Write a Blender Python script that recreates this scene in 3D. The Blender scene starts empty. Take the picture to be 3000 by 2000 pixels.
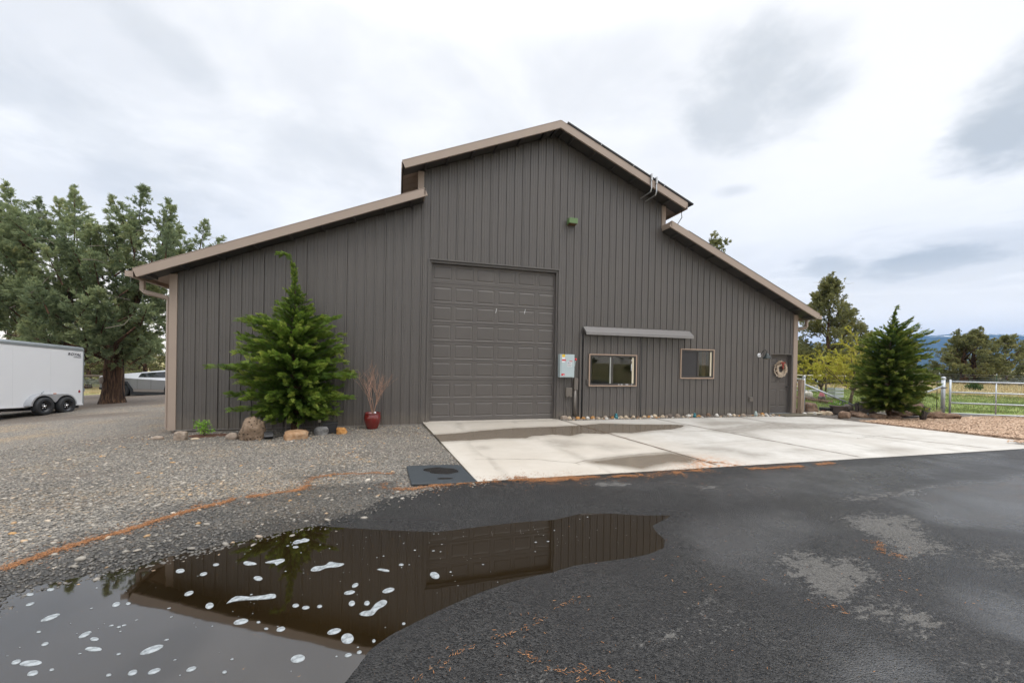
# Barn on a wet gravel lot - procedural scene
import bpy, bmesh, math, random
import numpy as np
from mathutils import Vector, Matrix, noise as mnoise
R = math.radians
rng = np.random.default_rng(7)
random.seed(7)
scene = bpy.context.scene
COL = scene.collection

# ------------------------------------------------------------------ helpers
def tag(o, label=None, cat=None, group=None, kind=None):
    if label: o['label'] = label
    if cat: o['category'] = cat
    if group: o['group'] = group
    if kind: o['kind'] = kind
    return o
def empty(name, loc=(0, 0, 0), rz=0.0, label=None, cat=None, group=None):
    o = bpy.data.objects.new(name, None); COL.objects.link(o)
    o.location = loc; o.rotation_euler = (0, 0, rz); o.empty_display_size = .2
    return tag(o, label, cat, group)
def link(name, me, mat=None, parent=None, loc=None, smooth=False):
    o = bpy.data.objects.new(name, me); COL.objects.link(o)
    if mat is not None: me.materials.append(mat)
    if parent is not None: o.parent = parent
    if loc is not None: o.location = loc
    if smooth:
        me.polygons.foreach_set('use_smooth', np.ones(len(me.polygons), dtype=bool))
    return o
def np_mesh(name, V, F, attrs=None):
    """V (n,3), F (m,k) arrays -> mesh; attrs {name: per-vertex float array}"""
    V = np.asarray(V, dtype=np.float32); F = np.asarray(F, dtype=np.int32)
    me = bpy.data.meshes.new(name); k = F.shape[1]
    me.vertices.add(len(V)); me.vertices.foreach_set('co', V.ravel())
    me.loops.add(F.size); me.loops.foreach_set('vertex_index', F.ravel())
    me.polygons.add(len(F))
    me.polygons.foreach_set('loop_start', np.arange(0, F.size, k, dtype=np.int32))
    me.polygons.foreach_set('loop_total', np.full(len(F), k, dtype=np.int32))
    me.update(calc_edges=True)
    for an, a in (attrs or {}).items():
        at = me.attributes.new(an, 'FLOAT', 'POINT')
        at.data.foreach_set('value', np.asarray(a, dtype=np.float32).ravel())
    return me
def copy_tree(o, parent=None):
    c = o.copy(); COL.objects.link(c)
    if parent is not None: c.parent = parent
    for ch in list(o.children): copy_tree(ch, c)
    return c

class MB:
    def __init__(s): s.v = []; s.f = []
    def add(s, vs, fs):
        b = len(s.v); s.v += [tuple(v) for v in vs]; s.f += [tuple(i + b for i in f) for f in fs]; return s
    def box(s, x0, x1, y0, y1, z0, z1):
        return s.add([(x0,y0,z0),(x1,y0,z0),(x1,y1,z0),(x0,y1,z0),(x0,y0,z1),(x1,y0,z1),(x1,y1,z1),(x0,y1,z1)],
                     [(0,3,2,1),(4,5,6,7),(0,1,5,4),(1,2,6,5),(2,3,7,6),(3,0,4,7)])
    def prism(s, poly, axis, a, b):
        """poly 2-D list, extruded along axis from a to b. axis 'y': poly=(x,z); 'x': (y,z); 'z': (x,y)"""
        n = len(poly)
        def P(p, t): return {'y': (p[0], t, p[1]), 'x': (t, p[0], p[1]), 'z': (p[0], p[1], t)}[axis]
        vs = [P(p, a) for p in poly] + [P(p, b) for p in poly]
        fs = [tuple(range(n)), tuple(range(2*n-1, n-1, -1))]
        fs += [(i, n+i, n+(i+1) % n, (i+1) % n) for i in range(n)]
        return s.add(vs, fs)
    def tube(s, pts, rad, n=8, cap=True, closed=False):
        pts = [Vector(p) for p in pts]; m = len(pts)
        if not hasattr(rad, '__len__'): rad = [rad]*m
        b = len(s.v); u = None
        for i, p in enumerate(pts):
            if closed: t = pts[(i+1) % m] - pts[i-1]
            else: t = pts[min(i+1, m-1)] - pts[max(i-1, 0)]
            if t.length < 1e-9: t = Vector((0, 0, 1))
            t.normalize()
            if u is None:
                u = t.orthogonal().normalized()
            else:
                u = u - t*u.dot(t)
                u = u.normalized() if u.length > 1e-6 else t.orthogonal().normalized()
            w = t.cross(u)
            for k in range(n):
                a = 2*math.pi*k/n
                s.v.append(tuple(p + (u*math.cos(a) + w*math.sin(a))*rad[i]))
        for i in range(m if closed else m-1):
            j = (i+1) % m
            for k in range(n):
                s.f.append((b+i*n+k, b+i*n+(k+1) % n, b+j*n+(k+1) % n, b+j*n+k))
        if cap and not closed:
            s.f.append(tuple(b+k for k in range(n-1, -1, -1))); s.f.append(tuple(b+(m-1)*n+k for k in range(n)))
        return s
    def lathe(s, prof, n=24, c=(0, 0, 0)):
        b = len(s.v); m = len(prof)
        for r, z in prof:
            for k in range(n):
                a = 2*math.pi*k/n; s.v.append((c[0]+r*math.cos(a), c[1]+r*math.sin(a), c[2]+z))
        for i in range(m-1):
            for k in range(n):
                s.f.append((b+i*n+k, b+i*n+(k+1) % n, b+(i+1)*n+(k+1) % n, b+(i+1)*n+k))
        return s
    def quad(s, a, b, c, d): return s.add([a, b, c, d], [(0, 1, 2, 3)])
    def xform(s, M):
        s.v = [tuple(M @ Vector(v)) for v in s.v]; return s
    def build(s, name, mat, parent=None, smooth=False, bevel=0.0, loc=None):
        me = bpy.data.meshes.new(name); me.from_pydata(s.v, [], s.f); me.update()
        o = link(name, me, mat, parent, loc, smooth)
        if bevel > 0:
            m = o.modifiers.new('bevel', 'BEVEL'); m.width = bevel; m.segments = 2; m.limit_method = 'ANGLE'; m.angle_limit = R(40)
        return o

def smooth01(x, a, b):
    t = np.clip((np.asarray(x, float)-a)/(b-a), 0, 1); return t*t*(3-2*t)
def vnoise(x, y, seed=0):
    """cheap smooth 2-D value noise in 0..1 (numpy)"""
    x = np.asarray(x, float); y = np.asarray(y, float)
    xi = np.floor(x).astype(np.int64); yi = np.floor(y).astype(np.int64); fx = x-xi; fy = y-yi
    fx = fx*fx*(3-2*fx); fy = fy*fy*(3-2*fy)
    def h(a, b):
        n = (a*374761393 + b*668265263 + seed*974711) & 0x7fffffff
        n = ((n ^ (n >> 13))*1274126177) & 0x7fffffff
        return ((n ^ (n >> 16)) & 0xffff)/65535.0
    return (h(xi, yi)*(1-fx)+h(xi+1, yi)*fx)*(1-fy) + (h(xi, yi+1)*(1-fx)+h(xi+1, yi+1)*fx)*fy
def fbm(x, y, seed=0, o=4):
    t = 0; a = .5; n = 0
    for i in range(o):
        t = t + a*vnoise(x*2**i+17.3*i, y*2**i-9.1*i, seed+i); n += a; a *= .5
    return t/n
def sdf(x, y, poly):
    """signed distance to polygon, negative inside (numpy)"""
    P = np.asarray(poly, float); x = np.asarray(x, float); y = np.asarray(y, float)
    d = np.full(x.shape, 1e18); ins = np.zeros(x.shape, bool); n = len(P)
    for i in range(n):
        ax, ay = P[i]; bx, by = P[(i+1) % n]; ex = bx-ax; ey = by-ay; L = ex*ex+ey*ey+1e-12
        t = np.clip(((x-ax)*ex+(y-ay)*ey)/L, 0, 1)
        d = np.minimum(d, (x-ax-t*ex)**2+(y-ay-t*ey)**2)
        c = ((ay > y) != (by > y)) & (x < ex*(y-ay)/(by-ay+1e-15)+ax)
        ins ^= c
    d = np.sqrt(d); return np.where(ins, -d, d)
def pdist(x, y, line):
    d = np.full(np.shape(x), 1e18)
    for (ax, ay), (bx, by) in zip(line[:-1], line[1:]):
        ex = bx-ax; ey = by-ay; L = ex*ex+ey*ey+1e-12
        t = np.clip(((x-ax)*ex+(y-ay)*ey)/L, 0, 1); d = np.minimum(d, (x-ax-t*ex)**2+(y-ay-t*ey)**2)
    return np.sqrt(d)
def tgrid(xs, ys):
    X, Y = np.meshgrid(xs, ys); nx, ny = len(xs), len(ys)
    i = np.arange(nx-1); j = np.arange(ny-1); I, J = np.meshgrid(i, j)
    a = (J*nx+I).ravel(); F = np.stack([a, a+1, a+1+nx, a+nx], 1)
    return X.ravel(), Y.ravel(), F
def cut_unused(V, F, attrs):
    u = np.unique(F); m = np.full(len(V), -1); m[u] = np.arange(len(u))
    return V[u], m[F], {k: np.asarray(a)[u] for k, a in attrs.items()}

# ------------------------------------------------------------------ materials
class NT:
    def __init__(s, name):
        s.m = bpy.data.materials.new(name); s.m.use_nodes = True; s.t = s.m.node_tree; s.n = s.t.nodes
        s.n.clear(); s.out = s.n.new('ShaderNodeOutputMaterial'); s.b = s.n.new('ShaderNodeBsdfPrincipled')
        s.l(s.b.outputs[0], s.out.inputs[0])
    def l(s, a, b): s.t.links.new(a, b)
    def inp(s, sock, v):
        if hasattr(v, 'is_output') or hasattr(v, 'links'): s.l(v, sock)
        elif isinstance(v, (tuple, list)) and len(v) == 3 and sock.type == 'RGBA': sock.default_value = (*v, 1)
        else: sock.default_value = v
    def set(s, **kw):
        mp = dict(color='Base Color', rough='Roughness', metal='Metallic', spec='Specular IOR Level', ior='IOR', normal='Normal',
                  trans='Transmission Weight', coat='Coat Weight', coatr='Coat Roughness', alpha='Alpha', emit='Emission Color', emits='Emission Strength',
                  sheen='Sheen Weight')
        for k, v in kw.items(): s.inp(s.b.inputs[mp[k]], v)
        return s
    def pos(s, scale=(1, 1, 1), obj=True, rot=(0,0,0)):
        tc = s.n.new('ShaderNodeTexCoord'); mp = s.n.new('ShaderNodeMapping'); mp.inputs['Scale'].default_value = scale
        mp.inputs['Rotation'].default_value = rot
        s.l(tc.outputs['Object'], mp.inputs[0]); return mp.outputs[0]
    def noise(s, scale, detail=3, rough=.5, vec=None, dist=0):
        n = s.n.new('ShaderNodeTexNoise'); n.inputs['Scale'].default_value = scale; n.inputs['Detail'].default_value = detail
        n.inputs['Roughness'].default_value = rough; n.inputs['Distortion'].default_value = dist
        s.l(vec if vec is not None else s.pos(), n.inputs['Vector']); return n.outputs['Fac']
    def voro(s, scale, vec=None, feature='F1', out='Distance', rand=1):
        n = s.n.new('ShaderNodeTexVoronoi'); n.feature = feature; n.inputs['Scale'].default_value = scale; n.inputs['Randomness'].default_value = rand
        s.l(vec if vec is not None else s.pos(), n.inputs['Vector']); return n.outputs[out]
    def attr(s, name):
        n = s.n.new('ShaderNodeAttribute'); n.attribute_name = name; return n.outputs['Fac']
    def math(s, op, a, b=0.0, clamp=False):
        n = s.n.new('ShaderNodeMath'); n.operation = op; n.use_clamp = clamp
        s.inp(n.inputs[0], a); s.inp(n.inputs[1], b); return n.outputs[0]
    def ss(s, x, a, b, lo=0.0, hi=1.0):
        n = s.n.new('ShaderNodeMapRange'); n.interpolation_type = 'SMOOTHSTEP'
        s.inp(n.inputs[0], x); n.inputs[1].default_value = a; n.inputs[2].default_value = b
        n.inputs[3].default_value = lo; n.inputs[4].default_value = hi; return n.outputs[0]
    def mix(s, f, a, b, blend='MIX'):
        n = s.n.new('ShaderNodeMix'); n.data_type = 'RGBA'; n.blend_type = blend
        s.inp(n.inputs[0], f); s.inp(n.inputs[6], a); s.inp(n.inputs[7], b); return n.outputs[2]
    def ramp(s, f, stops, interp='LINEAR'):
        n = s.n.new('ShaderNodeValToRGB'); e = n.color_ramp.elements; n.color_ramp.interpolation = interp
        while len(e) < len(stops): e.new(.5)
        for el, (p, c) in zip(e, stops): el.position = p; el.color = (*c, 1) if len(c) == 3 else c
        s.inp(n.inputs[0], f); return n.outputs[0]
    def bump(s, h, strength=.3, dist=.01, normal=None):
        n = s.n.new('ShaderNodeBump'); n.inputs['Strength'].default_value = strength; n.inputs['Distance'].default_value = dist
        s.l(h, n.inputs['Height'])
        if normal is not None: s.l(normal, n.inputs['Normal'])
        return n.outputs[0]
def simple(name, col, rough=.5, metal=0, var=.12, scale=3, bump=0, bscale=40, **kw):
    t = NT(name); f = t.noise(scale, 4)
    c = t.mix(f, tuple(v*(1-var) for v in col), tuple(min(1, v*(1+var)) for v in col))
    t.set(color=c, rough=rough, metal=metal, **kw)
    if bump: t.set(normal=t.bump(t.noise(bscale, 3), bump, .01))
    return t.m
M = {}
def mk_materials():
    # painted ribbed steel: dust streaks run down the sheet
    t = NT('dark_siding_paint'); v = t.pos((6, 6, .25)); f = t.noise(3, 4, .6, v); g = t.noise(.6, 3); d = t.noise(7, 2)
    c = t.mix(f, (.086, .078, .073), (.112, .103, .097)); c = t.mix(t.ss(g, .35, .7, 0, .35), c, (.120, .107, .097)); sx = t.n.new('ShaderNodeSeparateXYZ'); t.l(t.pos(), sx.inputs[0]); sp = t.math('ADD', sx.outputs[2], t.math('MULTIPLY', t.noise(5, 4, .65), -.55)); c = t.mix(t.ss(sp, -.25, .12, .55, 0), c, (.17, .145, .12))
    t.set(color=c, rough=t.ss(f, .2, .8, .30, .44), spec=.6, normal=t.bump(t.noise(1.3, 3, .5, t.pos((1, 1, .6))), .35, .02)); M['siding'] = t.m
    t = NT('door_paint'); f = t.noise(2, 4, .6, t.pos((1, 1, .4))); c = t.mix(f, (.092, .083, .077), (.114, .103, .096))
    w = t.noise(1.1, 2, .5, t.pos((1, 1, 2.5)))
    t.set(color=c, rough=.42, normal=t.bump(w, .25, .02)); M['door'] = t.m
    M['tan'] = simple('tan_trim_paint', (.36, .285, .235), .45, var=.06)
    M['tan_dark'] = simple('window_trim_paint', (.40, .29, .22), .45, var=.05)
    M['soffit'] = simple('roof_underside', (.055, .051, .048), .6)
    M['roof'] = simple('roof_paint', (.17, .15, .135), .4)
    M['frame'] = simple('window_frame_dark', (.045, .04, .037), .4)
    M['white'] = simple('white_paint', (.72, .74, .77), .35, var=.02)
    M['cream'] = simple('cream_vinyl', (.62, .56, .42), .5, var=.05)
    M['wood_pine'] = simple('pine_stud', (.42, .22, .08), .6, var=.3, scale=6)
    M['black'] = simple('black_plastic', (.018, .018, .02), .45)
    M['grey_box'] = simple('grey_enamel', (.44, .52, .54), .35, var=.03)
    M['yellow'] = simple('yellow_label', (.75, .5, .03), .4, var=.02)
    M['red'] = simple('red_label', (.62, .04, .05), .4, var=.02)
    M['paper'] = simple('white_label', (.75, .76, .78), .5, var=.02)
    M['ink'] = simple('dark_ink', (.03, .03, .05), .5)
    M['blue_ink'] = simple('blue_ink', (.15, .25, .6), .5)
    M['green_box'] = simple('green_enamel', (.12, .20, .08), .5)
    M['galv'] = NT('galvanised_steel').m
    t = NT('galvanised_pipe'); c = t.mix(t.noise(25, 3), (.36, .39, .42), (.52, .55, .58)); t.set(color=c, metal=.55, rough=.42); M['galv'] = t.m
    M['silver'] = simple('bare_conduit', (.6, .61, .62), .3, metal=.8)
    M['rubber'] = simple('tyre_rubber', (.02, .021, .023), .7, bump=.2, bscale=60)
    M['rim'] = simple('black_rim', (.02, .02, .022), .25)
    M['chrome'] = simple('chrome_cap', (.7, .7, .72), .15, metal=1)
    M['tread'] = NT('tread_plate').m
    t = NT('tread_plate_metal'); v = t.voro(55, None, 'F1', 'Distance', .3); t.set(color=(.5, .52, .55), metal=.6, rough=.35, normal=t.bump(v, .5, .006)); M['tread'] = t.m
    M['alu'] = simple('aluminium_trim', (.30, .33, .35), .4, metal=.5)
    M['stainless_skylit'] = simple('stainless_sky_bright', (.66, .68, .72), .35, metal=.3, var=.03, scale=1); M['stainless'] = simple('stainless_shaded', (.27, .28, .295), .38, metal=.35, var=.04, scale=1)  # one steel in two tones: upper side carries the sky's brightness in its colour
    M['stainless_dark'] = simple('stainless_lower', (.26, .24, .23), .35, metal=.3)  # brownish ground reflection of the lower band put into the colour
    M['clad'] = simple('black_cladding', (.02, .023, .028), .55)
    t = NT('tinted_glass'); t.set(color=(.015, .018, .02), rough=.03, spec=.8); M['tint'] = t.m
    t = NT('window_glass'); t.set(color=(.9, .93, .92), rough=0.0, trans=1.0, ior=1.45); M['glass'] = t.m
    M['curtain'] = simple('curtain_cloth', (.55, .58, .62), .9)
    M['interior'] = simple('dark_interior', (.05, .045, .04), .9)
    M['screen'] = simple('insect_screen', (.035, .033, .034), .7)
    # bark
    t = NT('juniper_bark'); v = t.pos((6, 6, .5)); f = t.noise(2.2, 6, .7, v, 1.0); g = t.noise(1.2, 3)
    c = t.ramp(f, [(.36, (.008, .005, .003)), (.47, (.045, .024, .014)), (.58, (.12, .065, .036)), (.74, (.26, .165, .10))])
    t.set(color=c, rough=.95, normal=t.bump(f, 1.0, .05)); M['bark'] = t.m
    M['twig'] = simple('twig_bark', (.10, .07, .05), .9)
    M['deadwood'] = simple('grey_deadwood', (.26, .22, .19), .9)
    M['redtwig'] = simple('pale_red_twig', (.36, .22, .16), .8, var=.3, scale=9)
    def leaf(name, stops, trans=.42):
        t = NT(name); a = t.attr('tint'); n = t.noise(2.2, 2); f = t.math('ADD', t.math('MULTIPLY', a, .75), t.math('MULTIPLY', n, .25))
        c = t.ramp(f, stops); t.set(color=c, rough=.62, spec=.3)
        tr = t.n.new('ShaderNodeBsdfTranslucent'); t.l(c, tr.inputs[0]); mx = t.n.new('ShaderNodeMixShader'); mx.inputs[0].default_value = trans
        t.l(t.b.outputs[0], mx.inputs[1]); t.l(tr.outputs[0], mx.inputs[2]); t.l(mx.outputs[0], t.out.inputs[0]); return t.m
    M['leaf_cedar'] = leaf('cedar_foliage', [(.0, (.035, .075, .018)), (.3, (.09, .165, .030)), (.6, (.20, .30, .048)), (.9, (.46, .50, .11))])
    M['leaf_cedar2'] = leaf('cedar_foliage_olive', [(.0, (.034, .068, .020)), (.35, (.085, .145, .032)), (.68, (.20, .25, .05)), (.95, (.42, .38, .10))])
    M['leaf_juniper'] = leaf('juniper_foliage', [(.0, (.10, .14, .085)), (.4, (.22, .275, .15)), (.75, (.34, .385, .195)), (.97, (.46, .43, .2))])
    M['leaf_juniper_far'] = leaf('juniper_foliage_far', [(.0, (.09, .105, .05)), (.4, (.18, .19, .08)), (.75, (.27, .265, .105)), (.97, (.38, .31, .13))])
    M['leaf_yellow'] = leaf('yellow_spring_leaf', [(.0, (.30, .32, .03)), (.5, (.46, .45, .05)), (1, (.6, .55, .12))], .35)
    M['leaf_lime'] = leaf('lime_leaf', [(0, (.12, .28, .03)), (.5, (.22, .42, .05)), (1, (.34, .5, .09))], .35)
    M['leaf_bush'] = leaf('bush_leaf', [(0, (.03, .07, .02)), (.5, (.06, .12, .03)), (1, (.1, .17, .04))])
    M['leaf_sage'] = leaf('sage_leaf', [(0, (.13, .15, .115)), (.5, (.2, .22, .18)), (1, (.28, .29, .24))], .1)
    M['leaf_grass'] = leaf('grass_blade', [(0, (.09, .14, .035)), (.4, (.15, .215, .055)), (.7, (.26, .28, .10)), (1, (.42, .36, .18))], .3)
    M['leaf_straw'] = leaf('straw_blade', [(0, (.35, .27, .12)), (1, (.6, .5, .3))], .3)
    M['needle'] = leaf('dry_needle', [(0, (.07, .035, .018)), (.4, (.20, .085, .032)), (.75, (.34, .15, .055)), (1, (.44, .26, .14))], .0)
    M['chip'] = leaf('bark_chip', [(0, (.16, .095, .06)), (.4, (.38, .25, .165)), (.8, (.53, .38, .265)), (1, (.68, .55, .43))], .0)
    # stones
    t = NT('gravel_stone'); a = t.attr('tint'); w = t.attr('wet')
    c = t.ramp(a, [(0, (.088, .080, .071)), (.3, (.16, .148, .130)), (.55, (.25, .228, .196)), (.78, (.34, .308, .262)), (.86, (.38, .33, .27)), (.92, (.40, .23, .09)), (1, (.5, .45, .38))])
    c = t.mix(t.math('MULTIPLY', w, .86), c, (.012, .011, .010)); t.set(color=c, rough=t.ss(w, 0, 1, .8, .35)); M['stone'] = t.m
    def rock(name, stops, sc=4, bs=.7, pores=0):
        t = NT(name); f = t.noise(sc, 6, .62, None, .6); c = t.ramp(f, stops)
        h = t.noise(sc*3.5, 6, .65)
        if pores:
            p = t.voro(pores); m = t.ss(p, .12, .34); h = t.math('MULTIPLY', h, m); c = t.mix(m, tuple(x*.25 for x in stops[0][1]), c)
        t.set(color=c, rough=.9, normal=t.bump(h, bs, .03)); return t.m
    M['rock_lava'] = rock('pitted_lava_rock', [(.3, (.13, .085, .055)), (.5, (.24, .17, .115)), (.7, (.34, .25, .18))], 5, .9, 16)
    M['rock_flat'] = rock('sandstone_slab', [(.3, (.22, .12, .06)), (.5, (.40, .24, .13)), (.7, (.50, .36, .24))], 5)
    M['rock_orange'] = rock('orange_rock', [(.3, (.24, .10, .03)), (.5, (.46, .22, .06)), (.7, (.50, .32, .16))], 8)
    M['rock_grey'] = rock('grey_rock', [(.3, (.09, .09, .09)), (.5, (.20, .195, .19)), (.72, (.38, .37, .36))], 6)
    M['rock_brown'] = rock('brown_basalt', [(.3, (.08, .048, .032)), (.5, (.20, .128, .085)), (.7, (.31, .21, .145))], 5, .9)
    M['rock_tan'] = rock('tan_rock', [(.3, (.2, .15, .11)), (.5, (.30, .24, .19)), (.7, (.38, .32, .26))], 5)
    M['rock_cream'] = rock('cream_rock', [(.3, (.33, .22, .13)), (.5, (.52, .42, .30)), (.7, (.66, .58, .46))], 6)
    M['rock_white'] = rock('white_rock', [(.3, (.42, .38, .33)), (.5, (.62, .59, .54)), (.7, (.74, .72, .68))], 6)
    M['rock_red'] = rock('red_cinder', [(.3, (.08, .025, .018)), (.5, (.17, .055, .04)), (.7, (.24, .1, .07))], 9, .9)
    M['rock_dark'] = rock('dark_rock', [(.3, (.07, .055, .045)), (.5, (.15, .12, .10)), (.7, (.24, .21, .18))], 6)
    t = NT('weathered_log'); f = t.noise(3, 6, .65, t.pos((1.2, 9, 9)), .8)
    t.set(color=t.ramp(f, [(.3, (.035, .02, .012)), (.5, (.15, .09, .055)), (.72, (.30, .2, .14))]), rough=.95, normal=t.bump(f, 1, .04)); M['log'] = t.m
    t = NT('charred_post'); f = t.noise(4, 5, .6, t.pos((8, 8, 1)), .5)
    t.set(color=t.ramp(f, [(.35, (.02, .018, .018)), (.55, (.06, .052, .05)), (.75, (.17, .13, .11))]), rough=.9, normal=t.bump(f, .8, .02)); M['charred'] = t.m
    t = NT('old_fence_wood'); f = t.noise(3, 5, .6, t.pos((8, 8, .8)), .5)
    t.set(color=t.ramp(f, [(.3, (.17, .12, .085)), (.55, (.30, .23, .17)), (.75, (.40, .33, .26))]), rough=.9, normal=t.bump(f, .6, .01)); M['postwood'] = t.m
    M['railwood'] = simple('dark_rail_wood', (.10, .075, .055), .9, var=.3)
    M['palewood'] = simple('pale_rail_wood', (.36, .33, .24), .9, var=.2)
    t = NT('red_glaze'); f = t.noise(5, 3); t.set(color=t.mix(f, (.11, .012, .012), (.2, .025, .02)), rough=.16, coat=.6, coatr=.08); M['redglaze'] = t.m
    M['soil'] = simple('potting_soil', (.06, .045, .035), .95, bump=.6, bscale=60)
    M['planter'] = simple('grey_brown_planter', (.19, .16, .14), .5)
    M['teal'] = simple('teal_glass', (.0, .13, .16), .12, spec=.8)
    M['clear'] = simple('pale_green_glass', (.35, .42, .40), .15, spec=.8)
    M['wire'] = simple('fence_wire', (.22, .225, .22), .5, metal=.5)
    M['mat_black'] = None
    t = NT('rubber_mat'); p = t.pos(); w = t.attr('wet'); f = t.noise(9, 4, .6, p)
    c = t.mix(f, (.020, .026, .031), (.038, .045, .051)); c = t.mix(w, c, (.010, .010, .010))
    t.set(color=c, rough=t.ss(w, 0, 1, .6, .12), normal=t.bump(t.voro(90, p), .4, .004)); M['mat_black'] = t.m
    M['doormat'] = simple('coarse_doormat', (.12, .105, .075), .95, bump=.8, bscale=180)
    t = NT('white_foam'); f = t.noise(28, 4, .65); b = t.voro(150); e = t.noise(9, 3)
    c = t.mix(t.ss(f, .3, .7), (.22, .24, .25), (.37, .40, .415)); c = t.mix(t.ss(b, .0, .35, .35, 0), c, (.12, .12, .115))
    t.set(color=c, rough=.45, normal=t.bump(b, .5, .004)); tp = t.n.new('ShaderNodeBsdfTransparent'); mx = t.n.new('ShaderNodeMixShader')
    t.l(t.math('MULTIPLY', t.ss(f, .25, .6, .5, .95), t.ss(e, .2, .45, .65, 1)), mx.inputs[0]); t.l(tp.outputs[0], mx.inputs[1]); t.l(t.b.outputs[0], mx.inputs[2]); t.l(mx.outputs[0], t.out.inputs[0]); M['foam'] = t.m
    M['berry'] = simple('dried_flower_cream', (.80, .68, .56), .85, var=.3, scale=50)
    M['ribbon'] = simple('red_ribbon', (.30, .035, .025), .6)
    M['pink'] = simple('pink_glaze', (.55, .16, .2), .4)
    M['purple'] = simple('purple_petal', (.12, .07, .32), .7)
    M['petal'] = simple('white_petal', (.75, .75, .68), .7)
    M['amber'] = simple('amber_lens', (.7, .2, .02), .25)
    M['redlens'] = simple('red_lens', (.32, .012, .015), .2)
    M['solar'] = simple('solar_glass', (.012, .015, .03), .12)
    M['bark_mulch_dark'] = simple('reddish_mulch', (.10, .045, .025), .95, bump=.8, bscale=60)
    M['plaque'] = simple('crate_grey', (.4, .43, .45), .6)
    # water with a murky brown bottom below it
    t = NT('puddle_water'); n = t.noise(2.2, 3); b = t.noise(.7, 2)
    sp = t.noise(30, 3, .6); c = t.mix(b, (.006, .004, .002), (.018, .011, .004)); c = t.mix(t.ss(sp, .68, .74), c, (.12, .065, .02))
    t.set(color=c, rough=.03, ior=2.1, spec=.5, normal=t.bump(n, .035, .02)); M['water'] = t.m
mk_materials()
# outlines measured on the photograph, metres in the scene's own frame
PUDDLE = [(-6.808,-7.318),(-6.865,-7.167),(-6.71,-7.042),(-6.466,-6.956),(-6.203,-6.841),(-5.982,-6.726),(-5.695,-6.622),(-5.379,-6.491),(-5.025,-6.352),(-4.68,-6.494),(-4.257,-6.654),(-3.843,-6.795),(-3.488,-6.778),(-2.957,-6.752),(-2.57,-6.777),(-2.189,-6.675),(-1.903,-6.741),(-1.574,-6.881),(-1.223,-6.963),(-1.448,-7.08),(-1.62,-7.161),(-1.682,-7.329),(-1.702,-7.485),(-1.827,-7.632),(-2.024,-7.7),(-2.277,-7.728),(-2.629,-7.721),(-2.809,-7.736),(-2.994,-7.786),(-3.2,-7.809),(-3.385,-7.849),(-3.628,-7.926),(-3.898,-8.048),(-4.076,-8.145),(-4.238,-8.233),(-4.359,-8.337),(-4.41,-8.447),(-4.474,-8.566),(-4.529,-8.723),(-4.58,-8.921),(-5.124,-9.044),(-6.087,-8.665),(-7.142,-7.751)]
ASPH_EDGE = [(-3.111,-5.221),(-3.594,-5.293),(-4.035,-5.614),(-4.371,-5.73),(-4.594,-6.046),(-4.873,-6.278),(-5.021,-6.378),(-5.321,-6.707),(-5.716,-6.993),(-6.048,-7.594),(-6.325,-8.096)]
SLAB = [(-3.131,-5.297),(-3.55,-0.056),(9.054,-0.503),(10.287,-4.913)]
SLABF = [(-3.131,-5.297),(-2.548,-5.029),(0.943,-5.29),(4.186,-5.311),(8.921,-5.471)]
JOINTS = [[(0.316,-0.273),(0.994,-5.235)],[(3.279,-0.44),(3.798,-3.398),(4.217,-5.29)],[(6.314,-0.365),(6.3,-2.411),(8.092,-5.282)]]
CRACKS = [[(-2.937,-4.092),(-2.276,-4.205),(-1.883,-4.301),(-1.599,-4.491),(-1.337,-4.656),(-1.137,-4.539),(-0.892,-4.497),(-0.058,-4.323),(0.543,-4.262),(0.968,-4.279),(1.656,-4.53)],[(-1.337,-4.656),(-1.309,-4.746)],[(0.424,-2.365),(1.107,-2.382),(3.593,-2.445)],[(2.604,-2.401),(4.229,-2.423),(6.278,-2.469),(9.466,-2.564)],[(1.552,-3.704),(2.498,-3.685),(3.295,-3.673),(3.944,-3.644)],[(6.257,-3.918),(6.842,-3.789),(7.549,-3.724),(8.203,-3.74)]]
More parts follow.
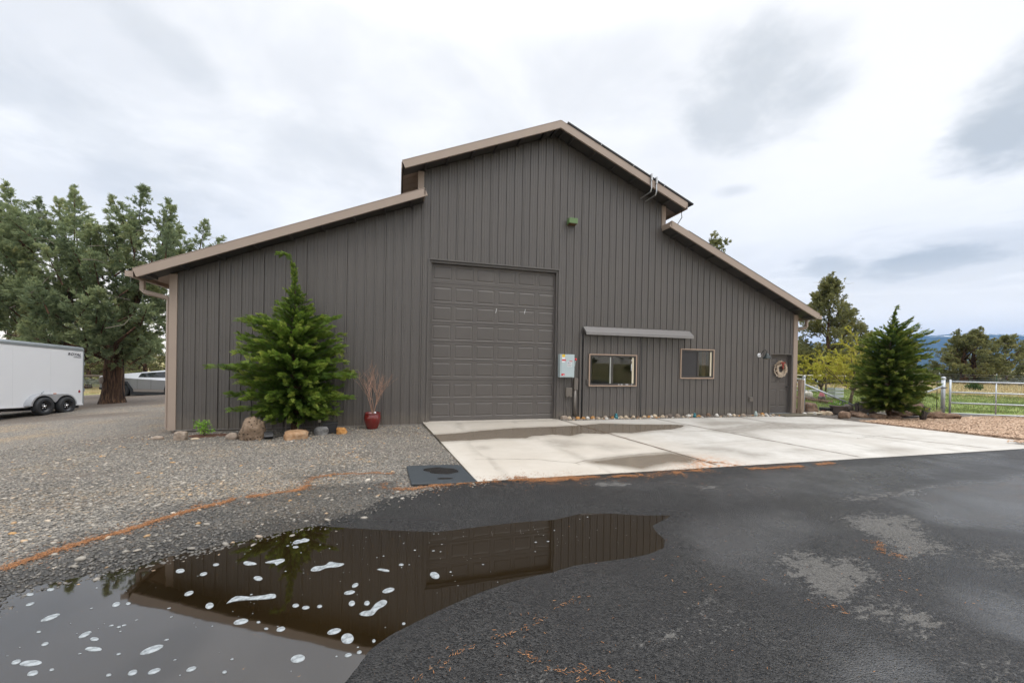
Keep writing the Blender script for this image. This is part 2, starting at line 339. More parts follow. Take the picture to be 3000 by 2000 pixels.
SWET = [(1.0,[(-3.454,-1.767),(-2.937,-1.698),(-2.379,-1.459),(-1.699,-1.304),(-1.066,-1.218),(-0.353,-1.195),(0.418,-1.113),(1.194,-0.954),(1.6,-1.082),(2.287,-1.274),(3.034,-1.39),(3.356,-1.569),(2.992,-1.865),(2.506,-2.079),(1.872,-2.161),(1.19,-2.362),(0.77,-2.24),(0.432,-2.35),(0.004,-2.195),(-0.439,-2.439),(-0.796,-2.222),(-1.235,-2.302),(-1.492,-2.524),(-2.225,-2.423),(-2.834,-2.522),(-3.375,-2.556)]),(0.45,[(-1.263,-2.803),(-0.961,-2.717),(-0.633,-2.874),(-0.476,-3.302),(-0.786,-3.527),(-1.167,-3.572),(-1.258,-3.319)]),(0.35,[(-0.476,-3.302),(-0.023,-3.294),(0.284,-3.786),(-0.161,-4.041),(-0.427,-3.768)]),(0.85,[(-1.034,-4.604),(-0.687,-4.492),(-0.234,-4.389),(0.34,-4.349),(0.782,-4.33),(0.925,-4.514),(0.923,-4.857),(0.642,-5.028),(0.3,-4.959),(-0.034,-5.062),(-0.438,-5.22),(-0.583,-5.072),(-0.797,-4.907),(-0.988,-4.726)]),(0.65,[(-2.674,-3.174),(-2.601,-3.13),(-2.545,-3.233),(-2.591,-3.327),(-2.674,-3.3)]),(0.6,[(3.561,-2.207),(5.05,-1.753),(6.488,-1.398),(7.1,-1.813),(7.892,-2.064),(9.182,-2.52),(8.0,-2.58),(6.725,-2.721),(5.882,-2.584),(5.033,-2.511),(3.827,-2.955),(3.428,-2.598)]),(0.55,[(1.43,-4.026),(2.052,-3.966),(2.372,-4.203),(2.379,-4.649),(2.73,-4.716),(2.46,-4.955),(1.992,-4.918),(2.053,-4.525),(1.714,-4.337)]),(0.4,[(3.084,-4.598),(3.708,-4.521),(4.002,-4.773),(3.658,-4.858),(3.142,-4.856)]),(0.45,[(5.064,-4.844),(5.81,-4.777),(6.429,-5.033),(5.618,-5.146),(4.94,-5.054)]),(0.5,[(4.147,-1.104),(5.394,-1.154),(6.12,-1.532),(5.05,-1.753),(3.996,-1.829)]),(0.5,[(4.002,-2.694),(4.3,-2.843),(3.928,-3.508),(3.74,-3.125)]),(0.35,[(7.824,-4.015),(8.092,-4.153),(8.116,-4.334),(7.656,-4.252)])]
ADRY = [(1.0,[(-0.918,-8.015),(-0.644,-8.036),(-0.547,-8.172),(-0.299,-8.233),(-0.384,-8.398),(-0.441,-8.534),(-0.798,-8.615),(-1.054,-8.674),(-1.244,-8.597),(-1.179,-8.42),(-1.087,-8.224)]),(0.75,[(0.602,-7.487),(1.142,-7.47),(1.523,-7.633),(0.95,-8.068),(0.95,-8.28),(0.419,-8.387),(0.154,-8.366),(0.394,-8.042),(0.404,-7.763)]),(0.6,[(-1.201,-8.806),(-0.817,-8.734),(-0.665,-8.802),(-0.628,-9.004),(-0.667,-9.117),(-0.979,-9.128),(-1.061,-8.992),(-1.158,-8.919)]),(0.55,[(0.799,-8.435),(1.221,-8.396),(1.418,-8.54),(0.991,-8.777),(0.792,-8.728),(0.724,-8.591)]),(0.5,[(-2.763,-8.67),(-2.581,-8.65),(-2.064,-8.449),(-2.109,-8.522),(-2.566,-8.783)]),(0.5,[(-2.425,-8.735),(-2.033,-8.646),(-2.042,-8.694),(-2.441,-8.795)]),(0.8,[(-1.534,-5.622),(-1.141,-5.651),(-1.02,-5.88),(-1.324,-5.961),(-1.555,-5.868)]),(0.7,[(-0.198,-6.171),(0.046,-6.139),(0.078,-6.337),(-0.24,-6.286)]),(0.55,[(1.1,-6.971),(2.045,-6.901),(3.811,-6.86),(2.575,-7.12),(1.509,-7.239)]),(0.5,[(-1.986,-8.869),(-1.875,-8.853),(-1.872,-8.898)]),(0.6,[(-3.575,-8.778),(-3.437,-8.798),(-3.395,-8.861),(-3.57,-8.843)]),(0.5,[(-1.034,-9.316),(-0.805,-9.356),(-0.804,-9.448),(-1.098,-9.44)]),(0.5,[(-3.841,-5.114),(-3.578,-5.058),(-3.315,-5.285),(-3.703,-5.358)])]
ASHEEN = [(1.0,[(2.293,-7.151),(5.532,-6.858),(8.356,-6.699),(2.83,-8.52),(2.439,-8.123),(1.604,-7.859),(1.838,-7.479)]),(0.9,[(-1.7,-9.143),(-1.436,-9.155),(-1.325,-9.259),(-1.367,-9.403),(-1.884,-9.268)]),(0.8,[(-0.117,-8.85),(0.271,-9.009),(-0.206,-9.348),(-0.356,-9.266),(-0.278,-9.013)]),(0.65,[(-1.564,-7.352),(0.26,-7.033),(0.237,-7.6),(-1.321,-8.279),(-1.785,-8.163)]),(0.5,[(-2.212,-5.637),(8.672,-5.573),(2.373,-6.975),(0.047,-6.902)])]
NEEDLES = [(1.0,0.05,[(-7.182,-6.765),(-7.107,-6.609),(-7.006,-6.416),(-6.836,-6.237),(-6.663,-6.06),(-6.541,-5.868),(-6.387,-5.697),(-6.175,-5.502),(-5.972,-5.325),(-5.708,-5.272),(-5.443,-5.162),(-5.361,-4.941)]),(0.35,0.05,[(-5.361,-4.941),(-5.365,-4.636),(-5.13,-4.511),(-4.531,-4.524),(-4.251,-4.655)]),(0.3,0.04,[(-6.404,-5.561),(-6.223,-5.374)]),(0.5,0.06,[(-4.445,-5.11),(-4.273,-5.339),(-4.055,-5.443),(-3.795,-5.313),(-3.532,-5.312)]),(1.0,0.045,[(-3.795,-5.313),(-3.535,-5.332),(-3.288,-5.285),(-3.044,-5.297),(-2.608,-5.33),(-2.158,-5.363),(-1.567,-5.425),(-1.02,-5.476),(-0.605,-5.471)]),(0.7,0.07,[(-2.59,-5.269),(-2.188,-5.444),(-1.659,-5.472)]),(0.8,0.06,[(-0.071,-5.487),(0.31,-5.467),(0.656,-5.408)]),(0.5,0.15,[(-0.6,-5.52),(0.101,-5.422),(0.723,-5.284)]),(0.9,0.05,[(1.311,-5.323),(1.354,-5.502),(1.563,-5.602),(2.037,-5.591),(2.441,-5.59)]),(0.5,0.06,[(2.671,-5.609),(3.229,-5.512)]),(0.3,0.05,[(0.835,-4.951),(1.336,-5.298)]),(0.11,0.035,[(-3.511,-8.582),(-3.453,-8.686),(-3.36,-8.783),(-3.262,-8.877)]),(0.1,0.05,[(-3.254,-8.778),(-3.105,-8.897),(-3.09,-8.961)]),(0.05,0.025,[(-4.146,-8.685),(-4.004,-8.6),(-3.818,-8.492),(-3.594,-8.441),(-3.45,-8.429),(-3.272,-8.342),(-2.94,-8.172)]),(0.12,0.08,[(0.213,-7.983),(0.142,-8.261),(0.13,-8.366)]),(0.1,0.05,[(-1.219,-8.715),(-1.265,-8.805)]),(0.15,0.5,[(-3.903,-8.728),(-3.231,-8.606),(-2.765,-8.801)]),(0.12,0.6,[(-2.345,-8.205),(-0.685,-8.282),(0.15,-8.702)])]
FOAM = [[(-5.338,-7.63),(-5.31,-7.55),(-5.211,-7.582),(-5.121,-7.585),(-5.058,-7.58),(-5.036,-7.637),(-5.106,-7.639),(-5.198,-7.623),(-5.275,-7.616),(-5.326,-7.628)],[(-4.87,-7.301),(-4.859,-7.238),(-4.783,-7.24),(-4.746,-7.18),(-4.694,-7.21),(-4.627,-7.244),(-4.669,-7.285),(-4.754,-7.281),(-4.808,-7.316)],[(-4.45,-7.975),(-4.423,-7.955),(-4.384,-7.954),(-4.349,-7.88),(-4.302,-7.847),(-4.274,-7.874),(-4.287,-7.92),(-4.332,-7.955),(-4.362,-8.011),(-4.419,-8.005)],[(-5.13,-6.729),(-5.117,-6.676),(-5.075,-6.673),(-5.045,-6.649),(-4.998,-6.683),(-5.004,-6.726),(-5.044,-6.737),(-5.099,-6.758)],[(-5.26,-7.064),(-5.206,-7.042),(-5.132,-7.031),(-5.113,-7.079),(-5.136,-7.108),(-5.158,-7.141),(-5.183,-7.1),(-5.231,-7.088)],[(-5.429,-7.019),(-5.41,-7.009),(-5.338,-7.052),(-5.318,-7.084),(-5.379,-7.086),(-5.417,-7.056)],[(-4.364,-7.404),(-4.325,-7.403),(-4.269,-7.44),(-4.276,-7.464),(-4.324,-7.437)]]
FOAME = [[(-5.828,-7.055),(-5.823,-7.073),(-5.827,-7.087),(-5.839,-7.093),(-5.856,-7.09),(-5.873,-7.078),(-5.885,-7.061),(-5.89,-7.042),(-5.886,-7.028),(-5.874,-7.022),(-5.857,-7.025),(-5.84,-7.037)],[(-5.608,-7.009),(-5.606,-7.021),(-5.61,-7.03),(-5.619,-7.035),(-5.631,-7.035),(-5.642,-7.028),(-5.65,-7.018),(-5.652,-7.006),(-5.648,-6.996),(-5.639,-6.991),(-5.627,-6.992),(-5.616,-6.999)],[(-5.639,-7.144),(-5.636,-7.159),(-5.639,-7.172),(-5.648,-7.181),(-5.66,-7.182),(-5.673,-7.176),(-5.682,-7.165),(-5.686,-7.15),(-5.683,-7.137),(-5.674,-7.128),(-5.661,-7.127),(-5.649,-7.132)],[(-5.619,-7.414),(-5.615,-7.43),(-5.617,-7.446),(-5.626,-7.458),(-5.639,-7.462),(-5.652,-7.459),(-5.662,-7.447),(-5.667,-7.432),(-5.665,-7.416),(-5.656,-7.404),(-5.643,-7.399),(-5.63,-7.403)],[(-5.418,-7.621),(-5.411,-7.64),(-5.411,-7.658),(-5.418,-7.669),(-5.43,-7.67),(-5.444,-7.661),(-5.456,-7.645),(-5.463,-7.625),(-5.464,-7.607),(-5.457,-7.596),(-5.445,-7.595),(-5.43,-7.604)],[(-6.032,-7.45),(-6.025,-7.465),(-6.023,-7.48),(-6.029,-7.49),(-6.039,-7.493),(-6.051,-7.488),(-6.062,-7.476),(-6.069,-7.461),(-6.071,-7.446),(-6.066,-7.436),(-6.056,-7.433),(-6.043,-7.438)],[(-6.59,-7.132),(-6.585,-7.143),(-6.586,-7.153),(-6.593,-7.159),(-6.604,-7.159),(-6.616,-7.154),(-6.626,-7.145),(-6.631,-7.134),(-6.63,-7.124),(-6.623,-7.118),(-6.612,-7.117),(-6.6,-7.122)],[(-6.678,-7.174),(-6.672,-7.185),(-6.673,-7.195),(-6.68,-7.199),(-6.692,-7.198),(-6.704,-7.192),(-6.715,-7.182),(-6.721,-7.17),(-6.72,-7.161),(-6.713,-7.156),(-6.701,-7.157),(-6.688,-7.163)],[(-6.583,-7.308),(-6.578,-7.318),(-6.579,-7.329),(-6.584,-7.338),(-6.594,-7.342),(-6.604,-7.341),(-6.612,-7.335),(-6.617,-7.325),(-6.616,-7.314),(-6.611,-7.305),(-6.602,-7.3),(-6.591,-7.301)],[(-6.325,-7.499),(-6.319,-7.516),(-6.323,-7.536),(-6.335,-7.554),(-6.353,-7.565),(-6.371,-7.566),(-6.385,-7.558),(-6.391,-7.542),(-6.387,-7.522),(-6.375,-7.504),(-6.357,-7.492),(-6.339,-7.491)],[(-6.008,-7.758),(-6.003,-7.771),(-6.004,-7.787),(-6.01,-7.801),(-6.021,-7.81),(-6.033,-7.812),(-6.044,-7.805),(-6.049,-7.792),(-6.049,-7.776),(-6.042,-7.761),(-6.031,-7.752),(-6.019,-7.751)],[(-5.922,-7.847),(-5.92,-7.856),(-5.924,-7.862),(-5.935,-7.862),(-5.948,-7.858),(-5.96,-7.849),(-5.969,-7.839),(-5.972,-7.83),(-5.968,-7.825),(-5.957,-7.824),(-5.944,-7.829),(-5.931,-7.837)],[(-5.846,-7.955),(-5.846,-7.965),(-5.858,-7.968),(-5.879,-7.965),(-5.903,-7.957),(-5.925,-7.944),(-5.937,-7.931),(-5.938,-7.922),(-5.926,-7.918),(-5.905,-7.921),(-5.88,-7.93),(-5.859,-7.942)],[(-6.177,-7.815),(-6.172,-7.824),(-6.172,-7.832),(-6.176,-7.839),(-6.184,-7.841),(-6.192,-7.839),(-6.2,-7.833),(-6.204,-7.825),(-6.204,-7.816),(-6.2,-7.809),(-6.193,-7.807),(-6.184,-7.809)],[(-6.3,-7.683),(-6.298,-7.688),(-6.298,-7.693),(-6.303,-7.695),(-6.309,-7.694),(-6.316,-7.691),(-6.321,-7.685),(-6.324,-7.68),(-6.323,-7.675),(-6.319,-7.673),(-6.312,-7.674),(-6.306,-7.677)],[(-5.526,-8.006),(-5.523,-8.023),(-5.533,-8.042),(-5.553,-8.057),(-5.577,-8.065),(-5.6,-8.064),(-5.615,-8.054),(-5.618,-8.037),(-5.609,-8.019),(-5.589,-8.003),(-5.564,-7.994),(-5.541,-7.995)],[(-5.869,-7.745),(-5.867,-7.75),(-5.868,-7.754),(-5.872,-7.757),(-5.877,-7.758),(-5.882,-7.755),(-5.887,-7.751),(-5.889,-7.746),(-5.888,-7.741),(-5.884,-7.738),(-5.879,-7.738),(-5.873,-7.74)],[(-5.719,-8.024),(-5.718,-8.028),(-5.719,-8.032),(-5.723,-8.035),(-5.729,-8.035),(-5.734,-8.033),(-5.738,-8.029),(-5.739,-8.025),(-5.738,-8.021),(-5.734,-8.019),(-5.729,-8.018),(-5.723,-8.02)],[(-6.087,-7.998),(-6.085,-8.01),(-6.097,-8.017),(-6.12,-8.018),(-6.148,-8.011),(-6.174,-8.0),(-6.191,-7.986),(-6.194,-7.973),(-6.182,-7.965),(-6.159,-7.965),(-6.13,-7.971),(-6.104,-7.983)],[(-6.207,-7.952),(-6.202,-7.962),(-6.202,-7.972),(-6.208,-7.979),(-6.217,-7.98),(-6.228,-7.977),(-6.238,-7.969),(-6.243,-7.959),(-6.243,-7.95),(-6.237,-7.943),(-6.228,-7.941),(-6.217,-7.945)],[(-6.049,-8.078),(-6.044,-8.089),(-6.045,-8.099),(-6.053,-8.104),(-6.064,-8.104),(-6.078,-8.099),(-6.088,-8.089),(-6.094,-8.078),(-6.093,-8.068),(-6.086,-8.063),(-6.074,-8.062),(-6.06,-8.068)],[(-5.984,-8.076),(-5.981,-8.081),(-5.982,-8.085),(-5.986,-8.088),(-5.991,-8.088),(-5.997,-8.085),(-6.002,-8.081),(-6.004,-8.076),(-6.004,-8.071),(-6.0,-8.069),(-5.995,-8.069),(-5.989,-8.071)],[(-5.551,-8.201),(-5.547,-8.212),(-5.548,-8.222),(-5.555,-8.229),(-5.565,-8.23),(-5.576,-8.226),(-5.585,-8.218),(-5.59,-8.207),(-5.589,-8.196),(-5.582,-8.19),(-5.572,-8.188),(-5.56,-8.192)],[(-5.44,-8.215),(-5.438,-8.225),(-5.442,-8.236),(-5.453,-8.244),(-5.466,-8.247),(-5.479,-8.244),(-5.488,-8.237),(-5.491,-8.227),(-5.487,-8.216),(-5.476,-8.208),(-5.463,-8.205),(-5.45,-8.208)],[(-5.668,-8.195),(-5.666,-8.201),(-5.667,-8.205),(-5.672,-8.208),(-5.678,-8.208),(-5.684,-8.205),(-5.689,-8.2),(-5.691,-8.195),(-5.69,-8.19),(-5.685,-8.188),(-5.679,-8.188),(-5.673,-8.191)],[(-5.261,-8.249),(-5.259,-8.259),(-5.263,-8.268),(-5.272,-8.274),(-5.283,-8.276),(-5.294,-8.273),(-5.302,-8.266),(-5.304,-8.257),(-5.301,-8.248),(-5.292,-8.241),(-5.28,-8.239),(-5.269,-8.242)],[(-5.091,-8.326),(-5.09,-8.331),(-5.092,-8.336),(-5.096,-8.338),(-5.102,-8.337),(-5.107,-8.334),(-5.111,-8.329),(-5.113,-8.324),(-5.111,-8.319),(-5.107,-8.317),(-5.101,-8.317),(-5.095,-8.32)],[(-5.092,-8.229),(-5.091,-8.232),(-5.093,-8.235),(-5.096,-8.237),(-5.1,-8.237),(-5.104,-8.235),(-5.107,-8.232),(-5.107,-8.229),(-5.105,-8.226),(-5.102,-8.224),(-5.098,-8.224),(-5.094,-8.226)],[(-5.964,-7.466),(-5.96,-7.475),(-5.961,-7.483),(-5.965,-7.488),(-5.972,-7.488),(-5.98,-7.484),(-5.987,-7.477),(-5.99,-7.468),(-5.99,-7.46),(-5.986,-7.455),(-5.978,-7.455),(-5.97,-7.459)],[(-5.201,-7.339),(-5.202,-7.355),(-5.211,-7.362),(-5.227,-7.36),(-5.245,-7.348),(-5.261,-7.33),(-5.27,-7.311),(-5.27,-7.295),(-5.261,-7.287),(-5.245,-7.29),(-5.226,-7.302),(-5.21,-7.32)],[(-3.887,-7.64),(-3.897,-7.657),(-3.914,-7.661),(-3.932,-7.65),(-3.946,-7.628),(-3.954,-7.6),(-3.952,-7.573),(-3.942,-7.555),(-3.925,-7.551),(-3.907,-7.562),(-3.892,-7.586),(-3.885,-7.614)],[(-4.502,-7.693),(-4.505,-7.706),(-4.517,-7.716),(-4.535,-7.721),(-4.554,-7.72),(-4.57,-7.712),(-4.577,-7.7),(-4.575,-7.687),(-4.563,-7.677),(-4.545,-7.672),(-4.525,-7.673),(-4.509,-7.681)],[(-4.488,-7.589),(-4.487,-7.604),(-4.492,-7.619),(-4.502,-7.63),(-4.514,-7.635),(-4.525,-7.632),(-4.531,-7.621),(-4.532,-7.607),(-4.527,-7.592),(-4.518,-7.58),(-4.506,-7.575),(-4.495,-7.579)],[(-4.225,-7.724),(-4.228,-7.741),(-4.242,-7.756),(-4.263,-7.765),(-4.285,-7.767),(-4.302,-7.76),(-4.31,-7.747),(-4.307,-7.73),(-4.293,-7.715),(-4.272,-7.705),(-4.25,-7.704),(-4.232,-7.711)],[(-4.49,-7.831),(-4.488,-7.848),(-4.492,-7.863),(-4.5,-7.871),(-4.511,-7.871),(-4.521,-7.862),(-4.528,-7.848),(-4.53,-7.831),(-4.526,-7.816),(-4.518,-7.807),(-4.507,-7.807),(-4.497,-7.816)],[(-4.391,-7.855),(-4.39,-7.869),(-4.394,-7.882),(-4.402,-7.889),(-4.411,-7.889),(-4.42,-7.882),(-4.426,-7.87),(-4.427,-7.855),(-4.423,-7.842),(-4.416,-7.835),(-4.406,-7.835),(-4.397,-7.842)],[(-4.856,-7.771),(-4.855,-7.782),(-4.861,-7.791),(-4.87,-7.795),(-4.881,-7.793),(-4.891,-7.785),(-4.897,-7.774),(-4.898,-7.763),(-4.893,-7.754),(-4.884,-7.75),(-4.872,-7.752),(-4.862,-7.76)],[(-4.782,-7.814),(-4.782,-7.824),(-4.789,-7.831),(-4.8,-7.834),(-4.812,-7.832),(-4.823,-7.824),(-4.829,-7.815),(-4.828,-7.805),(-4.822,-7.797),(-4.811,-7.794),(-4.798,-7.797),(-4.787,-7.804)],[(-4.701,-7.822),(-4.701,-7.831),(-4.706,-7.837),(-4.713,-7.84),(-4.722,-7.838),(-4.73,-7.831),(-4.734,-7.823),(-4.734,-7.814),(-4.73,-7.807),(-4.722,-7.805),(-4.713,-7.807),(-4.705,-7.814)],[(-5.132,-7.868),(-5.131,-7.883),(-5.141,-7.896),(-5.159,-7.903),(-5.18,-7.902),(-5.199,-7.894),(-5.211,-7.88),(-5.212,-7.864),(-5.202,-7.851),(-5.184,-7.844),(-5.163,-7.845),(-5.144,-7.853)],[(-4.883,-8.011),(-4.882,-8.023),(-4.888,-8.034),(-4.898,-8.04),(-4.911,-8.039),(-4.923,-8.033),(-4.931,-8.022),(-4.932,-8.01),(-4.927,-7.999),(-4.916,-7.993),(-4.903,-7.993),(-4.891,-8.0)],[(-4.545,-8.113),(-4.546,-8.127),(-4.558,-8.14),(-4.576,-8.147),(-4.596,-8.147),(-4.613,-8.141),(-4.622,-8.129),(-4.621,-8.114),(-4.609,-8.102),(-4.591,-8.094),(-4.571,-8.094),(-4.554,-8.101)],[(-4.462,-8.209),(-4.461,-8.234),(-4.47,-8.252),(-4.486,-8.259),(-4.505,-8.253),(-4.522,-8.235),(-4.532,-8.211),(-4.533,-8.185),(-4.524,-8.166),(-4.508,-8.159),(-4.489,-8.165),(-4.472,-8.183)],[(-5.051,-7.909),(-5.05,-7.914),(-5.053,-7.918),(-5.059,-7.919),(-5.065,-7.917),(-5.071,-7.912),(-5.074,-7.907),(-5.075,-7.901),(-5.072,-7.897),(-5.066,-7.896),(-5.06,-7.898),(-5.054,-7.903)],[(-4.983,-7.991),(-4.983,-7.996),(-4.987,-8.0),(-4.992,-8.0),(-4.999,-7.998),(-5.005,-7.994),(-5.009,-7.988),(-5.009,-7.983),(-5.005,-7.98),(-4.999,-7.979),(-4.993,-7.981),(-4.987,-7.986)],[(-4.71,-8.314),(-4.71,-8.331),(-4.719,-8.343),(-4.735,-8.349),(-4.755,-8.346),(-4.772,-8.335),(-4.782,-8.319),(-4.783,-8.303),(-4.774,-8.289),(-4.758,-8.283),(-4.738,-8.286),(-4.72,-8.298)],[(-4.457,-8.356),(-4.458,-8.364),(-4.463,-8.371),(-4.472,-8.374),(-4.482,-8.374),(-4.49,-8.369),(-4.495,-8.362),(-4.494,-8.354),(-4.489,-8.347),(-4.48,-8.343),(-4.47,-8.344),(-4.462,-8.349)],[(-4.404,-8.346),(-4.404,-8.354),(-4.407,-8.36),(-4.413,-8.364),(-4.421,-8.364),(-4.427,-8.361),(-4.431,-8.355),(-4.431,-8.347),(-4.428,-8.341),(-4.422,-8.337),(-4.415,-8.336),(-4.408,-8.34)],[(-5.06,-6.825),(-5.06,-6.835),(-5.067,-6.843),(-5.079,-6.846),(-5.092,-6.842),(-5.103,-6.834),(-5.109,-6.823),(-5.109,-6.813),(-5.102,-6.805),(-5.09,-6.802),(-5.077,-6.805),(-5.066,-6.814)],[(-4.154,-7.375),(-4.156,-7.383),(-4.163,-7.389),(-4.173,-7.391),(-4.182,-7.388),(-4.19,-7.381),(-4.193,-7.372),(-4.19,-7.364),(-4.183,-7.358),(-4.174,-7.356),(-4.164,-7.359),(-4.156,-7.366)],[(-4.154,-8.151),(-4.155,-8.157),(-4.159,-8.162),(-4.164,-8.164),(-4.17,-8.162),(-4.174,-8.158),(-4.176,-8.152),(-4.176,-8.145),(-4.172,-8.141),(-4.166,-8.139),(-4.161,-8.14),(-4.156,-8.145)],[(-4.332,-8.269),(-4.331,-8.276),(-4.334,-8.281),(-4.338,-8.285),(-4.343,-8.285),(-4.348,-8.281),(-4.351,-8.275),(-4.351,-8.268),(-4.349,-8.262),(-4.345,-8.259),(-4.34,-8.259),(-4.335,-8.263)]]
MAT = [(-4.066,-4.331),(-3.24,-4.398),(-3.13,-5.314),(-4.025,-5.291)]
ATIPS = [(-2.58,10.04),(-1.76,9.56),(-3.56,9.43),(-3.08,9.08),(-1.31,8.77),(-0.31,8.22),(0.23,8.81),(0.31,8.18),(1.63,9.82),(2.25,9.36),(2.61,9.01),(2.27,8.02),(3.93,8.42),(3.14,7.84),(4.39,7.83),(-5.25,8.35),(-4.62,8.3),(-4.32,8.66),(-5.97,8.05)]
APOLY = [(-6.28,8.05),(-5.03,8.23),(-3.55,9.04),(-2.57,9.45),(-1.27,8.45),(-0.16,7.84),(1.64,9.29),(2.49,8.76),(2.98,7.59),(3.92,8.08),(4.4,7.46),(3.48,6.5),(2.93,6.02),(3.2,4.45),(3.07,2.73),(1.84,1.6),(0.41,2.29),(-0.85,2.58),(-2.11,2.79),(-2.9,3.32),(-4.48,3.77),(-6.2,3.34)]
BLOBS = [((.6251,.5819,.5202),.15,.105,.62,-.35),((.6106,.6278,.4828),.10,.07,.55,-.3),((.66,.53,.54),.08,.06,.35,0.),((.8511,.3676,.3748),.085,.085,.85,.5),((.6539,.668,.3552),.045,.018,.4,0.),((.79,.58,.185),.09,.032,.72,0.),((.869,.467,.185),.115,.036,1.0,0.),((.80,.585,.12),.14,.018,.55,0.),((-.36,.79,.50),.12,.05,.28,-.5),((-.46,.81,.35),.2,.08,.3,-.4),((-.2,.9,.42),.2,.08,.2,0.),((-.54,.75,.37),.1,.05,.3,0.)]
# ------------------------------------------------------------------ camera, light, sky
def mk_camera():
    f, cy, ya, pi, ro = 1179.154, 1065.402, .277972, -.005398, .018193
    r = Vector((math.cos(ya), -math.sin(ya), 0)); fw = Vector((math.sin(ya), math.cos(ya), 0)); up = Vector((0, 0, 1))
    fw2 = fw*math.cos(pi)+up*math.sin(pi); up2 = -fw*math.sin(pi)+up*math.cos(pi)
    r3 = r*math.cos(ro)+up2*math.sin(ro); up3 = -r*math.sin(ro)+up2*math.cos(ro)
    cam = bpy.data.cameras.new('camera'); o = bpy.data.objects.new('camera', cam); COL.objects.link(o)
    m = Matrix((r3, up3, -fw2)).transposed().to_4x4(); m.translation = Vector((-4.2328, -10.8226, 1.6336)); o.matrix_world = m
    cam.sensor_width = 36; cam.sensor_fit = 'HORIZONTAL'; cam.lens = f/3000*36
    cam.shift_y = (cy-1000)/3000; cam.clip_start = .05; cam.clip_end = 40000
    scene.camera = o
mk_camera()
SUN_EL, SUN_AZ = R(55), R(140)     # azimuth clockwise from +y
def mk_light():
    l = bpy.data.lights.new('sun', 'SUN'); l.energy = SUN_E; l.angle = R(25); l.color = (1, .96, .9)
    o = bpy.data.objects.new('sun', l); COL.objects.link(o)
    d = Vector((math.sin(SUN_AZ)*math.cos(SUN_EL), math.cos(SUN_AZ)*math.cos(SUN_EL), math.sin(SUN_EL)))
    o.rotation_euler = d.to_track_quat('Z', 'Y').to_euler()
SUN_E = .8
mk_light()
def mk_world():
    w = bpy.data.worlds.new('World'); scene.world = w; w.use_nodes = True; t = w.node_tree; n = t.nodes; n.clear(); L = t.links.new
    out = n.new('ShaderNodeOutputWorld')
    sky = n.new('ShaderNodeTexSky'); sky.sky_type = 'NISHITA'; sky.sun_disc = False; sky.sun_elevation = SUN_EL; sky.sun_rotation = SUN_AZ
    bs = n.new('ShaderNodeBackground'); bs.inputs[1].default_value = .1; L(sky.outputs[0], bs.inputs[0])
    tc = n.new('ShaderNodeTexCoord'); sep = n.new('ShaderNodeSeparateXYZ'); L(tc.outputs['Generated'], sep.inputs[0])
    def ma(op, a, b=0, clamp=False):
        q = n.new('ShaderNodeMath'); q.operation = op; q.use_clamp = clamp
        for i, v in enumerate((a, b)):
            if hasattr(v, 'is_output'): L(v, q.inputs[i])
            else: q.inputs[i].default_value = v
        return q.outputs[0]
    def ss(x, a, b, lo=0., hi=1.):
        q = n.new('ShaderNodeMapRange'); q.interpolation_type = 'SMOOTHSTEP'; L(x, q.inputs[0])
        q.inputs[1].default_value = a; q.inputs[2].default_value = b; q.inputs[3].default_value = lo; q.inputs[4].default_value = hi; return q.outputs[0]
    X, Y, Z = sep.outputs
    # flat cloud deck overhead: direction projected on a plane
    zz = ma('ADD', ma('MAXIMUM', Z, 0.0), .16)
    cx = ma('DIVIDE', X, zz); cyy = ma('DIVIDE', Y, zz)
    cmb = n.new('ShaderNodeCombineXYZ'); L(cx, cmb.inputs[0]); L(cyy, cmb.inputs[1])
    def noise(scale, detail, rough=.55, vec=cmb.outputs[0], dist=0., off=(0, 0, 0)):
        mp = n.new('ShaderNodeMapping'); mp.inputs['Location'].default_value = off; L(vec, mp.inputs[0])
        q = n.new('ShaderNodeTexNoise'); q.inputs['Scale'].default_value = scale; q.inputs['Detail'].default_value = detail
        q.inputs['Roughness'].default_value = rough; q.inputs['Distortion'].default_value = dist; L(mp.outputs[0], q.inputs[0]); return q.outputs[0]
    n1 = noise(.75, 5, .5, dist=.6); n2 = noise(2.2, 6, .6, dist=.3, off=(3, 1, 0)); n3 = noise(5.5, 6, .6, off=(1, 7, 0))
    base = ma('ADD', ma('MULTIPLY', n1, .6), ma('MULTIPLY', n2, .4))
    bright = ss(base, .40, .62, .0, 1.)
    # darker banks of cloud, each a direction (from the lot) with a soft ragged rim
    def blob(d, rx, ry, amp, ang=0.):
        d = Vector(d).normalized(); rt = Vector((d.y, -d.x, 0)).normalized(); up = rt.cross(d)
        if ang: rt, up = rt*math.cos(ang)+up*math.sin(ang), -rt*math.sin(ang)+up*math.cos(ang)
        def dot(v):
            q = n.new('ShaderNodeVectorMath'); q.operation = 'DOT_PRODUCT'; L(tc.outputs['Generated'], q.inputs[0]); q.inputs[1].default_value = v; return q.outputs['Value']
        a = ma('DIVIDE', dot(rt), rx); b = ma('DIVIDE', dot(up), ry)
        r2 = ma('ADD', ma('MULTIPLY', a, a), ma('MULTIPLY', b, b)); r = ma('SQRT', r2)
        r = ma('ADD', r, ma('MULTIPLY', ma('SUBTRACT', n2, .5), 1.7)); r = ma('ADD', r, ma('MULTIPLY', ma('SUBTRACT', n3, .5), 1.0))
        front = ss(dot(d), 0., .2)
        return ma('MULTIPLY', ma('MULTIPLY', ss(r, .25, 1.15, 1., 0.), amp), front)
    dark = None
    for b in BLOBS:
        q = blob(*b); dark = q if dark is None else ma('MAXIMUM', dark, q)
    # low layered banks near the horizon
    sc = n.new('ShaderNodeMapping'); sc.inputs['Scale'].default_value = (3.0, 3.0, 16.0); L(tc.outputs['Generated'], sc.inputs[0])
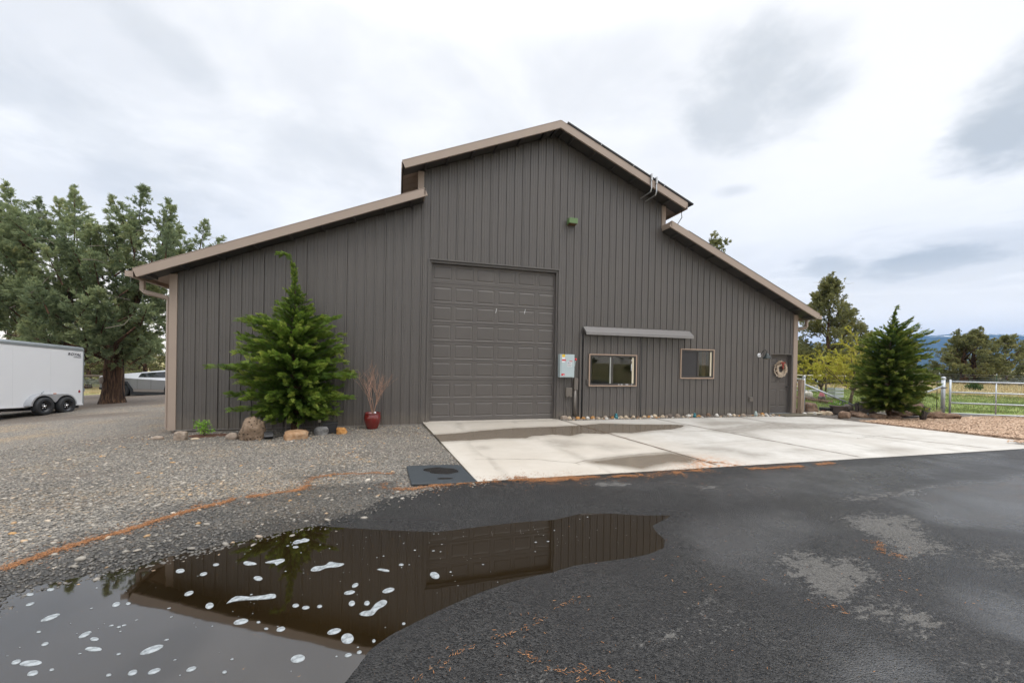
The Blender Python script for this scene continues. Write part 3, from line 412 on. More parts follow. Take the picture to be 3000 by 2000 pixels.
    lay = noise(1.3, 6, .6, sc.outputs[0], .5)
    lowband = ma('MULTIPLY', ss(Z, .16, .30, 1., 0.), ss(Z, .055, .10, 0., 1.))
    right = ss(X, .55, .85)
    low = ma('MULTIPLY', ma('MULTIPLY', ss(lay, .42, .62), lowband), ma('ADD', ma('MULTIPLY', right, .42), .05))
    dark = ma('MAXIMUM', dark, ma('MULTIPLY', low, .9))
    def mixc(f, a, b):
        q = n.new('ShaderNodeMix'); q.data_type = 'RGBA'; L(f, q.inputs[0])
        for i, v in ((6, a), (7, b)):
            if hasattr(v, 'is_output'): L(v, q.inputs[i])
            else: q.inputs[i].default_value = (*v, 1)
        return q.outputs[2]
    c = mixc(bright, (.80, .812, .832), (.97, .97, .97))
    glow = ma('MULTIPLY', ss(X, .45, .75), ss(Z, .14, .3)); c = mixc(ma('MULTIPLY', glow, .75), c, (1.0, .995, .99))
    c = mixc(dark, c, (.47, .51, .54))
    # the clear gap low over the hills is warm white before the blue air in front of it
    c = mixc(ma('MULTIPLY', ss(Z, .07, .22, 1., 0.), .85), c, (1.24, 1.16, 1.03))
    # overcast dome: brighter overhead than near the horizon
    st = ss(Z, .60, .82, 1.0, 3.2)
    bg = n.new('ShaderNodeBackground'); L(c, bg.inputs[0]); L(st, bg.inputs[1])
    mx = n.new('ShaderNodeMixShader'); mx.inputs[0].default_value = .93; L(bs.outputs[0], mx.inputs[1]); L(bg.outputs[0], mx.inputs[2]); L(mx.outputs[0], out.inputs[0])
    scene.view_settings.view_transform = 'Standard'; scene.view_settings.look = 'None'; scene.view_settings.exposure = .28; scene.view_settings.gamma = 1.0
    w.cycles.sampling_method = 'MANUAL'; w.cycles.sample_map_resolution = 512
mk_world()
scene.render.engine = 'CYCLES'
scene.cycles.use_adaptive_sampling = True; scene.cycles.adaptive_threshold = .02
scene.cycles.use_denoising = True
scene.cycles.max_bounces = 8; scene.cycles.transparent_max_bounces = 8; scene.cycles.volume_bounces = 0
scene.cycles.caustics_reflective = False; scene.cycles.caustics_refractive = False

# ------------------------------------------------------------------ ground
ZW = -.068                                   # water level of the big puddle
ASPH = ASPH_EDGE + [(-6.9, -9.6), (-9, -14), (-14, -40), (60, -40), (60, -4.4), (11, -4.6), (-3.0, -4.7)]
def terr(x, y):
    x = np.asarray(x, float); y = np.asarray(y, float)
    near = -.06 - .045*smooth01(-x, 5, 9)*smooth01(y, -5, -2)
    l = np.maximum(0, -(x+9)); side = smooth01(-x, 9, 14)
    z = near - .057*np.minimum(l, 25)*smooth01(y, -9, -1) - .02*np.clip(y-9, 0, 25)*side
    z = np.where(x > 9.3, -.02 + .0*x, z)
    return z
def lotz(x, y):
    s = sdf(x, y, PUDDLE)
    t = terr(x, y) + (fbm(x*1.3, y*1.3, 5)-.5)*.012
    dip = ZW + np.where(s < 0, np.maximum(s*.06, -.07), s*.05)
    return np.where((s < 1.2), np.minimum(t, dip), t)
def mk_ground():
    xs = np.unique(np.concatenate([[-9000, -5000, -2500, -1200, -600, -300, -180, -120], np.arange(-90, -30, 5), np.arange(-30, 18, 1.), np.arange(18, 60, 2), np.arange(60, 120, 5), [150, 200, 300, 600, 1200, 2500, 5000, 9000, 14000]]))
    ys = np.unique(np.concatenate([[-9000, -3000, -1000, -300, -120, -80], np.arange(-60, -12, 4), np.arange(-12, 24, 1.), np.arange(24, 60, 2), np.arange(60, 120, 5), [150, 200, 300, 600, 1200, 2500, 5000, 9000, 14000]]))
    X, Y, F = tgrid(xs, ys)
    z = terr(X, Y)
    lot = (X < 14.5) & (X > -38) & (Y < np.where(X < -7, 27.4-.3*(X+20)-3.0, 13.5))
    z = np.where(lot, z-.3, z)
    far = np.hypot(X, Y); z = z + (fbm(X*.02, Y*.02, 3)-.5)*np.clip((far-60)/300, 0, 1)*3
    green = np.zeros(len(X))
    V = np.stack([X, Y, z], 1)
    t = NT('meadow_ground'); p = t.pos(); a = t.noise(.16, 5, .6, p, .5); b = t.noise(1.6, 5, .65, p); d = t.noise(14, 4, .7, p)
    sp = t.n.new('ShaderNodeSeparateXYZ'); t.l(p, sp.inputs[0])
    # band coordinate along the meadow beyond the fence: green close by, straw farther out
    bx = t.math('ADD', t.math('MULTIPLY', sp.outputs[0], .85), t.math('MULTIPLY', sp.outputs[1], .5))
    g = t.ss(t.math('ADD', bx, t.math('MULTIPLY', t.math('SUBTRACT', a, .5), 16)), 24, 31, 1, 0)
    lf = t.ss(sp.outputs[0], -14, -10, .0, 1.0); g = t.math('MULTIPLY', t.math('MULTIPLY', g, lf), t.ss(sp.outputs[1], -14, -9, 0, 1))
    straw = t.mix(b, (.30, .235, .125), (.42, .35, .21)); straw = t.mix(t.ss(d, .45, .7), straw, (.24, .2, .1))
    grass = t.mix(b, (.13, .19, .05), (.23, .265, .09)); grass = t.mix(t.ss(d, .5, .75), grass, (.28, .27, .1))
    leftg = t.ss(a, .46, .58); straw2 = t.mix(t.math('MULTIPLY', leftg, .8), straw, (.19, .21, .07))
    c = t.mix(g, straw2, grass)
    t.set(color=c, rough=1, spec=.1, normal=t.bump(d, .6, .05))
    o = link('ground', np_mesh('ground', V, F), t.m); tag(o, kind='structure')
mk_ground()

def mk_gravel():
    xs = np.unique(np.round(np.concatenate([np.arange(-40, -9.5, .6), np.arange(-9.5, -2.95, .075)]), 3))
    ys = np.unique(np.round(np.concatenate([np.arange(-30, -9.5, 1.0), np.arange(-9.5, .3, .075), np.arange(.3, 27.5, .5)]), 3))
    X, Y, F = tgrid(xs, ys)
    cx = X[F].mean(1); cy = Y[F].mean(1)
    keep = ~((cx > -8.8) & (cy > .5)) & (sdf(cx, cy, ASPH) > -.25)
    keep &= cy < 27.4-.3*(cx+20)-1.6 + fbm(cx*.4, cx*0, 8)*1.2
    F = F[keep]
    Z = lotz(X, Y); Z = np.where(sdf(X, Y, ASPH) < -.02, np.minimum(Z, -.075), Z)
    s = sdf(X, Y, PUDDLE); line = NEEDLES[0][2]
    P = np.array(line); yl = np.interp(X, P[:, 0], P[:, 1])
    wet = smooth01(-(s-.55-.25*(fbm(X*2, Y*2, 4)-.5)), -.35, .3)
    wet = np.maximum(wet, .55*smooth01(-s, -2.0, -.7)*smooth01(fbm(X*.9, Y*1.6, 21), .38, .6))
    wet = np.maximum(wet, .35*smooth01(fbm(X*.35, Y*.9, 33), .5, .68)*(Y < -2))
    wet = np.maximum(wet, (.62+.25*fbm(X*3, Y*3, 8))*smooth01(yl-Y, -.05, .12)*(X < -4.2)*(Y > -8.6)); wet = np.maximum(wet, .55*smooth01(yl+1.3-Y, -.2, 1.0)*smooth01(fbm(X*1.1, Y*2.2, 51), .42, .62))
    dirt = smooth01(fbm(X*.3, Y*.8, 12), .45, .65)*smooth01(Y, 2.0, 6.0) + smooth01(Y+.6*(fbm(X*.6, Y*.6, 2)-.5), 8.2, 9.4)*.95
    dirt = np.maximum(dirt, .6*np.exp(-((Y+3.1+.25*np.sin(X*.45)-.05*X)/.30)**2)*smooth01(fbm(X*.8, Y*2, 61), .3, .6)); dirt = np.maximum(dirt, .5*np.exp(-((Y+4.75+.25*np.sin(X*.45+.3)-.05*X)/.28)**2)*smooth01(fbm(X*.8, Y*2, 62), .35, .6)); dirt = np.maximum(dirt, .75*np.exp(-((X+4.0)/.9)**2-((Y+1.15)/.25)**2)); dirt = np.maximum(dirt, .5*smooth01(np.exp(-((X+9.6)/1.2)**2-((Y+.3)/.9)**2), .2, .8))
    V, F, A = cut_unused(np.stack([X, Y, Z], 1), F, dict(wet=wet, dirt=np.clip(dirt, 0, 1)))
    t = NT('gravel'); p = t.pos(); 
    mp = t.pos((1, 1.0, 1)); col = t.voro(46, mp, 'F1', 'Color'); dst = t.voro(46, mp, 'F1', 'Distance'); dst2 = t.voro(75, mp); n = t.noise(.5, 4, .6, p); tn = t.noise(.9, 3, .5, p)
    sc = t.n.new('ShaderNodeSeparateColor'); t.l(col, sc.inputs[0])
    a = sc.outputs[0]
    c = t.ramp(a, [(0, (.088, .080, .071)), (.3, (.16, .148, .130)), (.55, (.25, .228, .196)), (.80, (.34, .308, .262)), (.88, (.38, .33, .27)), (.94, (.36, .22, .10)), (1, (.48, .43, .36))])
    c = t.mix(t.ss(dst, .25, .75, 0, .55), c, (.035, .033, .03))
    warm = t.ss(n, .5, .66, 0, .5); c = t.mix(warm, c, t.mix(1.0, c, (1.5, 1.25, .90), 'MULTIPLY'))
    c = t.mix(t.math('MULTIPLY', t.attr('dirt'), .8), c, t.mix(t.noise(9, 4), (.07, .052, .04), (.13, .10, .08)))
    w = t.attr('wet'); c = t.mix(t.math('MULTIPLY', w, .88), c, (.010, .0095, .009))
    h = t.math('SUBTRACT', 1.0, dst)
    t.set(color=c, rough=t.ss(w, 0, 1, .9, .42), normal=t.bump(h, .9, .018))
    o = link('gravel_lot', np_mesh('gravel_lot', V, F, A), t.m, smooth=True); tag(o, kind='structure')
mk_gravel()

def scatter_stones():
    """loose gravel lying on the lot near the camera and along the slab"""
    n = 74000
    x = rng.uniform(-11.5, -2.9, n); y = rng.uniform(-8.6, .0, n)
    dcam = np.hypot(x+4.23, y+10.82)
    sa = sdf(x, y, ASPH); sp = sdf(x, y, PUDDLE)
    fw = (x+4.23)*.2744+(y+10.82)*.9616; rt = (x+4.23)*.9616-(y+10.82)*.2744
    fringe = np.where(sa < 0, np.exp(sa/.10)*.8, 1.0)
    keep = (rt > -fw*1.35) & (rng.random(n) < fringe*np.clip(6.5/dcam, .25, 1)) & (x < -3.2+.075*(-y)+0.02) & (y < -.12)
    keep &= ~((sp < -.5)); keep &= sdf(x, y, SLAB) > .02; keep &= sdf(x, y, MAT) > .0
    x, y, sa, sp = x[keep], y[keep], sa[keep], sp[keep]; n = len(x)
    big = rng.random(n)
    s = np.where(big > .985, rng.uniform(.018, .030, n), rng.uniform(.007, .017, n))*(.75+.5*fbm(x*1.5, y*1.5, 2))
    z = lotz(x, y); z = np.where(sa < 0, np.maximum(z, np.where(sp > 0, -.058, z)), z)
    bm = bmesh.new(); bmesh.ops.create_icosphere(bm, subdivisions=1, radius=1); bv = np.array([v.co[:] for v in bm.verts]); bf = np.array([[v.index for v in f.verts] for f in bm.faces]); bm.free()
    tv = [bv*(1+rng.uniform(-.3, .35, (len(bv), 1))) for _ in range(12)]
    k = rng.integers(0, 12, n); T = np.array(tv)[k]
    sc = np.stack([s*rng.uniform(.8, 1.6, n), s*rng.uniform(.7, 1.1, n), s*rng.uniform(.35, .65, n)], 1)
    a = rng.uniform(0, 2*np.pi, n); T = T*sc[:, None, :]
    tl = rng.normal(0, .18, n)
    X = T[:, :, 0]*np.cos(a)[:, None]-T[:, :, 1]*np.sin(a)[:, None]; Y = T[:, :, 0]*np.sin(a)[:, None]+T[:, :, 1]*np.cos(a)[:, None]; Z = T[:, :, 2]+X*tl[:, None]
    V = np.stack([X+x[:, None], Y+y[:, None], Z+(z+sc[:, 2]*.35)[:, None]], 2).reshape(-1, 3)
    F = (bf[None]+(np.arange(n)*len(bv))[:, None, None]).reshape(-1, 3)
    tint = rng.beta(1.6, 1.9, n); tint = np.where(big > .985, rng.uniform(.55, 1, n), tint*(.86+.25*smooth01(fbm(x*.5, y*.5, 9), .45, .65)))
    wet = smooth01(-(sp-.5-.25*(fbm(x*2, y*2, 4)-.5)), -.35, .3)*.9
    wet = np.maximum(wet, .45*smooth01(-sp, -2.0, -.7)*smooth01(fbm(x*.9, y*1.6, 21), .38, .6)); yl = np.interp(x, [q[0] for q in NEEDLES[0][2]], [q[1] for q in NEEDLES[0][2]]); wet = np.maximum(wet, (.62+.25*fbm(x*3, y*3, 8))*smooth01(yl-y, -.05, .12)*(x < -4.2)); wet = np.maximum(wet, .5*smooth01(yl+1.3-y, -.2, 1.0)*smooth01(fbm(x*1.1, y*2.2, 51), .42, .62)); wet = np.where(big > .985, wet*.25, wet*rng.uniform(.6, 1.1, n))
    me = np_mesh('gravel', V, F, dict(tint=np.repeat(np.clip(tint, 0, 1), len(bv)), wet=np.repeat(wet, len(bv))))
    o = link('gravel', me, M['stone']); tag(o, 'loose grey and tan crushed gravel covering the yard left of the slab', 'gravel', kind='stuff')
scatter_stones()

def mk_asphalt():
    xs = np.unique(np.round(np.concatenate([np.arange(-7.2, 9.6, .035), np.arange(9.6, 60, 1.5), np.arange(-40, -7.2, 1.5)]), 3))
    ys = np.unique(np.round(np.concatenate([np.arange(-40, -10.6, 1.5), np.arange(-10.6, -4.6, .035)]), 3))
    X, Y, F = tgrid(xs, ys)
    cx = X[F].mean(1); cy = Y[F].mean(1)
    keep = sdf(cx, cy, ASPH) + (fbm(cx*5, cy*5, 6)-.5)*.09 < 0
    F = F[keep]
    s = sdf(X, Y, PUDDLE)
    Z = -.058 + (fbm(X*.8, Y*.8, 15)-.5)*.004
    dip = ZW + np.where(s < 0, np.maximum(s*.06, -.07), s*.04); Z = np.where(s < .6, np.minimum(Z, dip), Z)
    def field(L, soft):
        r = np.zeros(len(X))
        for amp, poly in L:
            r = np.maximum(r, amp*smooth01(-sdf(X, Y, poly), -soft, soft*.9))
        return r
    dry = field([(min(1.05, a*1.36), p_) for a, p_ in ADRY], .26); sheen = field(ASHEEN, .6)
    rim = smooth01(s, .02, .5)
    V, F, A = cut_unused(np.stack([X, Y, Z], 1), F, dict(dry=dry, sheen=sheen, rim=rim))
    t = NT('asphalt'); p = t.pos(); f1 = t.noise(70, 4, .75, p); f2 = t.noise(9, 5, .7, t.pos((1, 2.2, 1), rot=(0, 0, -.35)), .6); f3 = t.noise(1.2, 4, .6, p); agg = t.voro(95, p, 'F1', 'Color')
    sc = t.n.new('ShaderNodeSeparateColor'); t.l(agg, sc.inputs[0])
    d = t.math('ADD', t.math('MULTIPLY', t.attr('dry'), .84), t.math('MULTIPLY', t.math('SUBTRACT', f2, .5), 2.4)); d = t.math('ADD', d, t.math('MULTIPLY', t.math('SUBTRACT', f1, .5), .5)); 
    dm = t.math('MULTIPLY', t.ss(d, .52, .68), t.ss(t.attr('dry'), .05, .3))
    base = t.mix(sc.outputs[0], (.003, .0035, .004), (.050, .0485, .047)); base = t.mix(t.ss(f3, .35, .7, 0, .6), base, (.020, .0195, .020))
    dryc = t.mix(sc.outputs[1], (.070, .067, .063), (.125, .12, .112))
    c = t.mix(dm, base, dryc)
    fl = t.math('MULTIPLY', t.ss(t.noise(30, 3, .6, p), .60, .66), t.ss(t.attr('dry'), .02, .35)); c = t.mix(t.math('MULTIPLY', fl, .8), c, dryc)
    br = t.ss(t.voro(42, p, 'F1', 'Distance'), .05, .11, 1, 0); c = t.mix(t.math('MULTIPLY', br, .6), c, (.32, .2, .12))
    sh = t.attr('sheen'); shm = t.math('MULTIPLY', t.ss(t.math('ADD', sh, t.math('MULTIPLY', t.math('SUBTRACT', f3, .5), 1.1)), .10, .95), 1.0)
    r0 = t.math('ADD', t.ss(shm, 0, 1, .42, .12), t.ss(t.noise(.7, 3, .6, p), .35, .65, -.08, .12))
    r0 = t.math('ADD', r0, t.ss(t.attr('rim'), 0, 1, -.14, 0)); r = t.math('ADD', r0, t.math('MULTIPLY', dm, .4)); r = t.math('MULTIPLY', r, t.ss(f1, .2, .8, .85, 1.1))
    ad = t.voro(95, p, 'F1', 'Distance'); h = t.math('SUBTRACT', t.math('MULTIPLY', f1, .5), ad)
    bp = t.bump(h, .75, .008); t.l(t.ss(shm, 0, 1, .8, .42), bp.node.inputs['Strength'])
    t.set(color=c, rough=r, spec=t.ss(shm, 0, 1, .22, 1.0), normal=bp)
    o = link('asphalt_driveway', np_mesh('asphalt_driveway', V, F, A), t.m, smooth=True); tag(o, kind='structure')
mk_asphalt()

def mk_puddle():
    c = np.mean(PUDDLE, 0); bm = bmesh.new()
    P = PUDDLE; n = len(P); area = sum(P[i][0]*P[(i+1) % n][1]-P[(i+1) % n][0]*P[i][1] for i in range(n)); sg = 1 if area > 0 else -1
    vs = []
    for i in range(n):
        a = Vector(P[i-1]); b = Vector(P[i]); d = Vector(P[(i+1) % n]); e = (d-a).normalized(); nr = Vector((e.y, -e.x))*sg
        q = b + nr*.07; vs.append(bm.verts.new((q.x, q.y, ZW)))
    f = bm.faces.new(vs); 
    bm.normal_update()
    if f.normal.z < 0: f.normal_flip()
    bmesh.ops.triangulate(bm, faces=bm.faces[:])
    me = bpy.data.meshes.new('puddle_water'); bm.to_mesh(me); bm.free()
    o = link('puddle_water', me, M['water']); tag(o, kind='structure')
mk_puddle()

def mk_slab():
    A = np.array(SLAB); NL = np.array((-3.131, -5.30)); BL = np.array((-3.545, -.22)); BR = np.array((9.0, -.50)); NR = np.array((10.45, -5.52))
    nu, nv = 400, 160; u = np.linspace(0, 1, nu); v = np.linspace(0, 1, nv); U, Vv = np.meshgrid(u, v)
    P = (BL*(1-U)[..., None]+BR*U[..., None])*(1-Vv)[..., None]+(NL*(1-U)[..., None]+NR*U[..., None])*Vv[..., None]
    X = P[..., 0].ravel(); Y = P[..., 1].ravel(); Z = .0093*Y + (fbm(X*.9, Y*.9, 44)-.5)*.004
    _, _, F = tgrid(u, v); F = F[:, ::-1]
    nb = len(X); V = np.stack([X, Y, Z], 1)
    # skirts and the threshold piece in front of the big door
    idx = np.arange(nb).reshape(nv, nu)
    def skirt(row, V, F):
        b = len(V); low = V[row].copy(); low[:, 2] -= .14; V = np.vstack([V, low]); k = np.arange(len(row)-1)
        q = np.stack([row[k], row[k+1], b+k+1, b+k], 1); return V, np.vstack([F, q])
    for row in (idx[-1], idx[:, 0], idx[0], idx[:, -1]): V, F = skirt(row, V, F)
    b = len(V); th = np.array([(-3.555, -.225, -.0015), (.27, -.31, -.002), (.25, .16, .0005), (-3.56, .16, .0005)]); V = np.vstack([V, th]); F = np.vstack([F, [[b, b+1, b+2, b+3]]])
    X, Y = V[:, 0], V[:, 1]
    wet = np.zeros(len(X)); dull = np.zeros(len(X))
    for amp, poly in SWET:
        s = sdf(X, Y, poly)+(fbm(X*3, Y*3, 3)-.5)*.10
        if amp > .8: wet = np.maximum(wet, amp*smooth01(-s, -.04 if amp == 1 else -.16, .05 if amp == 1 else .12)); dull = np.maximum(dull, .45*smooth01(-s, -.30, .02))
        else: dull = np.maximum(dull, amp*smooth01(-s, -.22, .22))
    for jn in JOINTS: dull = np.maximum(dull, .6*np.exp(-(pdist(X, Y, jn)/.07)**2)*smooth01(fbm(X*3, Y*3, 5), .25, .6))
    for tx, ty in ((-2.6, .05), (-1.1, .02), (4.9, -.08), (6.5, -.08)): dull = np.maximum(dull, .30*np.exp(-((X-tx-ty*Y-.1*np.sin(Y))/.13)**2)*smooth01(fbm(X*6, Y*1.2, 71), .4, .6))
    stain = np.exp(-(np.abs(X-.95-.0*Y)/.5)**2)*smooth01(-Y, 4.3, 5.2)
    t = NT('concrete'); p = t.pos(); n1 = t.noise(.8, 5, .6, p, .5); n2 = t.noise(6, 5, .65, p); n3 = t.noise(45, 3, .7, p); brush = t.noise(3, 4, .6, t.pos((.6, 5, 1), rot=(0, 0, .12)))
    c = t.mix(t.ss(n1, .3, .7), (.40, .372, .333), (.51, .49, .455)); c = t.mix(t.ss(n2, .35, .75, 0, .45), c, (.37, .345, .305)); c = t.mix(t.ss(brush, .45, .75, 0, .4), c, (.34, .32, .29))
    sx = t.n.new('ShaderNodeSeparateXYZ'); t.l(p, sx.inputs[0]); c = t.mix(t.ss(sx.outputs[0], .2, 2.2, .5, 0), c, (.46, .40, .325))
    c = t.mix(t.ss(n3, .62, .8, 0, .35), c, (.36, .34, .31))
    du = t.math('MULTIPLY', t.attr('dull'), t.ss(n2, .2, .7, .6, 1.15)); c = t.mix(du, c, (.165, .143, .115))
    c = t.mix(t.math('MULTIPLY', t.attr('rust'), t.ss(t.noise(16, 4), .4, .65)), c, (.40, .17, .06))
    w = t.attr('wet'); c = t.mix(w, c, t.mix(n2, (.135, .105, .075), (.19, .155, .118)))
    t.set(color=c, rough=t.ss(w, .3, .95, .78, .13), normal=t.bump(n3, .12, .004))
    o = link('concrete_slab', np_mesh('concrete_slab', V, F, dict(wet=wet, dull=dull, rust=stain)), t.m, smooth=False); tag(o, kind='structure')
    def ribbon(line, w, z, nm, mat, jit=0):
        mb = MB(); pts = []
        for (a, b) in zip(line[:-1], line[1:]):
            m = max(2, int(math.dist(a, b)/.08))
            for i in range(m):
                f = i/m; pts.append((a[0]+(b[0]-a[0])*f, a[1]+(b[1]-a[1])*f))
        pts.append(line[-1]); pts = [(x+random.uniform(-jit, jit), y+random.uniform(-jit, jit)) for x, y in pts]
        vs = []; fs = []
        for i, q in enumerate(pts):
            a = pts[max(0, i-1)]; b = pts[min(len(pts)-1, i+1)]; e = Vector((b[0]-a[0], b[1]-a[1])).normalized(); nr = Vector((-e.y, e.x))*w*.5*(random.uniform(.5, 1.2) if jit else 1)
            for sgn in (-1, 1): vs.append((q[0]+nr.x*sgn, q[1]+nr.y*sgn, .0093*q[1]+z))
            if i: k = 2*i; fs.append((k-2, k-1, k+1, k)[::-1])
        mb.add(vs, fs); mb.build(nm, mat, o)
    jm = simple('joint_dirt', (.10, .06, .035), .95); cm = simple('crack_line', (.14, .115, .09), .95)  # crack ribbons are plain dark brown lines
    for i, j in enumerate(JOINTS): ribbon(j, (.036, .024, .018)[i], .0045, 'control_joint', jm, .002)
    for c_ in CRACKS: ribbon(c_, .009, .0042, 'crack', cm, .012)
mk_slab()

def mk_border_gravel():
    m = NT('border_gravel'); p = m.pos(); col = m.voro(38, p, 'F1', 'Color'); sc = m.n.new('ShaderNodeSeparateColor'); m.l(col, sc.inputs[0]); d = m.voro(38, p)
    c = m.ramp(sc.outputs[0], [(0, (.03, .028, .026)), (.5, (.11, .10, .09)), (.8, (.22, .18, .14)), (1, (.36, .3, .24))]); m.set(color=c, rough=.9, normal=m.bump(m.math('SUBTRACT', 1.0, d), .9, .02))
    MB().add([(.262, -.56, -.012), (9.3, -.75, -.012), (9.3, .3, -.012), (.262, .3, -.012)], [(0, 1, 2, 3)]).build('border_gravel', m.m)['kind'] = 'structure'
    # red bark mulch bed right of the slab
    poly = [(8.9, .6), (8.6, -1.2), (9.6, -6), (12, -14), (60, -30), (60, -12), (24, -4.2), (18.2, -1.9), (15.4, -.6), (13.9, .3), (11.5, 1.0)]
    xs = np.concatenate([np.arange(8, 20, .12), np.arange(20, 40, .5)]); ys = np.concatenate([np.arange(-16, -8, .5), np.arange(-8, 2, .12)]); X, Y, F = tgrid(xs, ys); cx = X[F].mean(1); cy = Y[F].mean(1)
    F = F[sdf(cx, cy, poly)+(fbm(cx*2, cy*2, 3)-.5)*.5 < 0]; Z = -.012+(fbm(X*1.5, Y*1.5, 7)-.5)*.03 - .05*(sdf(X, Y, SLAB) < .6)
    red = smooth01(-(Y+1.75+.25*(fbm(X*1.2, Y*1.2, 31)-.5)), -.25, .3)*(X > 9.4)
    V, F, A = cut_unused(np.stack([X, Y, Z], 1), F, dict(red=red))
    m = NT('bark_mulch_bed'); p = m.pos((1, 1.7, 1)); col = m.voro(26, p, 'F1', 'Color'); sc = m.n.new('ShaderNodeSeparateColor'); m.l(col, sc.inputs[0]); d = m.voro(26, p)
    a = m.ramp(sc.outputs[0], [(0, (.13, .08, .05)), (.5, (.36, .24, .16)), (1, (.55, .41, .30))]); b = m.mix(m.noise(8, 5), (.07, .06, .05), (.20, .175, .15)); c = m.mix(m.attr('red'), b, a)
    m.set(color=c, rough=.95, normal=m.bump(m.math('SUBTRACT', 1.0, d), .8, .03)); o = link('mulch_bed', np_mesh('mulch_bed', V, F, A), m.m); o['kind'] = 'structure'
    # loose chips
    n = 26000; x = rng.uniform(9.2, 19, n); y = rng.uniform(-7.5, -1.6, n)
    k = (sdf(x, y, poly) < 0) & (sdf(x, y, SLAB) > .08) & (y < -1.75+.3*(fbm(x*1.2, y*1.2, 31)-.5)); x, y = x[k], y[k]; n = len(x)
    L = rng.uniform(.02, .055, n); W = rng.uniform(.008, .018, n); a = rng.uniform(0, 6.28, n); tz = rng.normal(0, .25, n); H = rng.uniform(.004, .01, n)
    q = np.array([(-1, -1, 0), (1, -1, 0), (1, 1, 0), (-1, 1, 0), (-.9, -.8, 1), (.9, -.8, 1), (.9, .8, 1), (-.9, .8, 1)])
    T = q[None]*np.stack([L, W, H], 1)[:, None, :]; T[:, :, 2] += T[:, :, 0]*tz[:, None]
    XX = T[:, :, 0]*np.cos(a)[:, None]-T[:, :, 1]*np.sin(a)[:, None]+x[:, None]; YY = T[:, :, 0]*np.sin(a)[:, None]+T[:, :, 1]*np.cos(a)[:, None]+y[:, None]; ZZ = T[:, :, 2]+.004
    f = np.array([(4, 5, 6, 7), (0, 1, 5, 4), (1, 2, 6, 5), (2, 3, 7, 6), (3, 0, 4, 7)])
    me = np_mesh('bark_chips', np.stack([XX, YY, ZZ], 2).reshape(-1, 3), (f[None]+(np.arange(n)*8)[:, None, None]).reshape(-1, 4), dict(tint=np.repeat(rng.beta(2, 2, n), 8)))
    tag(link('bark_chips', me, M['chip']), 'reddish bark chips spread over the bed in front of the gate', 'bark chips', kind='stuff')
mk_border_gravel()

def mk_needles():
    P = []; 
    for dens, wd, line in NEEDLES:
        for a, b in zip(line[:-1], line[1:]):
            L = math.dist(a, b); m = int(L*dens*(3000 if wd < .09 else 700)*max(.6, min(wd, .12)/.06)*(1 if wd < .3 else .22))
            f = rng.random(m); off = np.where(rng.random(m) < .16, rng.normal(0, wd*2.2, m), rng.normal(0, wd*.5, m)); e = np.array(b)-np.array(a); e = e/np.linalg.norm(e); nr = np.array((-e[1], e[0]))
            wob = (fbm(f*L*6+a[0]*3, f*0+a[1], 3)-.5)*wd*2.2
            c = np.array(a)+f[:, None]*(np.array(b)-np.array(a))+(off*(.35+1.3*fbm(f*L*4+a[1]*5, f*0, 9))+wob)[:, None]*nr
            kp = rng.random(m) < smooth01(fbm(c[:, 0]*7, c[:, 1]*7, 77), .26, .52); P.append(np.column_stack([c, np.full(m, math.atan2(e[1], e[0]))])[kp])
    P = np.vstack(P); n = len(P); x, y = P[:, 0], P[:, 1]
    z = np.where(sdf(x, y, ASPH) < 0, -.054, lotz(x, y)+.008); 
    on = sdf(x, y, SLAB) < 0; z = np.where(on, .0093*y+.006, z)
    a = P[:, 2]+rng.normal(0, .7, n); L = rng.uniform(.004, .012, n); W = rng.uniform(.0009, .0019, n)
    ca, sa = np.cos(a), np.sin(a); z0 = z+rng.uniform(0, .008, n); z1 = z+rng.uniform(0, .012, n)
    V = np.empty((n, 6, 3))
    for i, (u, v, zz, up) in enumerate([(-1, -1, z0, 0), (-1, 1, z0, 0), (-1, 0, z0, .002), (1, -1, z1, 0), (1, 1, z1, 0), (1, 0, z1, .002)]):
        V[:, i, 0] = x+u*L*ca-v*W*sa; V[:, i, 1] = y+u*L*sa+v*W*ca; V[:, i, 2] = zz+up
    f = np.array([(0, 2, 5, 3), (2, 1, 4, 5)])
    me = np_mesh('needle_litter', V.reshape(-1, 3), (f[None]+(np.arange(n)*6)[:, None, None]).reshape(-1, 4), dict(tint=np.repeat(rng.random(n), 6)))
    tag(link('needle_litter', me, M['needle']), 'lines of dry orange needles washed up on the gravel and asphalt', 'needles', kind='stuff')
mk_needles()

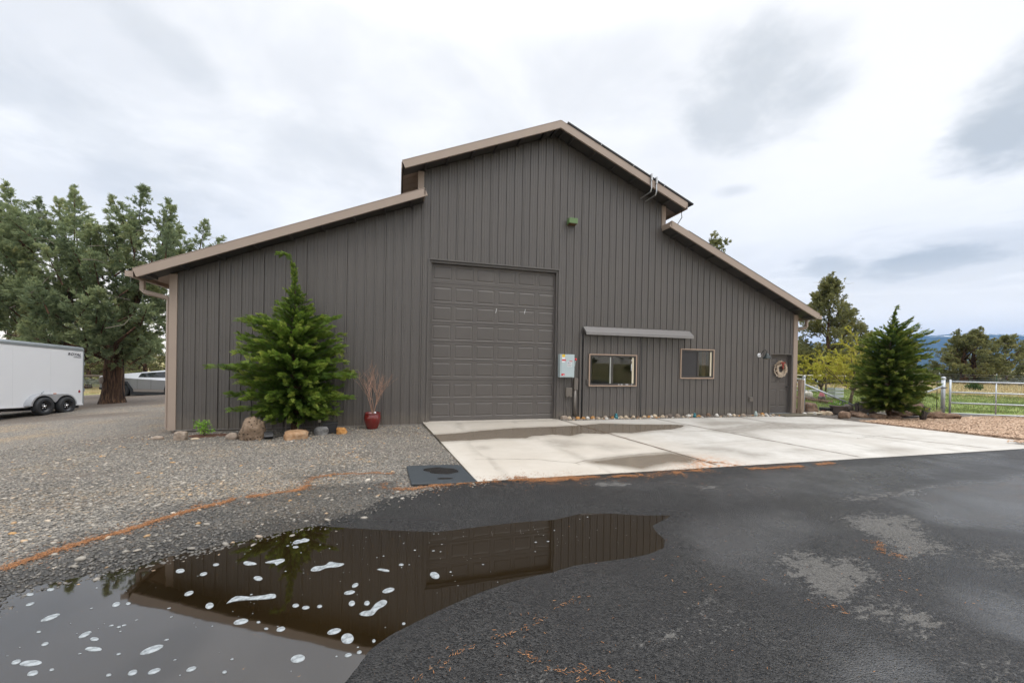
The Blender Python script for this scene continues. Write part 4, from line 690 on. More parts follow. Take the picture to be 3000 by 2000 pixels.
def mk_foam():
    def patch(poly, label, group, jit=0):
        bm = bmesh.new(); c = np.mean(poly, 0); P = []
        n = len(poly)
        for i in range(n):      # closed smooth outline
            p0, p1, p2, p3 = (np.array(poly[(i+k-1) % n]) for k in range(4))
            for t in (0, .33, .67):
                P.append(.5*((2*p1)+(-p0+p2)*t+(2*p0-5*p1+4*p2-p3)*t*t+(-p0+3*p1-3*p2+p3)*t**3))
        lo = [bm.verts.new((q[0]-c[0], q[1]-c[1], 0)) for q in P]; hi = [bm.verts.new(((q[0]-c[0])*.9, (q[1]-c[1])*.9, .003)) for q in P]
        m = len(P)
        for i in range(m): bm.faces.new((lo[i], lo[(i+1) % m], hi[(i+1) % m], hi[i]))
        bm.faces.new(hi); bmesh.ops.recalc_face_normals(bm, faces=bm.faces[:])
        me = bpy.data.meshes.new('foam_patch'); bm.to_mesh(me); bm.free()
        o = link('foam_patch', me, M['foam'], None, (c[0], c[1], ZW+.0008)); tag(o, label, 'foam', group)
    lab = ['long ragged white foam strip like a bone in the middle of the puddle', 'crooked white foam patch with a lumpy right end near the puddle\'s far side',
           'slanting dumbbell shaped foam patch on the dark building reflection', 'white foam ring with a small dark hole near the gravel edge',
           'pointed white foam patch with a notch beside the reflected tree', 'blunt oblong foam patch left of the notched pointed one', 'thin curved foam sliver farthest right of the long foam patches']
    for p, l in zip(FOAM, lab): patch(p, l, 'foam patches on the puddle')
    for p in FOAME:
        c = np.mean(p, 0); ext = max(np.ptp(np.array(p), axis=0)); sz = 'large' if ext > .13 else 'small' if ext > .06 else 'tiny'
        zone = 'bright sky reflection at left' if (c[0] < -5.35 or (c[1] < -8.0 and c[0] < -4.75)) else 'dark reflection of the barn'
        patch(p, f'{sz} oval white foam patch floating on the {zone}', 'foam patches on the puddle')
    # specks
    n = 900; x = rng.uniform(-6.8, -1.3, n); y = rng.uniform(-9.1, -6.5, n); d = .25+.75*(fbm(x*1.4, y*1.4, 3) > .5)
    k = (sdf(x, y, PUDDLE) < -.04) & (rng.random(n) < d*.5); x, y = x[k], y[k]; n = len(x); r = rng.exponential(.0022, n)+.0014; r = np.minimum(r, .010)
    V = []; F = []; b = 0
    for i in range(n):
        for zz, s in ((0, 1), (.002, .7)):
            for q in range(6): V.append((x[i]+r[i]*s*1.4*math.cos(q*1.047), y[i]+r[i]*s*math.sin(q*1.047), ZW+.0008+zz))
        for q in range(6): F.append((b+q, b+(q+1) % 6, b+6+(q+1) % 6, b+6+q))
        F.append(tuple(b+6+q for q in range(6))); b += 12
    me = bpy.data.meshes.new('foam_specks'); me.from_pydata(V, [], F); tag(link('foam_specks', me, M['foam']), 'scattered pinhead foam bubbles dotting the puddle surface', 'foam', kind='stuff')
mk_foam()

def mk_hill():
    a0 = Vector((.2744, .9616)); n = 220; rows = 26
    V = []; F = []
    prof = [(-900, 120), (1500, 180), (3500, 260), (5200, 330), (6400, 385), (7100, 412), (7423, 490), (7800, 530), (8332, 570), (8600, 560), (8974, 545), (9800, 520), (11500, 430), (14000, 300), (18000, 150)]
    px = [p[0] for p in prof]; pz = [p[1] for p in prof]
    for j in range(rows):
        f = j/(rows-1)
        for i in range(n):
            u = -900+i*(18900)/(n-1); cx, cy = 7423, 4112
            # ridge line roughly across the view (screen right = (.9616,-.2744))
            bx = 7423+(u-7423)*.96; by = 4112-(u-7423)*.28
            H = np.interp(u, px, pz); H += (fbm(u*.004, j*0+.5, 2, 5)-.5)*38
            dd = (f-.0)*3400; x = bx-.2744*3400+.2744*dd; y = by-.9616*3400+.9616*dd
            z = H*(f**1.15)*(1 + .25*(fbm(u*.0022, f*3, 6)-.5)*(1-f)) - 8
            V.append((x, y, z))
    for j in range(rows-1):
        for i in range(n-1): a = j*n+i; F.append((a, a+1, a+1+n, a+n))
    b = len(V)
    for i in range(n): x, y, z = V[(rows-1)*n+i]; V.append((x+.2744*2500, y+.9616*2500, -20))
    for i in range(n-1): a = (rows-1)*n+i; F.append((a, a+1, b+i+1, b+i))
    t = NT('forested_hillside'); p = t.pos(); v = t.pos((.0016, .0016, .012)); f = t.noise(2.2, 8, .65, v, .4); sp = t.n.new('ShaderNodeSeparateXYZ'); t.l(p, sp.inputs[0])
    hi = t.ss(sp.outputs[2], 380, 560, -.10, .085); s = t.ss(t.math('ADD', f, hi), .56, .62); g = t.noise(.03, 5, .7, p)
    c = t.mix(t.ss(g, .4, .6), (.018, .03, .026), (.05, .062, .05)); c = t.mix(s, c, (.62, .62, .60))
    t.set(color=c, rough=1, spec=0)
    me = bpy.data.meshes.new('hill'); me.from_pydata(V, [], F); o = link('hill', me, t.m, smooth=True); o['kind'] = 'structure'
mk_hill()
def mk_haze():
    mb = MB().box(-1500, 14500, -600, 9800, -40, 900)
    m = bpy.data.materials.new('haze_air'); m.use_nodes = True; n = m.node_tree.nodes; n.clear(); o = n.new('ShaderNodeOutputMaterial'); v = n.new('ShaderNodeVolumePrincipled')
    v.inputs['Color'].default_value = HAZE_COL; v.inputs['Density'].default_value = HAZE_D; v.inputs['Anisotropy'].default_value = 0
    m.node_tree.links.new(v.outputs[0], o.inputs['Volume'])
    tag(mb.build('haze', m), kind='stuff')
HAZE_COL = (.24, .48, .92, 1); HAZE_D = 7.0e-5
mk_haze()
# ------------------------------------------------------------------ the barn
PITCH = .2286; HW = 9.144; HC = 3.66; DEPTH = 15.0
def roof_top(x):          # top of the roof sheet above the facade
    a = abs(x); return 8.285-.4167*a if a <= HC else 3.43+.4167*(9.62-a)
def mk_siding(x0, x1, zbot, ztop, y, openings=(), ph=0.0, breaks=()):
    """ribbed steel sheet facing -y, columns clipped by openings [(xa,xb,za,zb)]"""
    prof = [(0, 0), (.008, .026), (.036, .026), (.044, 0), (.095, 0), (.098, .005), (.113, .005), (.116, 0), (.160, 0), (.163, .005), (.178, .005), (.181, 0), (.2286, 0)]
    bx = set()
    k0 = int(math.floor((x0-ph)/PITCH))-1; k1 = int(math.ceil((x1-ph)/PITCH))+1
    pts = []
    for k in range(k0, k1):
        for u, h in prof[:-1]:
            pts.append((ph+k*PITCH+u, h, k))
            if k % 4 == 3 and u == .044: pts += [(ph+k*PITCH+.046, -.010, k), (ph+k*PITCH+.053, -.010, k), (ph+k*PITCH+.055, 0, k)]
    xs = [p[0] for p in pts]; hs = [p[1] for p in pts]
    ex = [x0, x1]+[v for o in openings for v in o[:2]]+list(breaks)
    allx = sorted(set([round(x, 5) for x in xs if x0 < x < x1]+[round(x, 5) for x in ex if x0 <= x <= x1]))
    mb = MB()
    for a, b in zip(allx[:-1], allx[1:]):
        if b-a < 1e-5: continue
        m = (a+b)/2; ha = float(np.interp(a+1e-6, xs, hs)); hb = float(np.interp(b-1e-6, xs, hs))
        # sheets lap every fourth rib: a hairline step
        segs = [(zbot, None)]; holes = sorted([(o[2], o[3]) for o in openings if o[0]-1e-6 <= m <= o[1]+1e-6])
        lo = zbot; spans = []
        for za, zb in holes:
            if za > lo: spans.append((lo, za))
            lo = max(lo, zb)
        spans.append((lo, None))
        for za, zb in spans:
            ta = ztop(a if abs(a) != HC else a+math.copysign(1e-4, m-a)) if zb is None else zb
            tb = ztop(b if abs(b) != HC else b+math.copysign(1e-4, m-b)) if zb is None else zb
            mb.quad((a, y-ha, za), (b, y-hb, za), (b, y-hb, tb), (a, y-ha, ta))
    return mb
def raised_panel(mb, x0, x1, z0, z1, y, d=.007, w=.022, e=.05):
    """pressed panel: groove ring and raised field, front at y (facing -y)"""
    r = [(x0, x1, z0, z1, 0), (x0+w*.5, x1-w*.5, z0+w*.5, z1-w*.5, d), (x0+w, x1-w, z0+w, z1-w, d), (x0+w+e*.6, x1-w-e*.6, z0+w+e*.6, z1-w-e*.6, -.002)]
    vs = []
    for a, b, c, f, dy in r: vs += [(a, y+dy, c), (b, y+dy, c), (b, y+dy, f), (a, y+dy, f)]
    fs = []
    for i in range(3):
        for k in range(4): fs.append((i*4+k, i*4+(k+1) % 4, i*4+4+(k+1) % 4, i*4+4+k))
    fs.append((12, 13, 14, 15)); mb.add(vs, fs)
def panel_sheet(mb, x0, x1, z0, z1, y, wins):
    """flat sheet with rectangular holes (grid fill), then the pressed panels in the holes"""
    xs = sorted(set([x0, x1]+[v for w in wins for v in w[:2]])); zs = sorted(set([z0, z1]+[v for w in wins for v in w[2:]]))
    for a, b in zip(xs[:-1], xs[1:]):
        for c, d in zip(zs[:-1], zs[1:]):
            m = ((a+b)/2, (c+d)/2)
            if any(w[0] < m[0] < w[1] and w[2] < m[1] < w[3] for w in wins): continue
            mb.quad((a, y, c), (b, y, c), (b, y, d), (a, y, d))
    for w in wins: raised_panel(mb, *w, y)

barn = empty('barn', (0, 0, 0), 0, 'large dark brown ribbed steel barn with raised centre roof and tan trim', 'barn')
def mk_barn():
    GD = (-3.45, .20, -.02, 4.28); SD = (1.12, 2.80, -.02, 2.40); W2 = (4.44, 5.62, 1.25, 2.10); MD = (8.03, 8.98, -.02, 2.045)
    top = lambda x: roof_top(x)-.168
    mk_siding(-9.02, 9.04, -.045, top, 0, [GD, SD, W2, MD], -39.1*PITCH+.0, (-HC, HC)).build('front_wall', M['siding'], barn)
    # screws in rows
    sc = MB(); k = 0
    for i in range(-1, 80):
        x = (i-39.1)*PITCH+.075
        if not -9.0 < x < 9.0: continue
        for z in np.arange(.55, 8.1, .61):
            if z > roof_top(x)-.3: break
            if any(o[0]-.08 < x < o[1]+.08 and o[2]-.06 < z < o[3]+.08 for o in (GD, (1.0, 4.75, -.1, 2.72), W2, MD)): continue
            for q in range(1):
                r = .0085; b = [(x+r*math.cos(t*1.047), -.004-.0, z+r*math.sin(t*1.047)) for t in range(6)]; c = [(p[0]*1, -.010, p[2]) for p in b]
                sc.add(b+c, [(6, 7, 8, 9, 10, 11)[::-1]]+[(j, j+6, (j+1) % 6+6, (j+1) % 6) for j in range(6)])
    so = sc.build('screws', simple('screw_heads', (.05, .047, .045), .5), barn); so['kind'] = 'stuff'
    # other walls and foundation
    MB().box(-9.12, -9.06, .06, DEPTH, -.4, 3.55).build('side_wall', M['tan'], barn); MB().box(9.06, 9.12, .06, DEPTH, -.4, 3.55).build('side_wall', M['tan'], barn)
    MB().prism([(-9.1, -.4), (9.1, -.4), (9.1, 3.5), (HC, 5.8), (HC, 6.6), (0, 8.1), (-HC, 6.6), (-HC, 5.8), (-9.1, 3.5)], 'y', DEPTH, DEPTH+.06).build('back_wall', M['siding'], barn)
    for s in (-1, 1): MB().box(min(s*HC, s*(HC-.06)), max(s*HC, s*(HC-.06)), .05, DEPTH-.02, 5.55, 6.66).build('clerestory_wall', M['tan'], barn)
    fm = MB(); fm.box(-9.06, -3.48, .004, .12, -.5, -.047); fm.box(.23, 8.02, .004, .12, -.5, -.047); fm.build('foundation', simple('foundation_concrete', (.17, .15, .13), .9), barn)
    MB().box(-9.0, 9.0, .3, DEPTH-.1, -.3, -.03).build('floor', simple('barn_floor', (.2, .19, .18), .8), barn)
    bt = MB(); bt.box(-9.06, -3.47, -.03, .003, -.062, -.046); bt.build('base_trim', simple('base_trim_metal', (.22, .2, .185), .35), barn)
    # corner trims
    for a, b, z0, z1 in ((-9.17, -9.02, -.05, 3.46), (9.04, 9.22, 0.0, 3.44)):
        m = MB().box(a, b, -.028, .16, z0, z1); m.build('corner_trim', M['tan'], barn)
    MB().box(-3.78, -3.63, -.028, .14, 5.87, 6.56).build('corner_trim', M['tan'], barn); MB().box(3.61, 3.75, -.028, .14, 5.87, 6.56).build('corner_trim', M['tan'], barn)
    # ---- roofs
    Y0, Y1 = -.45, DEPTH+.45
    def slope(xa, za, xb, zb, nm):
        m = MB(); t = .035
        m.prism([(xa, za), (xb, zb), (xb, zb-t), (xa, za-t)], 'y', Y0, Y1)
        n = int((Y1-Y0)/PITCH)
        for i in range(n):
            y = Y0+.1+i*PITCH
            m.prism([(xa, za+.001), (xb, zb+.001), (xb, zb+.02), (xa, za+.02)], 'y', y, y+.05)
        m.build(nm, M['roof'], barn)
    for s in (-1, 1):
        slope(0, 8.265, s*4.19, 8.265-.4167*4.19, 'roof_slope')
        slope(s*3.63, 3.42+.4167*(9.62-3.63), s*9.62, 3.42, 'wing_roof_slope')
    MB().prism([(-.22, 8.20), (0, 8.295), (.22, 8.20), (.22, 8.212), (0, 8.307), (-.22, 8.212)], 'y', Y0-.01, Y1).build('ridge_cap', M['tan'], barn)
    # dark underside board and filler strip behind the rib tops
    for s in (-1, 1):
        for xa, xb, z0, sl in ((0.0, 4.15, 8.285, .4167), (3.66, 9.58, 3.43+.4167*(9.62-3.66), .4167)):
            za, zb = z0-.150, z0-.150-sl*(xb-xa)
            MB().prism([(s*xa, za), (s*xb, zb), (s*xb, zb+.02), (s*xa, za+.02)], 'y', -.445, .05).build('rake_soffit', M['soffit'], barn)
    # purlins under the overhang, seen from below
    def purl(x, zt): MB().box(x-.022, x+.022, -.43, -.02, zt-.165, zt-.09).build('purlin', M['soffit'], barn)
    for s in (-1, 1):
        for d in (.12, .42, 1.1, 1.75, 2.4, 3.05, 3.6): purl(s*d, 8.23-.4167*d)
        for d in (3.95, 4.6, 5.3, 6.0, 6.7, 7.4, 8.1, 8.8, 9.4): purl(s*d, 3.385+.4167*(9.62-d))
    # soffit boards under the long eaves of the raised part
    for s in (-1, 1):
        m = MB(); n = 40
        for i in range(n):
            y = .02+i*.37; xa, xb = s*3.67, s*4.16
            m.prism([(xa, 8.175-.4167*3.67), (xb, 8.175-.4167*4.16), (xb, 8.195-.4167*4.16), (xa, 8.195-.4167*3.67)], 'y', y, y+.355)
        m.build('eave_soffit', M['tan'], barn)
        m = MB(); 
        for i in range(40):
            y = .18+i*.37; xa, xb = s*9.14, s*9.59
            m.prism([(xa, 3.33+.4167*(9.62-9.14)), (xb, 3.33+.4167*.03), (xb, 3.35+.4167*.03), (xa, 3.35+.4167*.48)], 'y', y, y+.355)
        m.build('wing_eave_soffit', M['tan'], barn)
    # ---- rake fascia (front)
    def rake(xa, za, xb, zb, nm='rake_fascia', cuts=(0, 0)):
        h = .178; m = MB(); e = Vector((xb-xa, zb-za)).normalized(); nr = Vector((-e.y, e.x));
        if nr.y > 0: nr = -nr
        ca, cb = cuts
        pa, pb = Vector((xa, za)), Vector((xb, zb)); qa = pa+nr*h+e*ca; qb = pb+nr*h+e*cb
        m.prism([tuple(pa), tuple(pb), tuple(qb), tuple(qa)], 'y', -.475, -.452)
        m.prism([tuple(pa+Vector((0, .006))), tuple(pb+Vector((0, .006))), tuple(pb-nr*.012+Vector((0, .006))), tuple(pa-nr*.012+Vector((0, .006)))], 'y', -.478, -.36)
        m.prism([tuple(qa), tuple(qb), tuple(qb-nr*.006), tuple(qa-nr*.006)], 'y', -.452, -.42)
        m.build(nm, M['tan'], barn)
    rk = .178*math.sin(math.atan(.4167))
    for s in (-1, 1):
        e = 1
        rake(0, 8.285, s*4.19, 8.285-.4167*4.19, 'rake_fascia', (.178*.4167, 0))
        rake(s*3.63, 3.44+.4167*(9.62-3.63), s*9.62, 3.44, 'wing_rake_fascia', (0, 0))
    # return of the wing fascia back to the wall (its inner end)
    zi = 3.44+.4167*(9.62-3.63)
    for s in (-1, 1):
        MB().prism([(-.475, zi-.002), (-.02, zi-.002), (-.02, zi-.16), (-.475, zi-.165)], 'x', s*3.63-.012, s*3.63+.012).build('fascia_return', M['tan'], barn)
    # eave fascia, gutters and downspouts on the long sides
    for s in (-1, 1):
        for xx, zz in ((4.19, 8.285-.4167*4.19), (9.62, 3.44)):
            MB().box(min(s*xx, s*(xx+.02)), max(s*xx, s*(xx+.02)), -.45, Y1, zz-.17, zz-.02).build('eave_fascia', M['tan'], barn)
        zz = 3.40; g = MB(); xa = s*9.64; prof = [(xa, zz), (xa, zz-.12), (xa+s*.09, zz-.12), (xa+s*.14, zz), (xa+s*.125, zz), (xa+s*.085, zz-.108), (xa+s*.012, zz-.108), (xa+s*.012, zz)]
        g.prism(prof, 'y', -.42, Y1); g.box(min(xa, xa+s*.13), max(xa, xa+s*.13), -.435, -.42, zz-.115, zz); g.build('gutter', M['tan'], barn)
        d = MB(); w = .04
        def seg(a, b):
            a, b = Vector(a), Vector(b); t = (b-a).normalized(); d.tube([a, b], .052, 4)
        d.tube([(s*9.70, .05, 3.29), (s*9.70, .05, 3.08), (s*9.66, .05, 3.03), (s*9.24, .05, 2.93), (s*9.205, .05, 2.88), (s*9.205, .05, -.02 if s < 0 else .12)], .056, 4); d.build('downspout', M['tan'], barn)
    # wiring from the roof edge down to the wing (right)
    MB().tube([(4.17, -.2, 6.45), (4.2, -.2, 6.2), (4.05, -.2, 5.98), (3.9, -.18, 5.83)], .012, 6).build('cable', M['black'], barn)
    # two bare conduits over the right rake
    c = MB()
    for x in (2.88, 3.05):
        zt = roof_top(x); c.tube([(x, -.36, zt+.16), (x, -.44, zt+.13), (x, -.50, zt+.05), (x+.01, -.50, zt-.28), (x, -.47, zt-.37), (x-.04, -.04, zt-.40)], .018, 8); c.box(x-.025, x+.025, -.535, -.46, zt-.05, zt+.14)
    c.build('roof_conduit', M['silver'], barn)
    # ---- big sectional door
    gx0, gx1, gz1 = GD[0], GD[1], GD[3]; yd = .115
    door = MB()
    door.box(gx0+.003, gx0+.05, .02, yd+.02, -.02, gz1-.002); door.box(gx1-.05, gx1-.003, .02, yd+.02, -.02, gz1-.002); door.box(gx0+.05, gx1-.05, .02, yd+.02, gz1-.06, gz1-.002)
    dr = door.build('garage_door', M['siding'], barn)
    secs = [-.005, .575, 1.105, 1.635, 2.135, 2.65, 3.155, 3.70, 4.22]
    pans = [(.12, .50), (.645, 1.015), (1.2, 1.585), (1.685, 2.07), (2.19, 2.59), (2.70, 3.09), (3.21, 3.605), (3.80, 4.165)]
    for i in range(8):
        m = MB(); wins = []
        for k in range(6): xx = gx0+.105+k*.596; wins.append((xx, xx+.50, *pans[i]))
        panel_sheet(m, gx0+.05, gx1-.05, secs[i]+.004, secs[i+1]-.004, yd+(.003 if i % 2 else 0), wins)
        y = yd+(.003 if i % 2 else 0)
        m.quad((gx0+.05, y, secs[i+1]-.004), (gx1-.05, y, secs[i+1]-.004), (gx1-.05, y+.02, secs[i+1]+.002), (gx0+.05, y+.02, secs[i+1]+.002))
        m.quad((gx0+.05, y+.02, secs[i]-.002), (gx1-.05, y+.02, secs[i]-.002), (gx1-.05, y, secs[i]+.004), (gx0+.05, y, secs[i]+.004))
        if i in (4, 5):
            pass
        s_ = m.build('door_section', M['door'], dr)
    sm = MB()
    for x, z in ((-1.62, 2.98), (-.78, 3.0)):
        sm.quad((x, yd-.004, z), (x+.012, yd-.004, z), (x+.04, yd-.004, z+.13), (x+.03, yd-.004, z+.13))
    sm.build('scratch', M['paper'], dr)['kind'] = 'stuff'
    MB().box(gx0+.05, gx1-.05, yd-.01, yd+.03, -.02, -.004).build('bottom_seal', M['black'], dr)
    MB().box(gx0, gx1, yd+.05, yd+.10, -.02, gz1).build('inner_panel', M['interior'], dr)
    # casing round the opening, bent out at the right jamb where it was knocked
    cs = MB(); cs.box(gx0-.035, gx0, -.03, .14, -.03, gz1); cs.box(gx0-.035, gx1+.035, -.03, .14, gz1, gz1+.035)
    cs.box(gx1, gx1+.03, -.024, .14, -.02, gz1); cs.prism([(gx1+.031, 0), (gx1+.06, .02), (gx1+.05, 3.0), (gx1+.031, 3.1)], 'y', -.034, -.006)
    cs.build('door_casing', M['siding'], barn)
    # ---- sliding barn door with its own window, and the track cover above
    sd = mk_siding(1.03, 2.90, .045, lambda x: 2.47, -.075, [(1.20, 2.73, .99, 1.87)], .06, ()).build('sliding_door', M['siding'], barn)
    e = MB(); e.box(1.0, 1.032, -.10, -.035, .035, 2.47); e.box(2.895, 2.915, -.10, -.035, .035, 2.47); e.box(1.032, 2.895, -.08, -.05, .03, .047); e.build('door_edge', M['siding'], sd)
    MB().box(2.9155, 2.985, -.05, -.002, .03, 2.47).build('door_gap', M['black'], sd); MB().box(.958, .998, -.04, -.002, .03, 2.47).build('door_gap', M['black'], sd)  # solid black strips stand in for the shaded gaps at the door's edges
    MB().box(1.032, 2.895, -.072, -.06, .05, .985).build('door_back', M['interior'], sd)
    MB().box(.90, .955, -.06, -.02, .03, 2.5).build('door_post', M['siding'], barn)
    h = MB(); h.tube([(1.125, -.10, 1.01), (1.125, -.145, 1.02), (1.125, -.145, 1.13), (1.125, -.10, 1.14)], .016, 6); h.box(1.10, 1.15, -.10, -.093, .98, 1.17); h.build('handle', M['siding'], sd)
    def slider(x0, x1, z0, z1, y, parent, open_right, mull=.5):
        fr = MB(); w = .030
        fr.box(x0, x1, y-.025, y+.01, z1-w, z1); fr.box(x0, x1, y-.025, y+.01, z0, z0+w); fr.box(x0, x0+w, y-.025, y+.01, z0+w, z1-w); fr.box(x1-w, x1, y-.025, y+.01, z0+w, z1-w)
        win = fr.build('window', M['tan_dark'], parent)
        b = w; f2 = MB(); t = .05; ia, ib, ja, jb = x0+b, x1-b, z0+b, z1-b
        f2.box(ia, ib, y-.012, y+.05, jb-t, jb); f2.box(ia, ib, y-.012, y+.05, ja, ja+t); f2.box(ia, ia+t, y-.012, y+.05, ja+t, jb-t); f2.box(ib-t, ib, y-.012, y+.05, ja+t, jb-t)
        xm = ia+(ib-ia)*mull; f2.box(xm-.03, xm+.03, y-.014, y+.05, ja+t, jb-t); f2.build('sash', M['frame'], win)
        MB().box(ia+t, xm-.03, y+.012, y+.018, ja+t, jb-t).build('pane', M['glass'], win)
        return win, ia+t, xm-.03, xm+.03, ib-t, ja+t, jb-t, y
    w1, a, b, c, d, z0, z1, y = slider(1.165, 2.765, .955, 1.905, -.105, sd, True, .475)
    MB().box(c+.001, d-.10, y+.020, y+.026, z0, z1).build('pane', M['glass'], w1)
    MB().box(b-.045, b-.002, y-.004, y+.011, z0+.001, z1-.001).build('sash_rail', simple('worn_vinyl', (.36, .37, .34), .5), w1)
    MB().box(d-.075, d-.02, y+.0, y+.04, z0-.01, z1+.004).build('jamb_liner', M['cream'], w1)
    mm = MB()
    for xx, ww in ((c+.18, .04), (c+.27, .06), (c+.43, .09), (d-.095, .02)): mm.box(xx, xx+ww, y-.016, y-.0125, z0-.036, z0-.018)
    for zz in (.5, .58, .64, .7, .86): mm.box(d-.11, d-.09, y+.004, y+.010, z0+(z1-z0)*zz, z0+(z1-z0)*zz+.04)
    mm.build('paint_chips', M['paper'], w1)['kind'] = 'stuff'
    w2, a, b, c, d, z0, z1, y = slider(4.385, 5.675, 1.195, 2.145, -.028, barn, False, .52)
    MB().box(c+.001, d-.06, y+.03, y+.036, z0, z1).build('pane', M['glass'], w2)
    MB().box(a, b, y+.006, y+.0085, z0, z1).build('insect_screen', M['screen'], w2)
    MB().box(d-.06, d-.012, y+.0, y+.04, z0-.006, z1+.004).build('jamb_liner', M['cream'], w2)
    MB().box(d-.27, d-.10, y+.16, y+.21, z0-.1, z1+.1).build('wall_stud', M['wood_pine'], w2)
    cm = MB(); xs = np.linspace(d-.40, d-.29, 9); cm.add([(x, y+.14+.012*math.sin(i*2.1), z) for z in (z0-.05, z1+.05) for i, x in enumerate(xs)], [(i, i+1, 10+i, 9+i) for i in range(8)]); cm.build('curtain', M['curtain'], w2)
    MB().box(4.3, 5.75, .10, .22, z0-.06, z0-.012).build('window_ledge', M['wood_pine'], w2)
    # pot on the ledge
    MB().lathe([(.0, 0), (.075, 0), (.08, .14), (.07, .14), (.065, .02), (0, .02)], 16, (5.0, .15, z0-.008)).build('ledge_pot', M['paper'], w2)
    # track cover
    tc = MB(); x0, x1 = .995, 4.69
    tc.prism([(-.02, 2.69), (-.055, 2.70), (-.255, 2.535), (-.262, 2.455), (-.254, 2.455), (-.247, 2.53), (-.05, 2.688), (-.02, 2.68)], 'x', x0, x1)
    tc.prism([(-.0, 2.68), (-.05, 2.688), (-.25, 2.53), (-.25, 2.47)], 'x', x0+.002, x0+.02); tc.prism([(-.0, 2.68), (-.05, 2.688), (-.25, 2.53), (-.25, 2.47)], 'x', x1-.02, x1-.002)
    for i in range(16): xx = x0+.08+i*PITCH; tc.prism([(xx, -.02), (xx+.055, -.02), (xx+.045, -.05), (xx+.01, -.05)], 'z', 2.695, 2.715)
    tc.build('track_cover', simple('track_cover_paint', (.20, .19, .185), .38), barn)
    # ---- walk door
    x0, x1, zt = MD[0], MD[1], MD[3]; fr = MB()
    fr.box(x0-.04, x0+.02, -.03, .16, 0.0, zt); fr.box(x1-.02, x1+.04, -.03, .16, 0.0, zt); fr.box(x0-.04, x1+.04, -.032, .16, zt, zt+.04)
    f = fr.build('door_frame', M['siding'], barn)
    yl = .10; lf = MB(); a, b = x0+.02, x1-.02; ww = b-a; wins = []
    for u0, u1 in ((.10, .44), (.56, .90)):
        for v0, v1 in ((.25, .86), (1.04, 1.62), (1.74, 1.93)): wins.append((a+ww*u0, a+ww*u1, v0, v1))
    panel_sheet(lf, a, b, .015, zt-.005, yl, wins); l = lf.build('walk_door', M['door'], barn)
    kn = MB(); kn.lathe([(0, 0), (.03, 0), (.03, .012), (.012, .02), (.012, .045), (.028, .06), (.026, .08), (0, .088)], 14); kn.xform(Matrix.Translation((b-.07, yl, .93)) @ Matrix.Rotation(R(90), 4, 'X')); kn.build('handle', M['frame'], l, True)
    MB().box(x0, x1, yl+.04, yl+.08, 0, zt).build('door_core', M['interior'], l)
    MB().box(x0-.02, x1+.02, -.06, .1, .0, .022).build('threshold', M['alu'], barn)
mk_barn()

